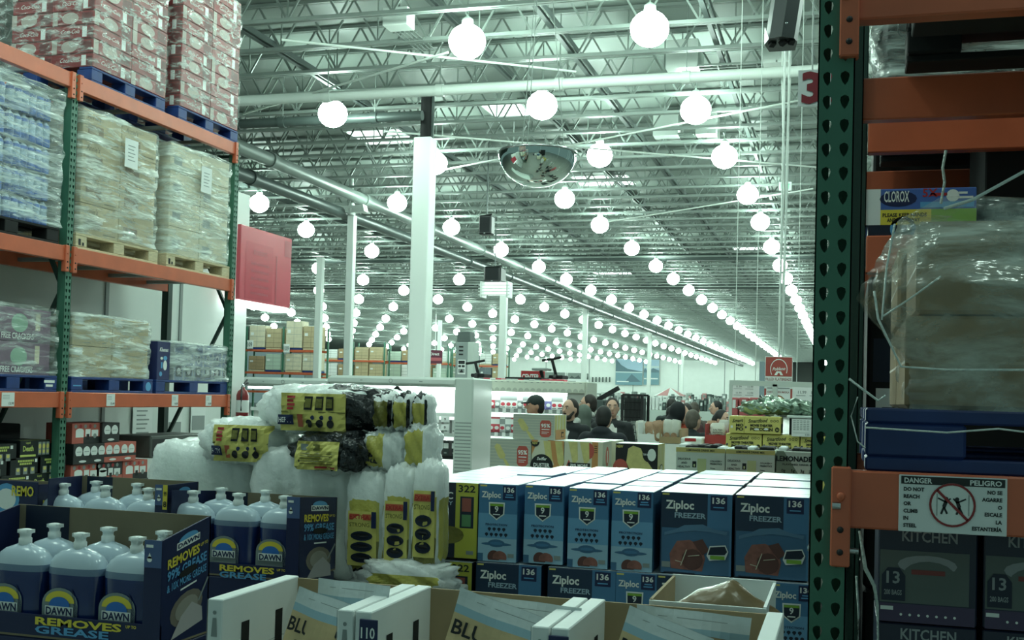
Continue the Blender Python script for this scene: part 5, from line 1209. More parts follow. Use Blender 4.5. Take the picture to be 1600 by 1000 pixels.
for k, (px, Y, z, lab) in enumerate(((1139,FY+.1,zt1-ph,'yellow popcorn carton on the upper row, left one partly hidden'),(1163,FY,zt1-ph,'yellow popcorn carton on the upper row, in front of its neighbour'),
            (1134,FY+.02,zt2-ph,'yellow popcorn carton on the lower row, left one'),(1192,FY+.02,zt2-ph,'yellow popcorn carton on the lower row, middle one'),(1251,FY+.02,zt2-ph,'yellow popcorn carton on the lower row beside the green upright'))):
    if k == 0:
        me0 = carton((fx(1163)-fx(1139))*.98, .34, ph, PC, lambda F,w,d,h: (F['front'].text('Smart',w*.2,h*.62,h*.2,PCI,w=w*.7,slant=.3,rot=.07), F['front'].text('MO',w*.45,h*.4,h*.15,PCI,w=w*.5,bold=.05), F['front'].text('PO',w*.45,h*.16,h*.18,PCI,w=w*.5,bold=.05), F['front'].rect(w*.1,h*.3,w*.24,h*.44,CARDW)), .004, name='popcorn_carton', gap=.0015)
        inst(me0, 'popcorn_carton', ((fx(1139)+fx(1163))/2, FY+.17, z), 0, lab, 'carton', 'popcorn cartons'); continue
    inst(me, 'popcorn_carton', (fx(px)+pw/2, Y+.17, z), 0, lab, 'carton', 'popcorn cartons')
base_block('case_stack', fx(1134), fx(1312), FY+.01, FY+.8, zt2-ph-.004, 'popcorn cartons', PC)
# bin with a price card beside them
x0, x1 = fx(1233), fx(1300); m = MB(); z0 = zt2+.004; z1 = fz(650,1260)
m.bbox(x0, x1, FY+.02, FY+.72, z0, z1-.01, MATTE, .004); m.bbox(x0-.02, x1, FY+.0, FY+.74, z1-.02, z1, FACIA, .004); t = m.build('display_bin'); tag(t, 'black display bin with a pale rim under the silver bags', 'bin')
m = MB(); a, c = fx(1237), fx(1268); m.box(a,c,FY-.008,FY-.002,fz(680),fz(653),CARDW); f = Face(m,(a,FY-.008,fz(680)),(1,0,0),(0,0,1),c-a,fz(653)-fz(680),.0015)
for k in range(6):
    for j in range(5): f.rect(f.w*(.08+.17*j),f.h*(.88-.1*k),f.w*(.2+.17*j),f.h*(.92-.1*k),GREY)
f.rect(f.w*.06,f.h*.2,f.w*.9,f.h*.215,GREY); f.text('9.99',f.w*.9,f.h*.05,f.h*.1,GREY,al='r')
tag(m.build('price_card'), 'large white price card on the black display bin', 'card')
SILV = mat('silver green snack bag', (158,178,160), .22, metal=.5, var=.35, vscale=6, bump=.8, bscale=9); SILV2 = mat('dull green snack bag', (108,130,114), .3, metal=.3, var=.3, vscale=7, bump=.7, bscale=10)
rnd = random.Random(4)
def snack_bag(seed, mm, w=.19, h=.16, d=.1):
    m = MB(); r = random.Random(seed); a = [r.uniform(0,6) for _ in range(4)]
    def fn(p):
        k = 1/max(abs(p.x)**2.6+abs(p.y)**2.6, .02)**(1/2.6) if False else 1
        e = 1+.2*math.sin(p.x*7+a[0])*math.sin(p.z*6+a[1])+.16*math.sin(p.y*9+a[2]+p.x*6)
        fl = 1-.55*max(0, abs(p.x)-.55)
        return Vector((p.x*e*1.05, p.y*e*fl, p.z*e*fl))
    m.ell((0,0,d*.5), (w/2,h/2,d/2), mm, 13, 8, None, fn); m.sm = [False]*len(m.sm)
    for s_ in (-1,1): m.add([(s_*w*.46,-h*.3,d*.5),(s_*w*.6,-h*.36,d*.5+.02),(s_*w*.6,h*.36,d*.5-.01),(s_*w*.46,h*.3,d*.5)],[(0,1,2,3)],mm,True)
    return m.mesh('snack_bag')
SB = [snack_bag(k, SILV if k % 3 else SILV2) for k in range(4)]
spots = [(1172,646,.2),(1255,647,.2),(1218,630,.25),(1242,631,.3),(1198,629,.3),(1180,646,.1),(1200,645,.15),(1222,645,.1),(1243,645,.12),(1262,646,.1),(1190,634,.35),(1212,636,.3),(1232,635,.35),(1206,627,.5),(1250,637,.3)]
for k, (px, py, dy) in enumerate(spots):
    Y = FY+.15+dy; p = aty(px, py, Y); o = inst(SB[k % 4], 'snack_bag', (p.x, Y, max(p.z-.06, z1+.002)), rnd.uniform(-.5,.5), 'crumpled silver green snack bag heaped on the popcorn cartons and display bin', 'bag', 'silver snack bags'); o.rotation_euler = (rnd.uniform(-.3,.3), rnd.uniform(-.4,.4), rnd.uniform(-.6,.6))
# ------------------------------------------------------------------ sign frame and posters behind
GYY = 11.2
gx = lambda a, Y=GYY: aty(a, 600, Y).x
gz = lambda y, px=1210, Y=GYY: aty(px, y, Y).z
t = thing('sign_stand', 'white T-shaped sign rail on a post rising from the silver bags', 'frame', (0, GYY, 0))
m = MB(); m.bar((gx(1140),0,gz(598,1140)),(gx(1290),0,gz(602,1290)), .04,.05, FACIA); m.build('rail', t)
m = MB(); m.bbox(gx(1207),gx(1215),-.02,.03,0,gz(600),FACIA,.003); m.build('post', t)
m = MB(); m.bar((gx(1142),0,gz(600,1142)),(gx(1142),0,0),.03,.03,FACIA); m.build('side_post', t)
py_ = 13.0
px_ = lambda a: aty(a, 600, py_).x
pz_ = lambda y: aty(1216, y, py_).z
BRK = mat('brick poster', (168,74,66), .5)
m = MB(); X0, X1 = px_(1195), px_(1238); m.box(X0,X1,0,.02,pz_(597),pz_(557),CARDW); f = Face(m,(X0,0,pz_(597)),(1,0,0),(0,0,1),X1-X0,pz_(557)-pz_(597),.002); W,H = f.w,f.h
f.rect(W*.02,H*.22,W*.98,H*.97,BRK); 
for r_ in (1.0,): f.mb.add([f.P(W*.5+W*rr*math.cos(a), H*.5+H*rr*1.35*math.sin(a)*.95, 2) for rr in (.29,.315) for a in [2*PI*i/32 for i in range(32)] ], [(i,32+i,32+(i+1)%32,(i+1)%32) for i in range(32) if not (18 < i < 30)], PWHITE)
f.text('Poblano',W*.5,H*.46,H*.12,PWHITE,w=W*.46,al='c',slant=.3,rot=.06); f.poly([(W*.34,H*.27),(W*.44,H*.27),(W*.48,H*.36),(W*.52,H*.36),(W*.56,H*.27),(W*.66,H*.27),(W*.58,H*.42),(W*.42,H*.42)],PWHITE,2)
f.text('FILLED FLATBREADS',W*.5,H*.06,H*.1,mat('brick lettering',(130,60,56),.5),w=W*.94,al='c',bold=.01)
t = thing('poster', 'brick red flatbread poster with an oval emblem, above the sign rail', 'poster', (0,py_,0)); m.build('panel', t); m = MB(); m.tube([(px_(1216),.03,pz_(557)),(px_(1216),.03,CEIL)],.012,FACIA,6); m.tube([(px_(1222),.03,pz_(557)),(px_(1224),.03,CEIL)],.012,FACIA,6); m.build('hanger', t)
m = MB(); X0, X1 = px_(1194), px_(1238); z0_, z1_ = pz_(640), pz_(602); m.box(X0,X1,0,.02,z0_,z1_,CARDW); f = Face(m,(X0,0,z0_),(1,0,0),(0,0,1),X1-X0,z1_-z0_,.002); W,H = f.w,f.h
f.rect(0,H*.05,W*.07,H*.86,BRK); f.rect(W*.93,H*.05,W,H*.86,BRK); f.text('CHICKEN TIKKA MASALA',W*.5,H*.68,H*.08,MATS['brick lettering'],w=W*.78,al='c'); f.poly([(W*.12,H*.3),(W*.3,H*.4),(W*.5,H*.6),(W*.62,H*.56),(W*.86,H*.3)],mat('flatbread print',(150,110,76),.6),1); f.disc(W*.16,H*.52,W*.05,BAGO,H*.08); f.rect(W*.1,H*.86,W*.9,H*.9,GREY)
m.box((X0+X1)/2-.02,(X0+X1)/2+.02,.02,.05,0,z0_,FACIA)
tag(m.build('poster', None, (0,py_+.05,0)), 'framed picture poster of filled flatbread below the brick red one', 'poster')
# red coolers and pale price boards left of the poster
m = MB(); 
for k, (a, c) in enumerate(((1141,1153),(1155,1170),(1171,1192))):
    m = MB(); Y = 14; X0, X1 = aty(a,630,Y).x, aty(c,630,Y).x; za, zb = aty(a,643,Y).z, aty(a,621,Y).z; m.bbox(X0,X1,Y,Y+.5,0,zb,mat('pinkish red cabinet',(182,92,94),.5),.01); f = Face(m,(X0,Y,za),(1,0,0),(0,0,1),X1-X0,zb-za,.003)
    if k < 2: f.rect(f.w*.3,f.h*.25,f.w*.7,f.h*.85,CARDW)
    else: f.poly([(f.w*.2,f.h*.5),(f.w*.5,f.h*.3),(f.w*.9,f.h*.5),(f.w*.8,f.h*.7),(f.w*.3,f.h*.65)],PCI,1)
    tag(m.build('display_cabinet'), 'red display cabinet %s of the flatbread poster' % ('far left','second to the left','directly left')[k], 'cabinet', 'red display cabinets')
for k, (a, c, y0, y1, Y, lab) in enumerate(((1141,1186,598,622,15,'pale hanging price board behind the red cabinets'),(1238,1290,604,640,15,'pale price board right of the flatbread poster'))):
    m = MB(); X0, X1 = aty(a,610,Y).x, aty(c,610,Y).x; za, zb = aty(a,y1,Y).z, aty(a,y0,Y).z; m.box(X0,X1,Y,Y+.03,za,zb,CARDW); f = Face(m,(X0,Y,za),(1,0,0),(0,0,1),X1-X0,zb-za,.003)
    for j in range(4): f.text('11.99',f.w*(.3+.4*(j % 2)),f.h*(.3+.4*(j//2)),f.h*.12,GREY,al='c'); f.rect(f.w*(.12+.4*(j % 2)),f.h*(.2+.4*(j//2)),f.w*(.4+.4*(j % 2)),f.h*(.23+.4*(j//2)),GREY)
    m.bar((X0+.05,Y+.015,zb),(X0+.05,Y+.015,CEIL),.01,.01,FACIA); m.bar((X1-.05,Y+.015,zb),(X1-.05,Y+.015,CEIL),.01,.01,FACIA)
    tag(m.build('price_board'), lab, 'board')
PINK = mat('pink package', (206,120,150), .5)
for k in range(7):
    a = 1238+k*6; Y = 12.2; X0, X1 = aty(a,640,Y).x, aty(a+5.4,640,Y).x; m = MB(); zb = aty(a,632+2*(k % 2),Y).z; m.bbox(X0,X1,Y,Y+.1,zb-.14,zb,PINK if k % 3 else CARDW,.006); f = Face(m,(X0,Y,zb-.14),(1,0,0),(0,0,1),X1-X0,.14,.002); f.disc(f.w*.5,.08,f.w*.3,REDP,.03)
    tag(m.build('gift_pack'), 'small pink pack, %s from the left, right of the sign post' % ORD[k], 'pack', 'small pink packs')
m = MB(); m.bbox(aty(1236,640,12.2).x,aty(1300,640,12.2).x,12.15,12.5,0,aty(1260,632,12.2).z-.15,FACIA,.01); tag(m.build('display_table'), 'pale display table under the small pink packs', 'table')
# crates of snack bags in front of the crowd
def crate(px0, px1, py0, py1, Y, mt, lab, d=.5, fh=.45):
    X0, X1 = aty(px0,py1,Y).x, aty(px1,py1,Y).x; z1 = aty(px0,py0,Y).z; z0 = aty(px0,py1,Y).z
    t = thing('display_crate', lab, 'crate', ((X0+X1)/2, Y, z0)); w = X1-X0; h = z1-z0
    m = MB(); m.box(-w/2,w/2,0,.01,0,h*fh,mt); m.build('front_panel', t); m = MB(); m.box(-w/2,w/2,d-.01,d,0,h,mt); m.build('back_panel', t)
    for s_ in (-1,1): m = MB(); m.box(min(s_*w/2,s_*(w/2-.01)),max(s_*w/2,s_*(w/2-.01)),.01,d-.01,0,h,mt); m.build('side_panel', t)
    m = MB(); m.box(-w/2,w/2,.01,d-.01,0,.01,mt); m.build('base', t)
    m = MB(); m.bbox(X0,X1,Y,Y+d,.0,z0-.003,CARDW,.008); tag(m.build('display_plinth'), 'plain plinth under the '+' '.join(lab.split()[:9]), 'plinth')
    return X0, X1, z0, z1
CHIP = mat('white snack bag', (216,216,206), .35, var=.12, vscale=9, bump=.6, bscale=10); CHIPB = mat('brown printed bag', (180,142,112), .4, var=.25, vscale=12, bump=.5)
def chip_bag(w, h, d, mm, mm2, txt=None):
    m = MB()
    def fn(p): s_ = abs(p.z); e = 1+.06*math.sin(p.x*7+p.z*9)+.05*math.sin(p.z*15); q = Vector((p.x,p.y,p.z)); r = math.hypot(p.x,p.y) or 1; k = (1-s_**6)**.2 if s_ < 1 else 0; return Vector((p.x/r*(k*.98)*e if r > .02 else 0, p.y/r*(1-s_**2.2)*e if r > .02 else 0, p.z))
    m.ell((0,0,h/2),(w/2,d/2,h/2),mm,16,14,None,fn)
    f = Face(m,(-w/2,-d/2-.004,0),(1,0,0),(0,0,1),w,h,.002); f.disc(w*.5,h*.28,w*.28,mm2,h*.14); 
    if txt:
        for k, s_ in enumerate(txt): f.text(s_,w*.5,h*(.6-.13*k),h*.08,INK,w=w*.56,al='c',k=3)
    return m.mesh('chip_bag')
CB = [chip_bag(.095,.19,.06,CHIP,CHIPB), chip_bag(.095,.18,.06,CHIPB,CHIP), chip_bag(.14,.165,.07,CHIP,REDP,('SALTED','POTATO','CHIPS'))]
CYY = 9.6
X0, X1, z0, z1 = crate(1030,1063,670,692,CYY,KRAFT,'brown crate of white and brown snack bags in front of the shoppers')
for k, (px, me, lab) in enumerate(((1037,CB[1],'brown printed snack bag at the left of the brown crate'),(1046,CB[0],'white snack bag in the middle of the brown crate'),(1056,CB[0],'white snack bag at the right of the brown crate'),(1042,CB[1],'brown snack bag at the back of the brown crate'))):
    o = inst(me, 'chip_bag', (aty(px,670,CYY+.2).x, CYY+.06+.1*(k == 3), z0+.012), 0, lab, 'bag', 'snack bags in the brown crate'); o.rotation_euler = (.05,(-.2,.1,.15,.05)[k],0)
X0, X1, z0, z1 = crate(1101,1140,662,693,CYY+.1,mat('red crate board',(168,60,62),.5),'red crate holding a white bag of salted chips')
o = inst(CB[2], 'chip_bag', (aty(1121,680,CYY+.1).x, CYY+.02, z0+.012), 0, 'white bag of salted potato chips standing before the red crate', 'bag')
for k, (px, me) in enumerate(((1130,CB[0]),(1111,CB[1]))): inst(me, 'chip_bag', (aty(px,680,CYY+.3).x, CYY+.36, z0+.012), 0, 'snack bag at the back of the red crate, %s' % ('right','left')[k], 'bag')
o.location.y = CYY+.16
X0, X1, z0, z1 = crate(996,1028,660,692,CYY+.6,CARDW,'white crate of floral printed bags behind the duster cartons')
for k, px in enumerate((1003,1014,1023)): o = inst(CB[k % 2], 'chip_bag', (aty(px,660,CYY+.8).x, CYY+.85, z0+.012), 0, 'printed snack bag in the white crate, %s from the left' % ORD[k], 'bag', 'bags in the white crate'); o.rotation_euler = (0,.15*(k-1),0)
m = MB(); X0, X1 = aty(1063,690,CYY).x, aty(1098,690,CYY).x; z0_ = aty(1080,692,CYY).z; z1_ = aty(1080,684,CYY).z; m.bbox(X0,X1,CYY,CYY+.4,0,z1_,CARDW,.01); f = Face(m,(X0,CYY,z0_),(1,0,0),(0,0,1),X1-X0,z1_-z0_,.002); f.rect(f.w*.2,f.h*.3,f.w*.7,f.h*.9,REDP); tag(m.build('display_box'), 'low white box with red marks between the two snack crates', 'box')
# ------------------------------------------------------------------ refrigerated wall case
CAY = 14.2
cx_ = lambda a, Y=CAY: aty(a, 640, Y).x
cz_ = lambda y, px=600, Y=CAY: aty(px, y, Y).z
LITW = mat('glowing white lining', (232,246,240), .5, emit=.55)  # lining glows by itself, the case lighting put into its colour
def cold_case(px0, px1, ytop, lab, endpanel=True, Y=CAY):
    X0, X1 = cx_(px0, Y), cx_(px1, Y); zt = cz_(ytop,(px0+px1)/2,Y); w = X1-X0; t = thing('refrigerated_case', lab, 'case', ((X0+X1)/2, Y, 0))
    m = MB(); m.bbox(-w/2,w/2,.0,.9,zt-.13,zt,FACIA,.02); m.bbox(-w/2,w/2,-.06,.1,zt-.1,zt-.02,FACIA,.015); m.disc if False else None; f = Face(m,(-w/2,-.06,zt-.1),(1,0,0),(0,0,1),w,.08,.002); f.ring(w*.5,.04,.02,.028,GREY); f.rect(w*.26,.035,w*.28,.045,GREY); f.rect(w*.72,.03,w*.745,.045,GREY); m.build('canopy', t)
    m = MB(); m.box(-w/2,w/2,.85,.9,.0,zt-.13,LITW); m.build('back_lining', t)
    m = MB(); m.bbox(-w/2,w/2,-.1,.9,0,.55,FACIA,.02); m.build('base', t)
    for k, z in enumerate((.95,1.25,1.52)): m = MB(); m.box(-w/2,w/2,.25,.85,z,z+.02,FACIA); m.box(-w/2,w/2,.24,.25,z-.02,z+.03,FACIA if k else MATTE); m.build('shelf', t)
    m = MB(); m.box(-w/2+.05,w/2-.05,.06,.1,zt-.16,zt-.13,mat('case lamp',(230,250,242),.5,emit=5)); m.build('lamp', t)
    return t, w, zt
t, w, zt = cold_case(378, 511, 590, 'white refrigerated case at the far left, half hidden by the trash bag heap')
t, w, zt = cold_case(513, 714, 588, 'white refrigerated case behind the trash bag heap, with a grey end panel')
m = MB(); e0, e1 = cx_(714)-t.location.x, cx_(743)-t.location.x; m.bbox(e0,e1,-.12,.72,0,zt-.0,mat('pale grey panel',(196,206,200),.45),.02); f = Face(m,(e0,-.12,0),(1,0,0),(0,0,1),e1-e0,zt,.003)
for k in range(16): f.rect(f.w*.1,.75+.045*k,f.w*.95,.765+.045*k,GREY)
m.build('end_panel', t)
CARD_T = t
DRK = mat('dark packaged food', (52,60,60), .5)
rnd = random.Random(12)
for r, (z, hh, n) in enumerate(((.97,.2,14),(1.27,.18,14))):
    for k in range(n):
        px = 530+k*13; m = None
        X = cx_(px)
        if r == 0 or k > 8:
            me = D.meshes.get('chilled_pack%d' % r) or (lambda mm: mm)(carton(.085,.2,hh,DRK if r == 0 else CARDW,lambda F,w,d,h: (F['front'].rect(w*.1,h*.5,w*.9,h*.85,CARDW), F['front'].rect(w*.15,h*.15,w*.6,h*.25,GREY)),.004,name='chilled_pack%d' % r))
            me.name = 'chilled_pack%d' % r
            o = inst(me, 'chilled_pack', (X, CAY+.42, z+.002), 0, '%s pack on the %s shelf of the refrigerated case' % (('dark','second lowest visible') if r == 0 else ('white','upper')), 'pack', 'packs on the %s shelf of the refrigerated case' % ('lower' if r == 0 else 'upper'))
for k, (a, y) in enumerate(((655,668),(672,668),(688,668),(655,655),(672,655),(688,655))):
    m = MB(); X = cx_(a); z = cz_(y, a); m.box(X-.06,X+.06,0,.004,z-.04,z+.04,CARDW); f = Face(m,(X-.06,0,z-.04),(1,0,0),(0,0,1),.12,.08,.002); f.text('9', .06,.02,.035,INK,al='c'); tag(m.build('price_tag', None, (0,CAY+.2,0)), 'white numeral tag hanging in the refrigerated case, %s in its grid' % ORD[k], 'tag', 'numeral tags in the refrigerated case')
m = MB(); X = cx_(618); z = cz_(604,618); m.add([(X-.1,0,z-.08),(X+.1,0,z-.08),(X,0,z+.02),(X-.1,.04,z-.08),(X+.1,.04,z-.08),(X,.04,z+.02)],[(0,1,2),(5,4,3),(0,3,4,1),(1,4,5,2),(2,5,3,0)],MATTE); m.bar((X,.02,z+.02),(X,.02,zt-.13),.008,.008,MATTE); tag(m.build('hanging_marker', None, (0,CAY+.02,0)), 'small black triangular marker hanging under the case canopy', 'marker')
# shelf bay with pink and white packages
HY = 15.2
hx = lambda a: aty(a, 650, HY).x
hz_ = lambda y, px=830: aty(px, y, HY).z
X0, X1 = hx(745), hx(914); w = X1-X0; zt = hz_(595)
t = thing('store_shelf', 'white shelf bay with a cream scalloped header, full of pink and white packages', 'shelf', ((X0+X1)/2, HY, 0))
CREAM = mat('cream header', (214,218,204), .5)
m = MB(); m.bbox(-w/2,w/2,-.05,.1,zt-.16,zt,CREAM,.01); f = Face(m,(-w/2,-.05,zt-.16),(1,0,0),(0,0,1),w,.16,.002)
for k in range(18): f.disc(w*(k+.5)/18,.02,w/44,mat('cream shade print',(186,190,178),.5),.04,a0=0,a1=PI); f.rect(w*(k+.1)/18,.135,w*(k+.5)/18,.142,GREY)
m.build('header', t)
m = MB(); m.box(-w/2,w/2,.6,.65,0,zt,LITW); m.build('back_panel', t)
for s_ in (-1,1): m = MB(); m.bbox(s_*w/2-.02,s_*w/2+.02,0,.65,0,zt-.001,CREAM,.004); m.build('side_panel', t)
SZ = [hz_(640), hz_(678), hz_(716)]
for z in SZ:
    m = MB(); m.box(-w/2,w/2,.05,.6,z-.03,z,MATTE); m.box(-w/2,w/2,.035,.05,z-.05,z+.0,GREY)
    for k in range(14): m.box(-w/2+w*(k+.3)/14,-w/2+w*(k+.75)/14,.03,.036,z-.055,z+.005,CARDW)
    m.build('shelf_board', t)
m = MB(); m.box(-w/2+.05,w/2-.05,.05,.12,zt-.2,zt-.16,MATS['case lamp']); m.build('lamp', t)
m = MB(); X0b, X1b = hx(886), hx(913); m.box(X0b,X1b,HY-.02,HY-.005,hz_(640),hz_(608),mat('grey gradient board',(176,178,172),.4)); tag(m.build('blank_board'), 'plain grey board at the right end of the shelf bay', 'board')
PKP = [mat('pinkish red package',(196,70,84),.45), CARDW, mat('grey package',(150,156,156),.5), mat('violet package',(128,124,186),.5), mat('pale pink package',(216,150,158),.5)]
def pk_art(mm):
    def f(F, w, d, h):
        p = F['front']; p.rect(w*.1,h*.55,w*.9,h*.9,CARDW if mm is not CARDW else GREY); p.disc(w*.5,h*.3,w*.3,CARDW if mm is not CARDW else PKP[0],h*.12); p.rect(w*.2,h*.08,w*.8,h*.12,INK)
    return f
PKM = [carton(.105,.2,.21,mm,pk_art(mm),.006,name='shelf_package') for mm in PKP]
rows_ = {0:[0,0,2,1,1,1,2,1,3,1,3,3,1,1,1,1,1],1:[0,0,0,1,2,0,0,1,0,4,2,0,1,0,4,1,0],2:[1,2,0,1,1,2,0,4,1,2,1,0,1,2,1,1,2]}
for r in range(3):
    for k in range(17):
        X = X0+.1+(w-.2)*k/16.4
        if r == 0 and X > X0b-.1: continue
        inst(PKM[rows_[r][k]], 'shelf_package', (X, HY+.2, SZ[r]+.003), 0, 'small upright package on the %s board of the shelf bay' % ('top','middle','bottom')[r], 'package', 'packages on the %s board of the shelf bay' % ('top','middle','bottom')[r])
    for k in range(17):
        X = X0+.1+(w-.2)*k/16.4
        if r == 0 and X < X0b-.1:
            inst(PKM[rows_[1][(k*3) % 17]], 'shelf_package', (X, HY+.2, SZ[r]+.217), 0, 'small upright package stacked in the upper tier of the shelf bay', 'package', 'packages in the upper tier of the shelf bay')
# things standing on the shelf bay
zt2_ = zt
def scooter(px, ptop, pbase, lab, lean):
    p = aty(px, pbase, HY+.3); top = aty(px+lean, ptop, HY+.3); t = thing('kick_scooter', lab, 'scooter', (p.x, HY+.35, zt2_))
    L = top.z-zt2_; l_ = top.x-p.x
    m = MB(); m.tube([(0,0,.06),(l_,0,L)],.022,MATTE,8); m.build('stem', t); m = MB(); m.tube([(l_-.14,.0,L-.02),(l_,0,L),(l_+.14,0,L+.03)],.018,MATTE,8); m.build('handlebar', t)
    m = MB(); m.bbox(-.1,.1,-.06,.3,.04,.09,MATTE,.01); m.build('deck', t); m = MB(); m.tube([(-.02,-.09,.05),(.02,-.09,.05)],.05,BLACK,14); m.build('wheel', t)
scooter(868, 561, 597, 'black kick scooter leaning on top of the shelf bay', -7)
scooter(746, 566, 590, 'black kick scooter stem beside the grey kiosk', -5)
m = MB(); a, c = hx(784), hx(842); m.bbox(a,c,HY+.1,HY+.55,zt2_,zt2_+.05,MATTE,.01); t = m.build('walking_pad'); tag(t, 'flat black walking pad lying on top of the shelf bay', 'treadmill')
m = MB(); xx = hx(838); m.bar((xx,HY+.3,zt2_+.05),(xx-.03,HY+.3,hz_(578)),.05,.04,MATTE); m.bbox(xx-.14,xx+.1,HY+.2,HY+.4,hz_(578),hz_(574),GREY,.01); m.build('console', t)
m = MB(); a, c = hx(794), hx(832); m.box(a,c,HY+.6,HY+.62,zt2_,hz_(578),REDP); f = Face(m,(a,HY+.6,zt2_),(1,0,0),(0,0,1),c-a,hz_(578)-zt2_,.003); f.text('CENTER',f.w*.04,f.h*.18,f.h*.5,PWHITE,w=f.w*.74,bold=.03); tag(m.build('sign'), 'red sign with white lettering on top of the shelf bay', 'sign')
# kiosk tower
KY = 19.8
kx_ = lambda a: aty(a,560,KY).x
t = thing('kiosk', 'tall grey kiosk tower with a dark top and small posters', 'kiosk', (kx_(725), KY, 0)); w = kx_(740)-kx_(713); zk = aty(725,518,KY).z; zk2 = aty(725,534,KY).z
m = MB(); m.bbox(-w/2,w/2,0,.35,0,zk2,mat('kiosk grey',(142,152,150),.45),.01); m.bbox(w*.2,w/2+.01,-.01,.36,0,zk2+.0,mat('kiosk pale side',(188,198,192),.45),.01); m.build('tower', t)
m = MB(); m.bbox(-w*.45,w*.3,.02,.33,zk2,zk,mat('kiosk dark top',(88,98,96),.4),.01); m.build('top_box', t)
m = MB(); f = Face(m,(-w/2,-.0,0),(1,0,0),(0,0,1),w,zk2,.004); a = aty(725,585,KY).z; c = aty(725,562,KY).z
f.rect(w*.15,a,w*.6,c,CARDW); f.rect(w*.19,a+.03,w*.56,a+.1,GREY,2); f.poly([(w*.25,a+.03),(w*.4,a+.1),(w*.5,a+.03)],INK,3); f.rect(w*.19,a+.13,w*.35,c-.1,INK,2); f.rect(w*.39,a+.13,w*.56,c-.1,INK,2); f.rect(w*.19,c-.08,w*.56,c-.02,INK,2)
for k in range(3): f.rect(w*.2,c+.08+k*.07,w*.45,c+.11+k*.07,INK,2)
m.build('posters', t)
# ------------------------------------------------------------------ things hanging from the roof
MY = 13.8
p = aty(840, 240, MY); R = (aty(899,245,MY).x-aty(781,245,MY).x)/2
t = thing('dome_mirror', 'half-dome security mirror hanging in the middle of the ceiling', 'mirror', (p.x, MY, p.z))
MIR = mat('mirror dome', (214,226,220), .04, metal=1)
m = MB(); n = 14; m.lathe([(R*math.cos(a), -R*.86*math.sin(a)) for a in (PI/2*k/n for k in range(n+1))][::-1], MIR, 40); m.build('dome', t)
m = MB(); m.lathe([(R*.97,0),(R*1.02,-.01),(R*1.02,.015),(R*.97,.02)], CHROME, 40); m.lathe([(0,.01),(R*.97,.01)], FACIA, 40); m.build('rim', t)
m = MB()
for k in range(3): a = 2*PI*k/3+.4; m.tube([(R*.7*math.cos(a),R*.7*math.sin(a),.01),(.05*math.cos(a),.05*math.sin(a),CEIL-p.z)],.006,STEEL,5)
m.build('wires', t)
def hung_box(px0, px1, py0, py1, Y, mt, name, lab, cat, d=.3, wedge=0):
    X0, X1 = aty(px0,py1,Y).x, aty(px1,py1,Y).x; za, zb = aty((px0+px1)/2,py1,Y).z, aty((px0+px1)/2,py0,Y).z; w = X1-X0; h = zb-za
    t = thing(name, lab, cat, ((X0+X1)/2, Y, za)); m = MB(); m.bbox(-w/2,w/2,0,d,0,h,mt,min(w,h)*.1); f = Face(m,(-w/2,0,0),(1,0,0),(0,0,1),w,h,.003); f.rect(w*.12,h*.12,w*.88,h*.9,mat('speaker cloth',(26,30,32),.9)); f.rect(w*.44,h*.04,w*.56,h*.08,GREY,2); m.build('body', t)
    m = MB(); m.bar((0,d/2,h),(0,d/2,CEIL-za),.03,.03,DKSTEEL); m.bar((-w*.4,d/2,h),(w*.4,d/2,h+.04),.03,.03,MATTE); m.build('bracket', t); return t, w, h
hung_box(747, 767, 336, 366, 25, BLACK, 'loudspeaker', 'small black loudspeaker hanging right of the tall front column', 'loudspeaker')
t, w, h = hung_box(755, 782, 416, 440, 33.8, BLACK, 'unit_heater', 'black unit heater with white vanes hanging near the second slim column', 'heater', .6)
m = MB()
for k in range(4): m.bar((-w*.7,-.1,-.12-.1*k),(w*1.1,-.1,-.12-.1*k),.05,.03,FACIA)
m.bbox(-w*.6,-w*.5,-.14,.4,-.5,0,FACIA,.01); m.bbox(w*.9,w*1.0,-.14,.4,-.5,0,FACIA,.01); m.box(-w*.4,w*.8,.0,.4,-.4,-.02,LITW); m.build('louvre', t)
# big angled loudspeaker at the top
SY = 10.5
p0 = aty(1219, 62, SY); t = thing('loudspeaker', 'large black angled loudspeaker hanging at the top beside the right rack', 'loudspeaker', (p0.x, SY, p0.z))
w = aty(1244,60,SY).x-aty(1192,60,SY).x; hh = .75
m = MB(); k = .1
prof = [(-w*.5,.12),(-w*.32,-.05),(w*.06,-.1),(w*.42,-.02),(w*.5,.1),(w*.4,.35),(-w*.4,.35)]
vs = [(x,y,0) for x,y in prof]+[(x*1.02+k,y-.02,hh) for x,y in prof]; n = len(prof)
m.add(vs,[tuple(range(n))[::-1],tuple(range(n,2*n))]+[(i,(i+1)%n,n+(i+1)%n,n+i) for i in range(n)],mat('speaker black',(22,32,32),.45)); m.build('cabinet', t)
m = MB(); m.add([(-w*.5,.115,0),(-w*.33,-.055,.0),(-w*.5,.11,.16)],[(0,1,2)],FACIA); m.ell((w*.18,-.085,.12),(.02,.01,.012),CHROME,8,6); m.bar((-w*.3,.1,-.02),(-w*.2,.05,.0),.05,.04,MATTE); m.bar((0,.05,-.03),(.05,.02,.0),.05,.04,MATTE); m.bar((w*.3,.05,-.03),(w*.36,.02,.0),.05,.04,MATTE); m.build('fittings', t)
m = MB(); m.tube([(-w*.4+k,.2,hh),(-w*.9,.2,CEIL-p0.z)],.012,STEEL,5); m.tube([(w*.3+k,.2,hh),(w*.9,.2,CEIL-p0.z)],.012,STEEL,5); m.build('chain', t)
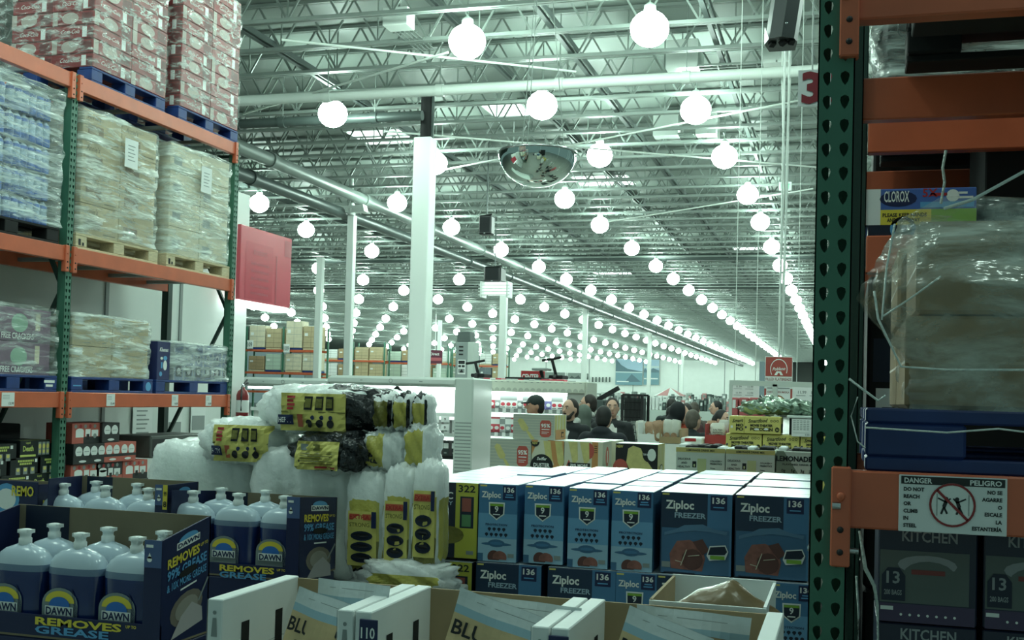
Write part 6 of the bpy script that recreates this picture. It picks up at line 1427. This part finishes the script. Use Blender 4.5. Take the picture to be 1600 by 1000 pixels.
# number sign
NY = 5.2
X0 = aty(1247,135,NY).x; X1 = X0+.26; za, zb = aty(1247,166,NY).z, aty(1247,110,NY).z
m = MB(); m.box(X0,X1,0,.01,za,zb,CARDW); f = Face(m,(X0,0,za),(1,0,0),(0,0,1),X1-X0,zb-za,.002); f.text('31',f.w*.06,f.h*.1,f.h*.8,mat('dull red numerals',(134,40,50),.5),w=f.w*.62,bold=.04)
t = thing('number_sign', 'white hanging aisle sign with a dull red number, at the top beside the green upright', 'sign', (0,NY,0)); m.build('panel', t); m = MB(); m.tube([(X0+.06,.005,zb),(X0+.05,.005,CEIL)],.004,FACIA,5); m.tube([(X1-.03,.005,zb),(X1,.005,CEIL)],.004,FACIA,5); m.build('wires', t)
# power drops and small signs
VY = 17.0
m = MB()
for dx_ in (0, .09): m.tube([Vector((aty(1222,118,VY).x+dx_,VY,CEIL)), aty(1222+dx_*30,118,VY)+Vector((dx_,0,0)), aty(1226,300,VY)+Vector((dx_*.4,0,0)), aty(1220,430,VY)+Vector((dx_*.4,0,0)), aty(1217,640,VY)+Vector((dx_*.4,0,0))],.016,PIPEW,6)
tag(m.build('power_drop'), 'pair of pale cables dropping from the ceiling in front of the far wall', 'cable')
EY = 24
m = MB(); X0, X1 = aty(1217,291,EY).x, aty(1237,291,EY).x; za, zb = aty(1226,298,EY).z, aty(1226,284,EY).z; m.bbox(X0,X1,0,.06,za,zb,FACIA,.006); f = Face(m,(X0,0,za),(1,0,0),(0,0,1),X1-X0,zb-za,.003); f.text('EXIT',f.w*.5,f.h*.25,f.h*.5,mat('exit green',(96,176,136),.4,emit=.6),al='c',w=f.w*.7,bold=.04); m.bar(((X0+X1)/2,.03,zb),((X0+X1)/2,.03,CEIL),.02,.02,STEEL); tag(m.build('exit_sign', None, (0,EY,0)), 'small white exit sign with green letters near the hanging cables', 'sign')
# ------------------------------------------------------------------ far racks on the left
def far_rack(px0, px1, Y, bays, lab, loads, ybeams=(2.87,4.22), top=5.6, seed=0):
    X0, X1 = aty(px0,560,Y).x, aty(px1,560,Y).x; w = X1-X0; t = thing('pallet_rack', lab, 'rack', (X0, Y, 0)); bw = w/bays
    for k in range(bays+1):
        m = MB()
        for y in (.05,1.05): m.box(k*bw-.05,k*bw+.05,y-.05,y+.05,0,top,GREEN)
        m.build('upright', t)
    for z in (1.73,)+ybeams:
        for y in (0,1.1): m = MB(); m.box(0,w,y-.03,y+.03,z-.13,z,ORANGE); m.build('beam', t)
    rnd = random.Random(seed); cols_ = [KRAFT, TAN, PALE, CARDW, mat('mint wrapped carton',(186,206,190),.5), mat('slate wrapped carton',(104,116,124),.5)]
    li = 0
    for k in range(bays):
        for zi, z in enumerate((1.73,)+ybeams):
            for j in range(2):
                x = (k+.27+.46*j)*bw; ww = bw*.42; hmax = ([1.0,1.15,.9]+[.9])[zi]
                h = hmax*rnd.uniform(.7,1)
                if loads == 'tall' and zi == len(ybeams): h = rnd.uniform(1.0,1.7)
                mm = cols_[rnd.choice((0,1,1,2)) if loads == 'tall' and zi == len(ybeams) else rnd.randrange(6)]
                m = MB(); m.bbox(-ww/2,ww/2,0,.9,.12,.12+h,mm,.02); m.bbox(-ww/2,ww/2,0,.9,0,.1,BLUEP if rnd.random() < .6 else WOODP,.01)
                f = Face(m,(-ww/2,0,.12),(1,0,0),(0,0,1),ww,h,.006)
                for q in range(1,4): f.rect(0,h*q/4-.008,ww,h*q/4+.008,KRAFTD if mm in (KRAFT,TAN) else GREY)
                f.rect(ww/2-.008,0,ww/2+.008,h,KRAFTD if mm in (KRAFT,TAN) else GREY)
                f.rect(ww*.1,h*.55,ww*.3,h*.68,CARDW,2)
                if zi == 0 : continue
                li += 1
                o = m.build('pallet_load', None, (X0+x, Y+.08, z+.004)); tag(o, 'pallet load on the %s level of the %s' % (('low','middle','upper')[zi], lab), 'pallet load', 'pallet loads on the '+lab)
    return t
far_rack(384, 500, 62, 2, 'far rack seen past the red sign', 'tall', seed=3)
far_rack(503, 600, 80, 2, 'distant rack between the two slim left columns', 'low', seed=5)
far_rack(602, 700, 84, 2, 'distant rack behind the tall front column', 'low', seed=8)
far_rack(704, 790, 88, 2, 'distant rack behind the grey kiosk', 'low', seed=9)
for k, (px, py, lab) in enumerate(((390,538,'white number board on the first far upright'),(447,544,'white number board on the second far upright'))):
    p = aty(px, py, 61.8); m = MB(); m.box(-.2,.2,0,.03,-.25,.25,CARDW); f = Face(m,(-.2,0,-.25),(1,0,0),(0,0,1),.4,.5,.01); f.text('109',.2,.12,.25,GREY,al='c',w=.34,bold=.03); o = m.build('number_board', None, (p.x,61.85,p.z)); tag(o, lab, 'sign', 'far number boards')
for k, (a, c, lab) in enumerate(((645,661,'maroon banner left of the front column in the distance'),(668,691,'maroon banner with white lettering right of it in the distance'))):
    Y = 70; X0, X1 = aty(a,558,Y).x, aty(c,558,Y).x; za, zb = aty(a,568,Y).z, aty(a,547,Y).z; m = MB(); m.box(X0,X1,0,.05,za,zb,mat('maroon banner',(96,36,60),.5)); f = Face(m,(X0,0,za),(1,0,0),(0,0,1),X1-X0,zb-za,.01); f.rect(f.w*.04,f.h*.2,f.w*.96,f.h*.45,mat('rose band',(180,90,100),.5))
    f.text('Direct',f.w*.5,f.h*.62,f.h*.2,PWHITE,al='c',w=f.w*.6); m.bar(((X0+X1)/2,.02,zb),((X0+X1)/2,.02,CEIL),.04,.04,FACIA); tag(m.build('banner', None, (0,Y,0)), lab, 'banner')
# tall dark stack at the far left, big box piles
# ------------------------------------------------------------------ far wall posters, signs, displays
BY = 149.6
bz_ = lambda px, py: aty(px, py, BY).z
LK = [mat('poster sky',(160,186,206),.6), mat('poster mountain',(86,112,124),.6), mat('poster lake',(112,148,160),.6), mat('poster light',(190,206,208),.6)]
def banner(a, c, y0, y1, lab, art):
    X0, X1 = aty(a,580,BY).x, aty(c,580,BY).x; za, zb = bz_(a,y1), bz_(a,y0); m = MB(); m.box(X0,X1,0,.1,za,zb,CARDW); f = Face(m,(X0,0,za),(1,0,0),(0,0,1),X1-X0,zb-za,.02); art(f); tag(m.build('wall_banner', None, (0,BY,0)), lab, 'banner')
def lake(k):
    def a(f):
        W,H = f.w,f.h; f.rect(0,0,W,H,LK[0]); f.rect(0,0,W,H*.5,LK[2],2)
        if k == 0: f.poly([(0,H*.95),(W*.2,H*.72),(W*.45,H*.58),(W*.8,H*.52),(W,H*.5),(W,H*.45),(0,H*.45)],LK[1],3); f.poly([(W*.35,H*.1),(W*.6,H*.4),(W*.95,H*.12)],LK[1],3); f.rect(0,H*.44,W,H*.48,LK[3],4); f.rect(W*.6,H*.86,W*.85,H*.89,CARDW,4); f.rect(W*.05,H*.1,W*.5,H*.14,CARDW,4)
        else: f.poly([(0,H*.5),(W*.4,H*.6),(W,H*.52),(W,H*.44),(0,H*.44)],LK[1],3); f.rect(W*.1,H*.2,W*.9,H*.24,CARDW,4); f.rect(0,H*.6,W,H*.68,LK[3],3)
    return a
banner(962, 1004, 558, 601, 'large mountain lake banner on the far wall', lake(0)); banner(1006, 1011, 558, 601, 'narrow lake banner strip right of the large one', lake(1)); banner(1014, 1030, 558, 601, 'blue lake banner strip farthest right on the far wall', lake(1))
def photo(k):
    def a(f): W,H = f.w,f.h; f.rect(W*.03,H*.4,W*.97,H*.97,mat('poster grey',(120,130,126),.6)); f.poly([(W*.1,H*.4),(W*.3,H*.7),(W*.5,H*.5),(W*.8,H*.75),(W*.95,H*.4)],mat('poster dark',(70,82,80),.6),2); f.rect(W*.05,H*.1,W*.6,H*.2,GREY)
    return a
banner(851, 884, 581, 598, 'grey photo banner behind the scooter on the far wall', photo(0)); banner(887, 909, 582, 598, 'smaller grey photo banner on the far wall', photo(1)); banner(914, 920, 583, 600, 'sliver of a grey banner left of the six dark panels', photo(1))
for k in range(6):
    a = 925+k*5.3; X0, X1 = aty(a,590,BY).x, aty(a+2,590,BY).x; m = MB(); m.box(X0,X1,0,.1,bz_(a,597),bz_(a,589),mat('poster dark',(70,82,80),.6)); tag(m.build('wall_panel', None, (0,BY,0)), 'small dark panel in a row of six on the far wall', 'panel', 'row of six dark panels')
# low far displays along the back of the hall
rnd = random.Random(31)
FM = [CARDW, mat('far dark goods',(60,74,72),.6), mat('far grey goods',(136,148,144),.6), mat('far pale goods',(190,200,194),.6), mat('far pink goods',(196,140,140),.6)]
for r, (Y, pa, pb, ya, n) in enumerate(((60,1040,1142,624,26),(48,1000,1140,632,24),(36,925,1005,630,12),(75,930,1190,617,34))):
    m = MB(); X0, X1 = aty(pa,630,Y).x, aty(pb,630,Y).x; zt = aty((pa+pb)/2, ya+10, Y).z; m.bbox(X0,X1,Y,Y+1,0,max(zt,.4),FM[3],.02); tag(m.build('display_table'), 'long pale display table far back in the hall, %s' % ('third from the front','second from the front','nearest one, behind the shoppers','farthest one before the back wall')[r], 'table', 'far display tables')
    zt = max(zt,.4)
    for k in range(n):
        x = X0+(X1-X0)*(k+.5)/n; h = rnd.uniform(.25,.6); ww = (X1-X0)/n*.42; m = MB(); m.bbox(-ww,ww,.1,.6,0,h,FM[rnd.choice((0,1,1,2,2,3,4,0))],.02); m.bbox(-ww*.6,ww*.6,.08,.1,h*.5,h*.8,FM[rnd.choice((0,2))],.004)
        inst(m.mesh('boxed_item'), 'boxed_item', (x,Y,zt+.002), 0, 'small boxed item in a long row on a far display table', 'item', 'boxed items on the far display tables')
# black mesh cage cart and sloped arm behind the shoppers
WY = 18
X0, X1 = aty(972,640,WY).x, aty(1003,640,WY).x; z0, z1 = .2, aty(985,617,WY).z
t = thing('mesh_cage', 'black wire mesh cage standing behind the shoppers', 'cage', (X0,WY,0)); w = X1-X0
m = MB()
for x in (0,w):
    for y in (0,.6): m.bar((x,y,0),(x,y,z1),.04,.04,MATTE)
for z in (z0,(z0+z1)/2,z1):
    for y in (0,.6): m.bar((0,y,z),(w,y,z),.03,.03,MATTE)
m.build('frame', t); m = MB()
for k in range(16): m.bar((w*k/16,0,z0),(w*k/16,0,z1),.012,.012,MATTE)
for k in range(14): m.bar((0,0,z0+(z1-z0)*k/14),(w,0,z0+(z1-z0)*k/14),.012,.012,MATTE)
m.box(0.02,w-.02,.1,.5,aty(985,658,WY).z,aty(985,622,WY).z,mat('dark cage goods',(52,64,62),.7)); m.build('mesh', t)
p, q = aty(925,630,WY+1), aty(967,606,WY+1); m = MB(); m.bar(p,q,.09,.07,MATTE); m.bbox(p.x-.4,p.x+.25,WY+.8,WY+1.3,0,p.z+.06,mat('dark cage goods',(52,64,62),.7),.02); tag(m.build('lift_arm'), 'dark slanting arm rising behind the shoppers', 'machine')
# patio umbrella far back
p = aty(1047,612,70); t = thing('patio_umbrella', 'small far patio umbrella with a pink and white canopy', 'umbrella', (p.x,70,0)); m = MB(); m.tube([(0,0,0),(0,0,p.z-.25)],.03,STEEL,6); m.build('pole', t)
m = MB(); n = 8; rr = 1.0
vs = [(0,0,p.z+.25)]+[(rr*math.cos(2*PI*k/n),rr*math.sin(2*PI*k/n),p.z-.25) for k in range(n)]
for k in range(n): m.add([vs[0],vs[1+k],vs[1+(k+1)%n]],[(0,1,2)],FM[4] if k % 2 else CARDW)
m.build('canopy', t)
# ------------------------------------------------------------------ shoppers
import bmesh
def union(parts, voxel, name, smooth=4):
    """fuse tapered capsules and ellipsoids into one continuous skin"""
    m = MB(); M0 = SKIN
    for p in parts:
        if p[0] == 'c':
            _, a, b_, ra, rb = p; a, b_ = Vector(a), Vector(b_); n = 12; d = (b_-a); L = d.length or 1e-4; d = d/L
            u = d.cross(Vector((0,0,1)) if abs(d.z) < .9 else Vector((1,0,0))).normalized(); v = d.cross(u); vs = []
            rings = [(-ra*math.cos(t), ra*math.sin(t)) for t in (.05,.5,1.0,1.5)]+[(L+rb*math.cos(t), rb*math.sin(t)) for t in (1.5,1.0,.5,.05)]
            for s_, r in rings: vs += [a+d*s_+(u*math.cos(q)+v*math.sin(q))*r for q in (2*PI*k/n for k in range(n))]
            fs = [(i*n+k,i*n+(k+1)%n,(i+1)*n+(k+1)%n,(i+1)*n+k) for i in range(len(rings)-1) for k in range(n)]+[tuple(range(n))[::-1],tuple(range((len(rings)-1)*n,len(rings)*n))]
            m.add(vs, fs, M0, True)
        else: _, c, r = p[:3]; m.ell(c, r, M0, 18, 12)
    o = m.build(name); r = o.modifiers.new('r','REMESH'); r.mode = 'VOXEL'; r.voxel_size = voxel; r.use_smooth_shade = True
    s_ = o.modifiers.new('s','SMOOTH'); s_.factor = .5; s_.iterations = smooth
    dg = bpy.context.evaluated_depsgraph_get(); me = D.meshes.new_from_object(o.evaluated_get(dg)); D.objects.remove(o); me.name = name
    return me
SKIN = mat('light skin', (206,164,142), .55); SKIN2 = mat('tan skin', (190,144,120), .55)
def setmat(me, m): me.materials.clear(); me.materials.append(m); me.update(); return me
def skeleton(pose):
    lean = pose.get('lean', 0); sh = .185; tw = pose.get('turn', 0)
    def T(x, y, z):   # lean forward about the hips
        if z > .95: dz = z-.95; return (x, y-dz*math.sin(lean), .95+dz*math.cos(lean))
        return (x, y, z)
    J = dict(pel=T(0,0,.95), belly=T(0,.0,1.1), chest=T(0,.01,1.28), top=T(0,.015,1.42), neck=T(0,.01,1.5), head=T(0,-.015,1.63))
    for s_, k in ((-1,'l'),(1,'r')):
        J['sh'+k] = T(s_*sh,.02,1.4); el = pose.get('elbow', (.25,.04,1.14)); wr = pose.get('wrist', (.21,-.2,1.02))
        J['el'+k] = T(s_*el[0],el[1],el[2]); J['wr'+k] = T(s_*wr[0],wr[1],wr[2])
        J['hip'+k] = (s_*.09,0,.92); J['kn'+k] = (s_*.1,-.02,.5); J['an'+k] = (s_*.1,.03,.09); J['toe'+k] = (s_*.115,-.15,.035)
    return J
def hand(J, k):
    w = Vector(J['wr'+k]); e = Vector(J['el'+k]); d = (w-e).normalized(); s_ = -1 if k == 'l' else 1; side = Vector((s_,0,0)); side = (side-d*side.dot(d)).normalized(); up = d.cross(side)
    out = [('c', w, w+d*.08, .028, .034)]
    for i, (o, L) in enumerate(((-.027,.068),(-.009,.078),(.009,.072),(.027,.056))):
        a = w+d*.1+side*o; b_ = a+d*L*.5+up*.006*s_; c = b_+d*L*.4+up*.03*s_; out += [('c',a,b_,.0095,.009),('c',b_,c,.009,.0075)]
    a = w+d*.035-side*.03; out += [('c',a,a+d*.035-side*.025,.012,.0105),('c',a+d*.035-side*.025,a+d*.07-side*.03,.0105,.009)]
    return out
def person(px, py, Y, label, face=0, jacket=(20,24,28), hair=(30,28,26), skin=None, pose={}, style='short', hood=None, collar=None, cap=None, build=1.0, height=None, beard=False, trousers=(30,34,40), scarf=None, headtilt=0):
    skin = skin or SKIN; p = aty(px, py, Y); H = height or max(1.5, min(1.95, p.z)); k = H/1.755
    t = thing('person', label, 'person', (p.x, Y, 0), math.radians(face)); t.scale = (k,k,k)
    J = skeleton(pose); hd = Vector(J['head']); B = build
    body = [('e',J['pel'],(.15,.11,.12)),('e',J['belly'],(.14,.1,.14)),('e',J['chest'],(.165,.11,.16)),('e',J['top'],(.17,.085,.07)),('c',J['top'],J['neck'],.06,.052),('c',J['neck'],hd+Vector((0,.02,-.06)),.052,.055),
            ('e',hd,(.076,.096,.112)),('e',hd+Vector((0,-.035,-.06)),(.055,.058,.055)),('c',hd+Vector((0,-.09,.012)),hd+Vector((0,-.112,-.022)),.011,.016),('e',hd+Vector((-.079,.01,-.01)),(.01,.018,.03)),('e',hd+Vector((.079,.01,-.01)),(.01,.018,.03)),('e',hd+Vector((0,-.07,.03)),(.055,.028,.018))]
    for q in 'lr': body += [('c',J['sh'+q],J['el'+q],.052,.042),('c',J['el'+q],J['wr'+q],.04,.026),('c',J['hip'+q],J['kn'+q],.085,.058),('c',J['kn'+q],J['an'+q],.054,.036),('c',J['an'+q],J['toe'+q],.042,.034)]+hand(J, q)
    inst(setmat(union(body, .0105, 'body'), skin), 'body', (0,0,0), parent=t)
    jm = mat('jacket %d %d %d' % jacket, jacket, .8, var=.15, vscale=9)
    b_ = B; jk = [('e',Vector(J['pel'])+Vector((0,0,.0)),(.18*b_,.145*b_,.16)),('e',J['belly'],(.175*b_,.14*b_,.16)),('e',J['chest'],(.19*b_,.14*b_,.17)),('e',J['top'],(.195*b_,.11*b_,.075)),('c',J['top'],Vector(J['neck'])-Vector((0,-.015,.02)),.08,.07)]
    for q in 'lr': jk += [('c',J['sh'+q],J['el'+q],.074*b_,.062*b_),('c',J['el'+q],Vector(J['el'+q]).lerp(Vector(J['wr'+q]),.93),.06*b_,.046*b_)]
    if hood == 'down': jk += [('e',Vector(J['neck'])+Vector((0,.06,-.015)),(.11,.075,.06))]
    if hood == 'up': jk += [('e',hd+Vector((0,.035,.012)),(.105,.105,.135)),('c',Vector(J['neck'])+Vector((0,.04,0)),hd+Vector((0,.05,-.05)),.09,.09)]
    inst(setmat(union(jk, .016, 'jacket', 3), jm), 'jacket', (0,0,0), parent=t)
    tm_ = mat('trousers %d %d %d' % trousers, trousers, .85); tr_ = [('e',J['pel'],(.158,.12,.13))]
    for q in 'lr': tr_ += [('c',J['hip'+q],J['kn'+q],.1,.075),('c',J['kn'+q],Vector(J['an'+q])+Vector((0,0,.02)),.072,.058)]
    inst(setmat(union(tr_, .018, 'trousers', 3), tm_), 'trousers', (0,0,0), parent=t)
    m = MB()
    for q in 'lr': a = Vector(J['an'+q]); m.ell((a.x*1.06,a.y-.07,.05),(.05,.135,.052),MATTE,12,8)
    m.build('shoes', t)
    hm = mat('hair %d %d %d' % hair, hair, .6, var=.2, vscale=30)
    if hood != 'up':
        hp = [('e',hd+Vector((0,.022,.022)),(.084,.094,.108)),('e',hd+Vector((0,.045,-.02)),(.078,.07,.09))]
        if style == 'long': hp += [('c',hd+Vector((0,.06,0)),hd+Vector((0,.075,-.22)),.085,.06)]
        if style == 'bun': hp += [('e',hd+Vector((0,.11,.05)),(.05,.045,.05))]
        if style == 'receding': hp = [('e',hd+Vector((0,.03,.02)),(.084,.088,.106)),('e',hd+Vector((0,.045,-.025)),(.08,.07,.085))]
        if style != 'bald': inst(setmat(union(hp, .009, 'hair', 2), hm), 'hair', (0,0,0), parent=t)
        else: inst(setmat(union([('e',hd+Vector((0,.05,-.02)),(.081,.07,.06))], .009, 'hair', 2), hm), 'hair', (0,0,0), parent=t)
    for s_ in (-1,1):
        m = MB(); m.ell(hd+Vector((s_*.031,-.086,.014)),(.012,.009,.006),PWHITE,10,6); m.ell(hd+Vector((s_*.031,-.092,.014)),(.0055,.005,.0055),INK,8,6); m.build('eye', t)
        m = MB(); m.bar(hd+Vector((s_*.016,-.097,.034)),hd+Vector((s_*.048,-.087,.036)),.006,.008,hm); m.build('eyebrow', t)
    m = MB(); m.ell(hd+Vector((0,-.089,-.062)),(.024,.009,.007),mat('lips',(164,96,88),.5),12,6); m.build('mouth', t)
    if beard: inst(setmat(union([('e',hd+Vector((0,-.045,-.083)),(.056,.052,.036)),('e',hd+Vector((0,-.088,-.044)),(.03,.012,.008)),('c',hd+Vector((-.066,-.02,-.03)),hd+Vector((-.04,-.06,-.085)),.016,.02),('c',hd+Vector((.066,-.02,-.03)),hd+Vector((.04,-.06,-.085)),.016,.02)], .008, 'beard', 2), hm), 'beard', (0,0,0), parent=t)
    if collar:
        cm = mat('collar %d %d %d' % collar, collar, .8, bump=.3); n_ = Vector(J['neck']); m = MB(); 
        inst(setmat(union([('c',n_+Vector((-.07,.02,.01)),n_+Vector((-.03,-.13,-.2)),.035,.03),('c',n_+Vector((.07,.02,.01)),n_+Vector((.03,-.13,-.2)),.035,.03),('c',n_+Vector((-.07,.03,.0)),n_+Vector((.07,.03,.0)),.04,.04),('c',n_+Vector((0,-.08,-.08)),n_+Vector((0,-.135,-.24)),.03,.035)], .011, 'collar', 2), cm), 'collar', (0,0,0), parent=t)
    if scarf:
        n_ = Vector(J['neck']); inst(setmat(union([('e',n_+Vector((0,-.01,-.01)),(.105,.095,.06)),('e',n_+Vector((0,-.02,-.07)),(.13,.1,.05))], .012, 'scarf', 2), mat('scarf %d %d %d' % scarf, scarf, .85, bump=.3)), 'scarf', (0,0,0), parent=t)
    if cap:
        cm = mat('cap', cap, .8); inst(setmat(union([('e',hd+Vector((0,.012,.045)),(.09,.102,.085)),('c',hd+Vector((-.045,-.09,.035)),hd+Vector((.045,-.09,.035)),.012,.012),('c',hd+Vector((-.035,-.15,.026)),hd+Vector((.035,-.15,.026)),.009,.009),('c',hd+Vector((-.04,-.12,.03)),hd+Vector((.04,-.12,.03)),.012,.012)], .008, 'cap', 2), cm), 'cap', (0,0,0), parent=t)
    return t
# face: 0 looks at the camera, 180 shows the back, +90 looks to the right of the picture
person(838, 617, 13.2, 'person in a dark cap, grey jacket and rust scarf behind the top duster carton', face=-60, jacket=(74,84,84), cap=(40,50,48), scarf=(128,70,64), hair=(40,36,34), skin=SKIN2)
person(892, 622, 12.6, 'person with receding dark hair and beard, black jacket over a pale V collar', face=-25, jacket=(24,30,34), hair=(46,40,36), style='receding', beard=True, collar=(206,208,202))
person(921, 616, 14.6, 'person in profile with short dark hair and a black jacket, behind the grey hood', face=-80, jacket=(34,40,42), hair=(44,38,34), collar=(190,192,186))
person(912, 634, 13.2, 'person seen from behind in a grey green coat with the hood down', face=200, jacket=(98,108,100), hair=(62,58,54), hood='up')
person(944, 634, 11.6, 'person seen from behind in a black hooded jacket, centre of the group', face=172, jacket=(24,30,38), hair=(30,30,30), hood='down', build=1.15, pose=dict(elbow=(.32,.02,1.16), wrist=(.3,-.2,1.04)))
person(957, 621, 14.0, 'person facing the camera with a white fleece collar and dark hair tied back', face=12, jacket=(40,44,46), hair=(38,32,30), collar=(222,220,214), style='bun')
person(1022, 630, 13.8, 'person in a black hooded coat bending to the right', face=105, jacket=(20,26,30), hood='up', hair=(24,24,24), pose=dict(lean=.45, wrist=(.2,-.35,1.05)), height=1.84)
person(1051, 634, 15.6, 'person with dark hair and a dark grey coat, left of the orange collar', face=150, jacket=(44,52,52), hair=(32,32,32), build=1.1)
person(1062, 634, 14.0, 'person with short black hair and an orange scarf', face=120, jacket=(60,54,50), hair=(26,26,26), scarf=(206,92,66))
person(1083, 640, 12.9, 'person with close-cropped grey hair in a large black coat, seen from behind', face=150, jacket=(20,30,34), hair=(92,84,76), build=1.35, pose=dict(elbow=(.34,.02,1.14), wrist=(.3,-.2,1.02)))
person(1050, 622, 19.0, 'person with dark hair farther back beneath the umbrella', face=170, jacket=(40,52,50), hair=(46,44,42))
person(1085, 628, 18.0, 'person with long brown hair farther back', face=175, jacket=(80,72,66), hair=(74,66,58), style='long')
person(1120, 626, 20.0, 'person with dark hair and a pale pink top farther back at right', face=-70, jacket=(196,176,176), hair=(30,30,30))
person(1128, 640, 13.4, 'person with black hair bending behind the popcorn cartons', face=60, jacket=(150,140,138), hair=(28,28,28), style='long')
person(1073, 630, 16.5, 'person in a maroon coat seen between two others', face=180, jacket=(76,48,50), hair=(52,46,44))
# ------------------------------------------------------------------ light, camera, view
sc = bpy.context.scene
wd = D.worlds.new('world'); sc.world = wd; wd.use_nodes = True
bg = wd.node_tree.nodes['Background']; bg.inputs[0].default_value = (.36,.62,.58,1); bg.inputs[1].default_value = .14
cd = D.cameras.new('camera'); co = D.objects.new('camera', cd); COL.objects.link(co); sc.camera = co
co.location = EYEP; co.rotation_euler = CAMR.to_euler()
cd.sensor_width = 36; cd.lens = FPX/1600*36; cd.shift_y = (CY-500)/1600; cd.clip_end = 400; cd.clip_start = .05
vs_ = sc.view_settings; vs_.view_transform = 'Standard'; vs_.look = 'None'; vs_.gamma = 1; vs_.use_curve_mapping = False; vs_.exposure = 1.35
cy_ = sc.cycles
cy_.use_adaptive_sampling = True; cy_.max_bounces = 6; cy_.diffuse_bounces = 3; cy_.glossy_bounces = 3; cy_.transparent_max_bounces = 10; cy_.sample_clamp_indirect = 4; cy_.use_denoising = True
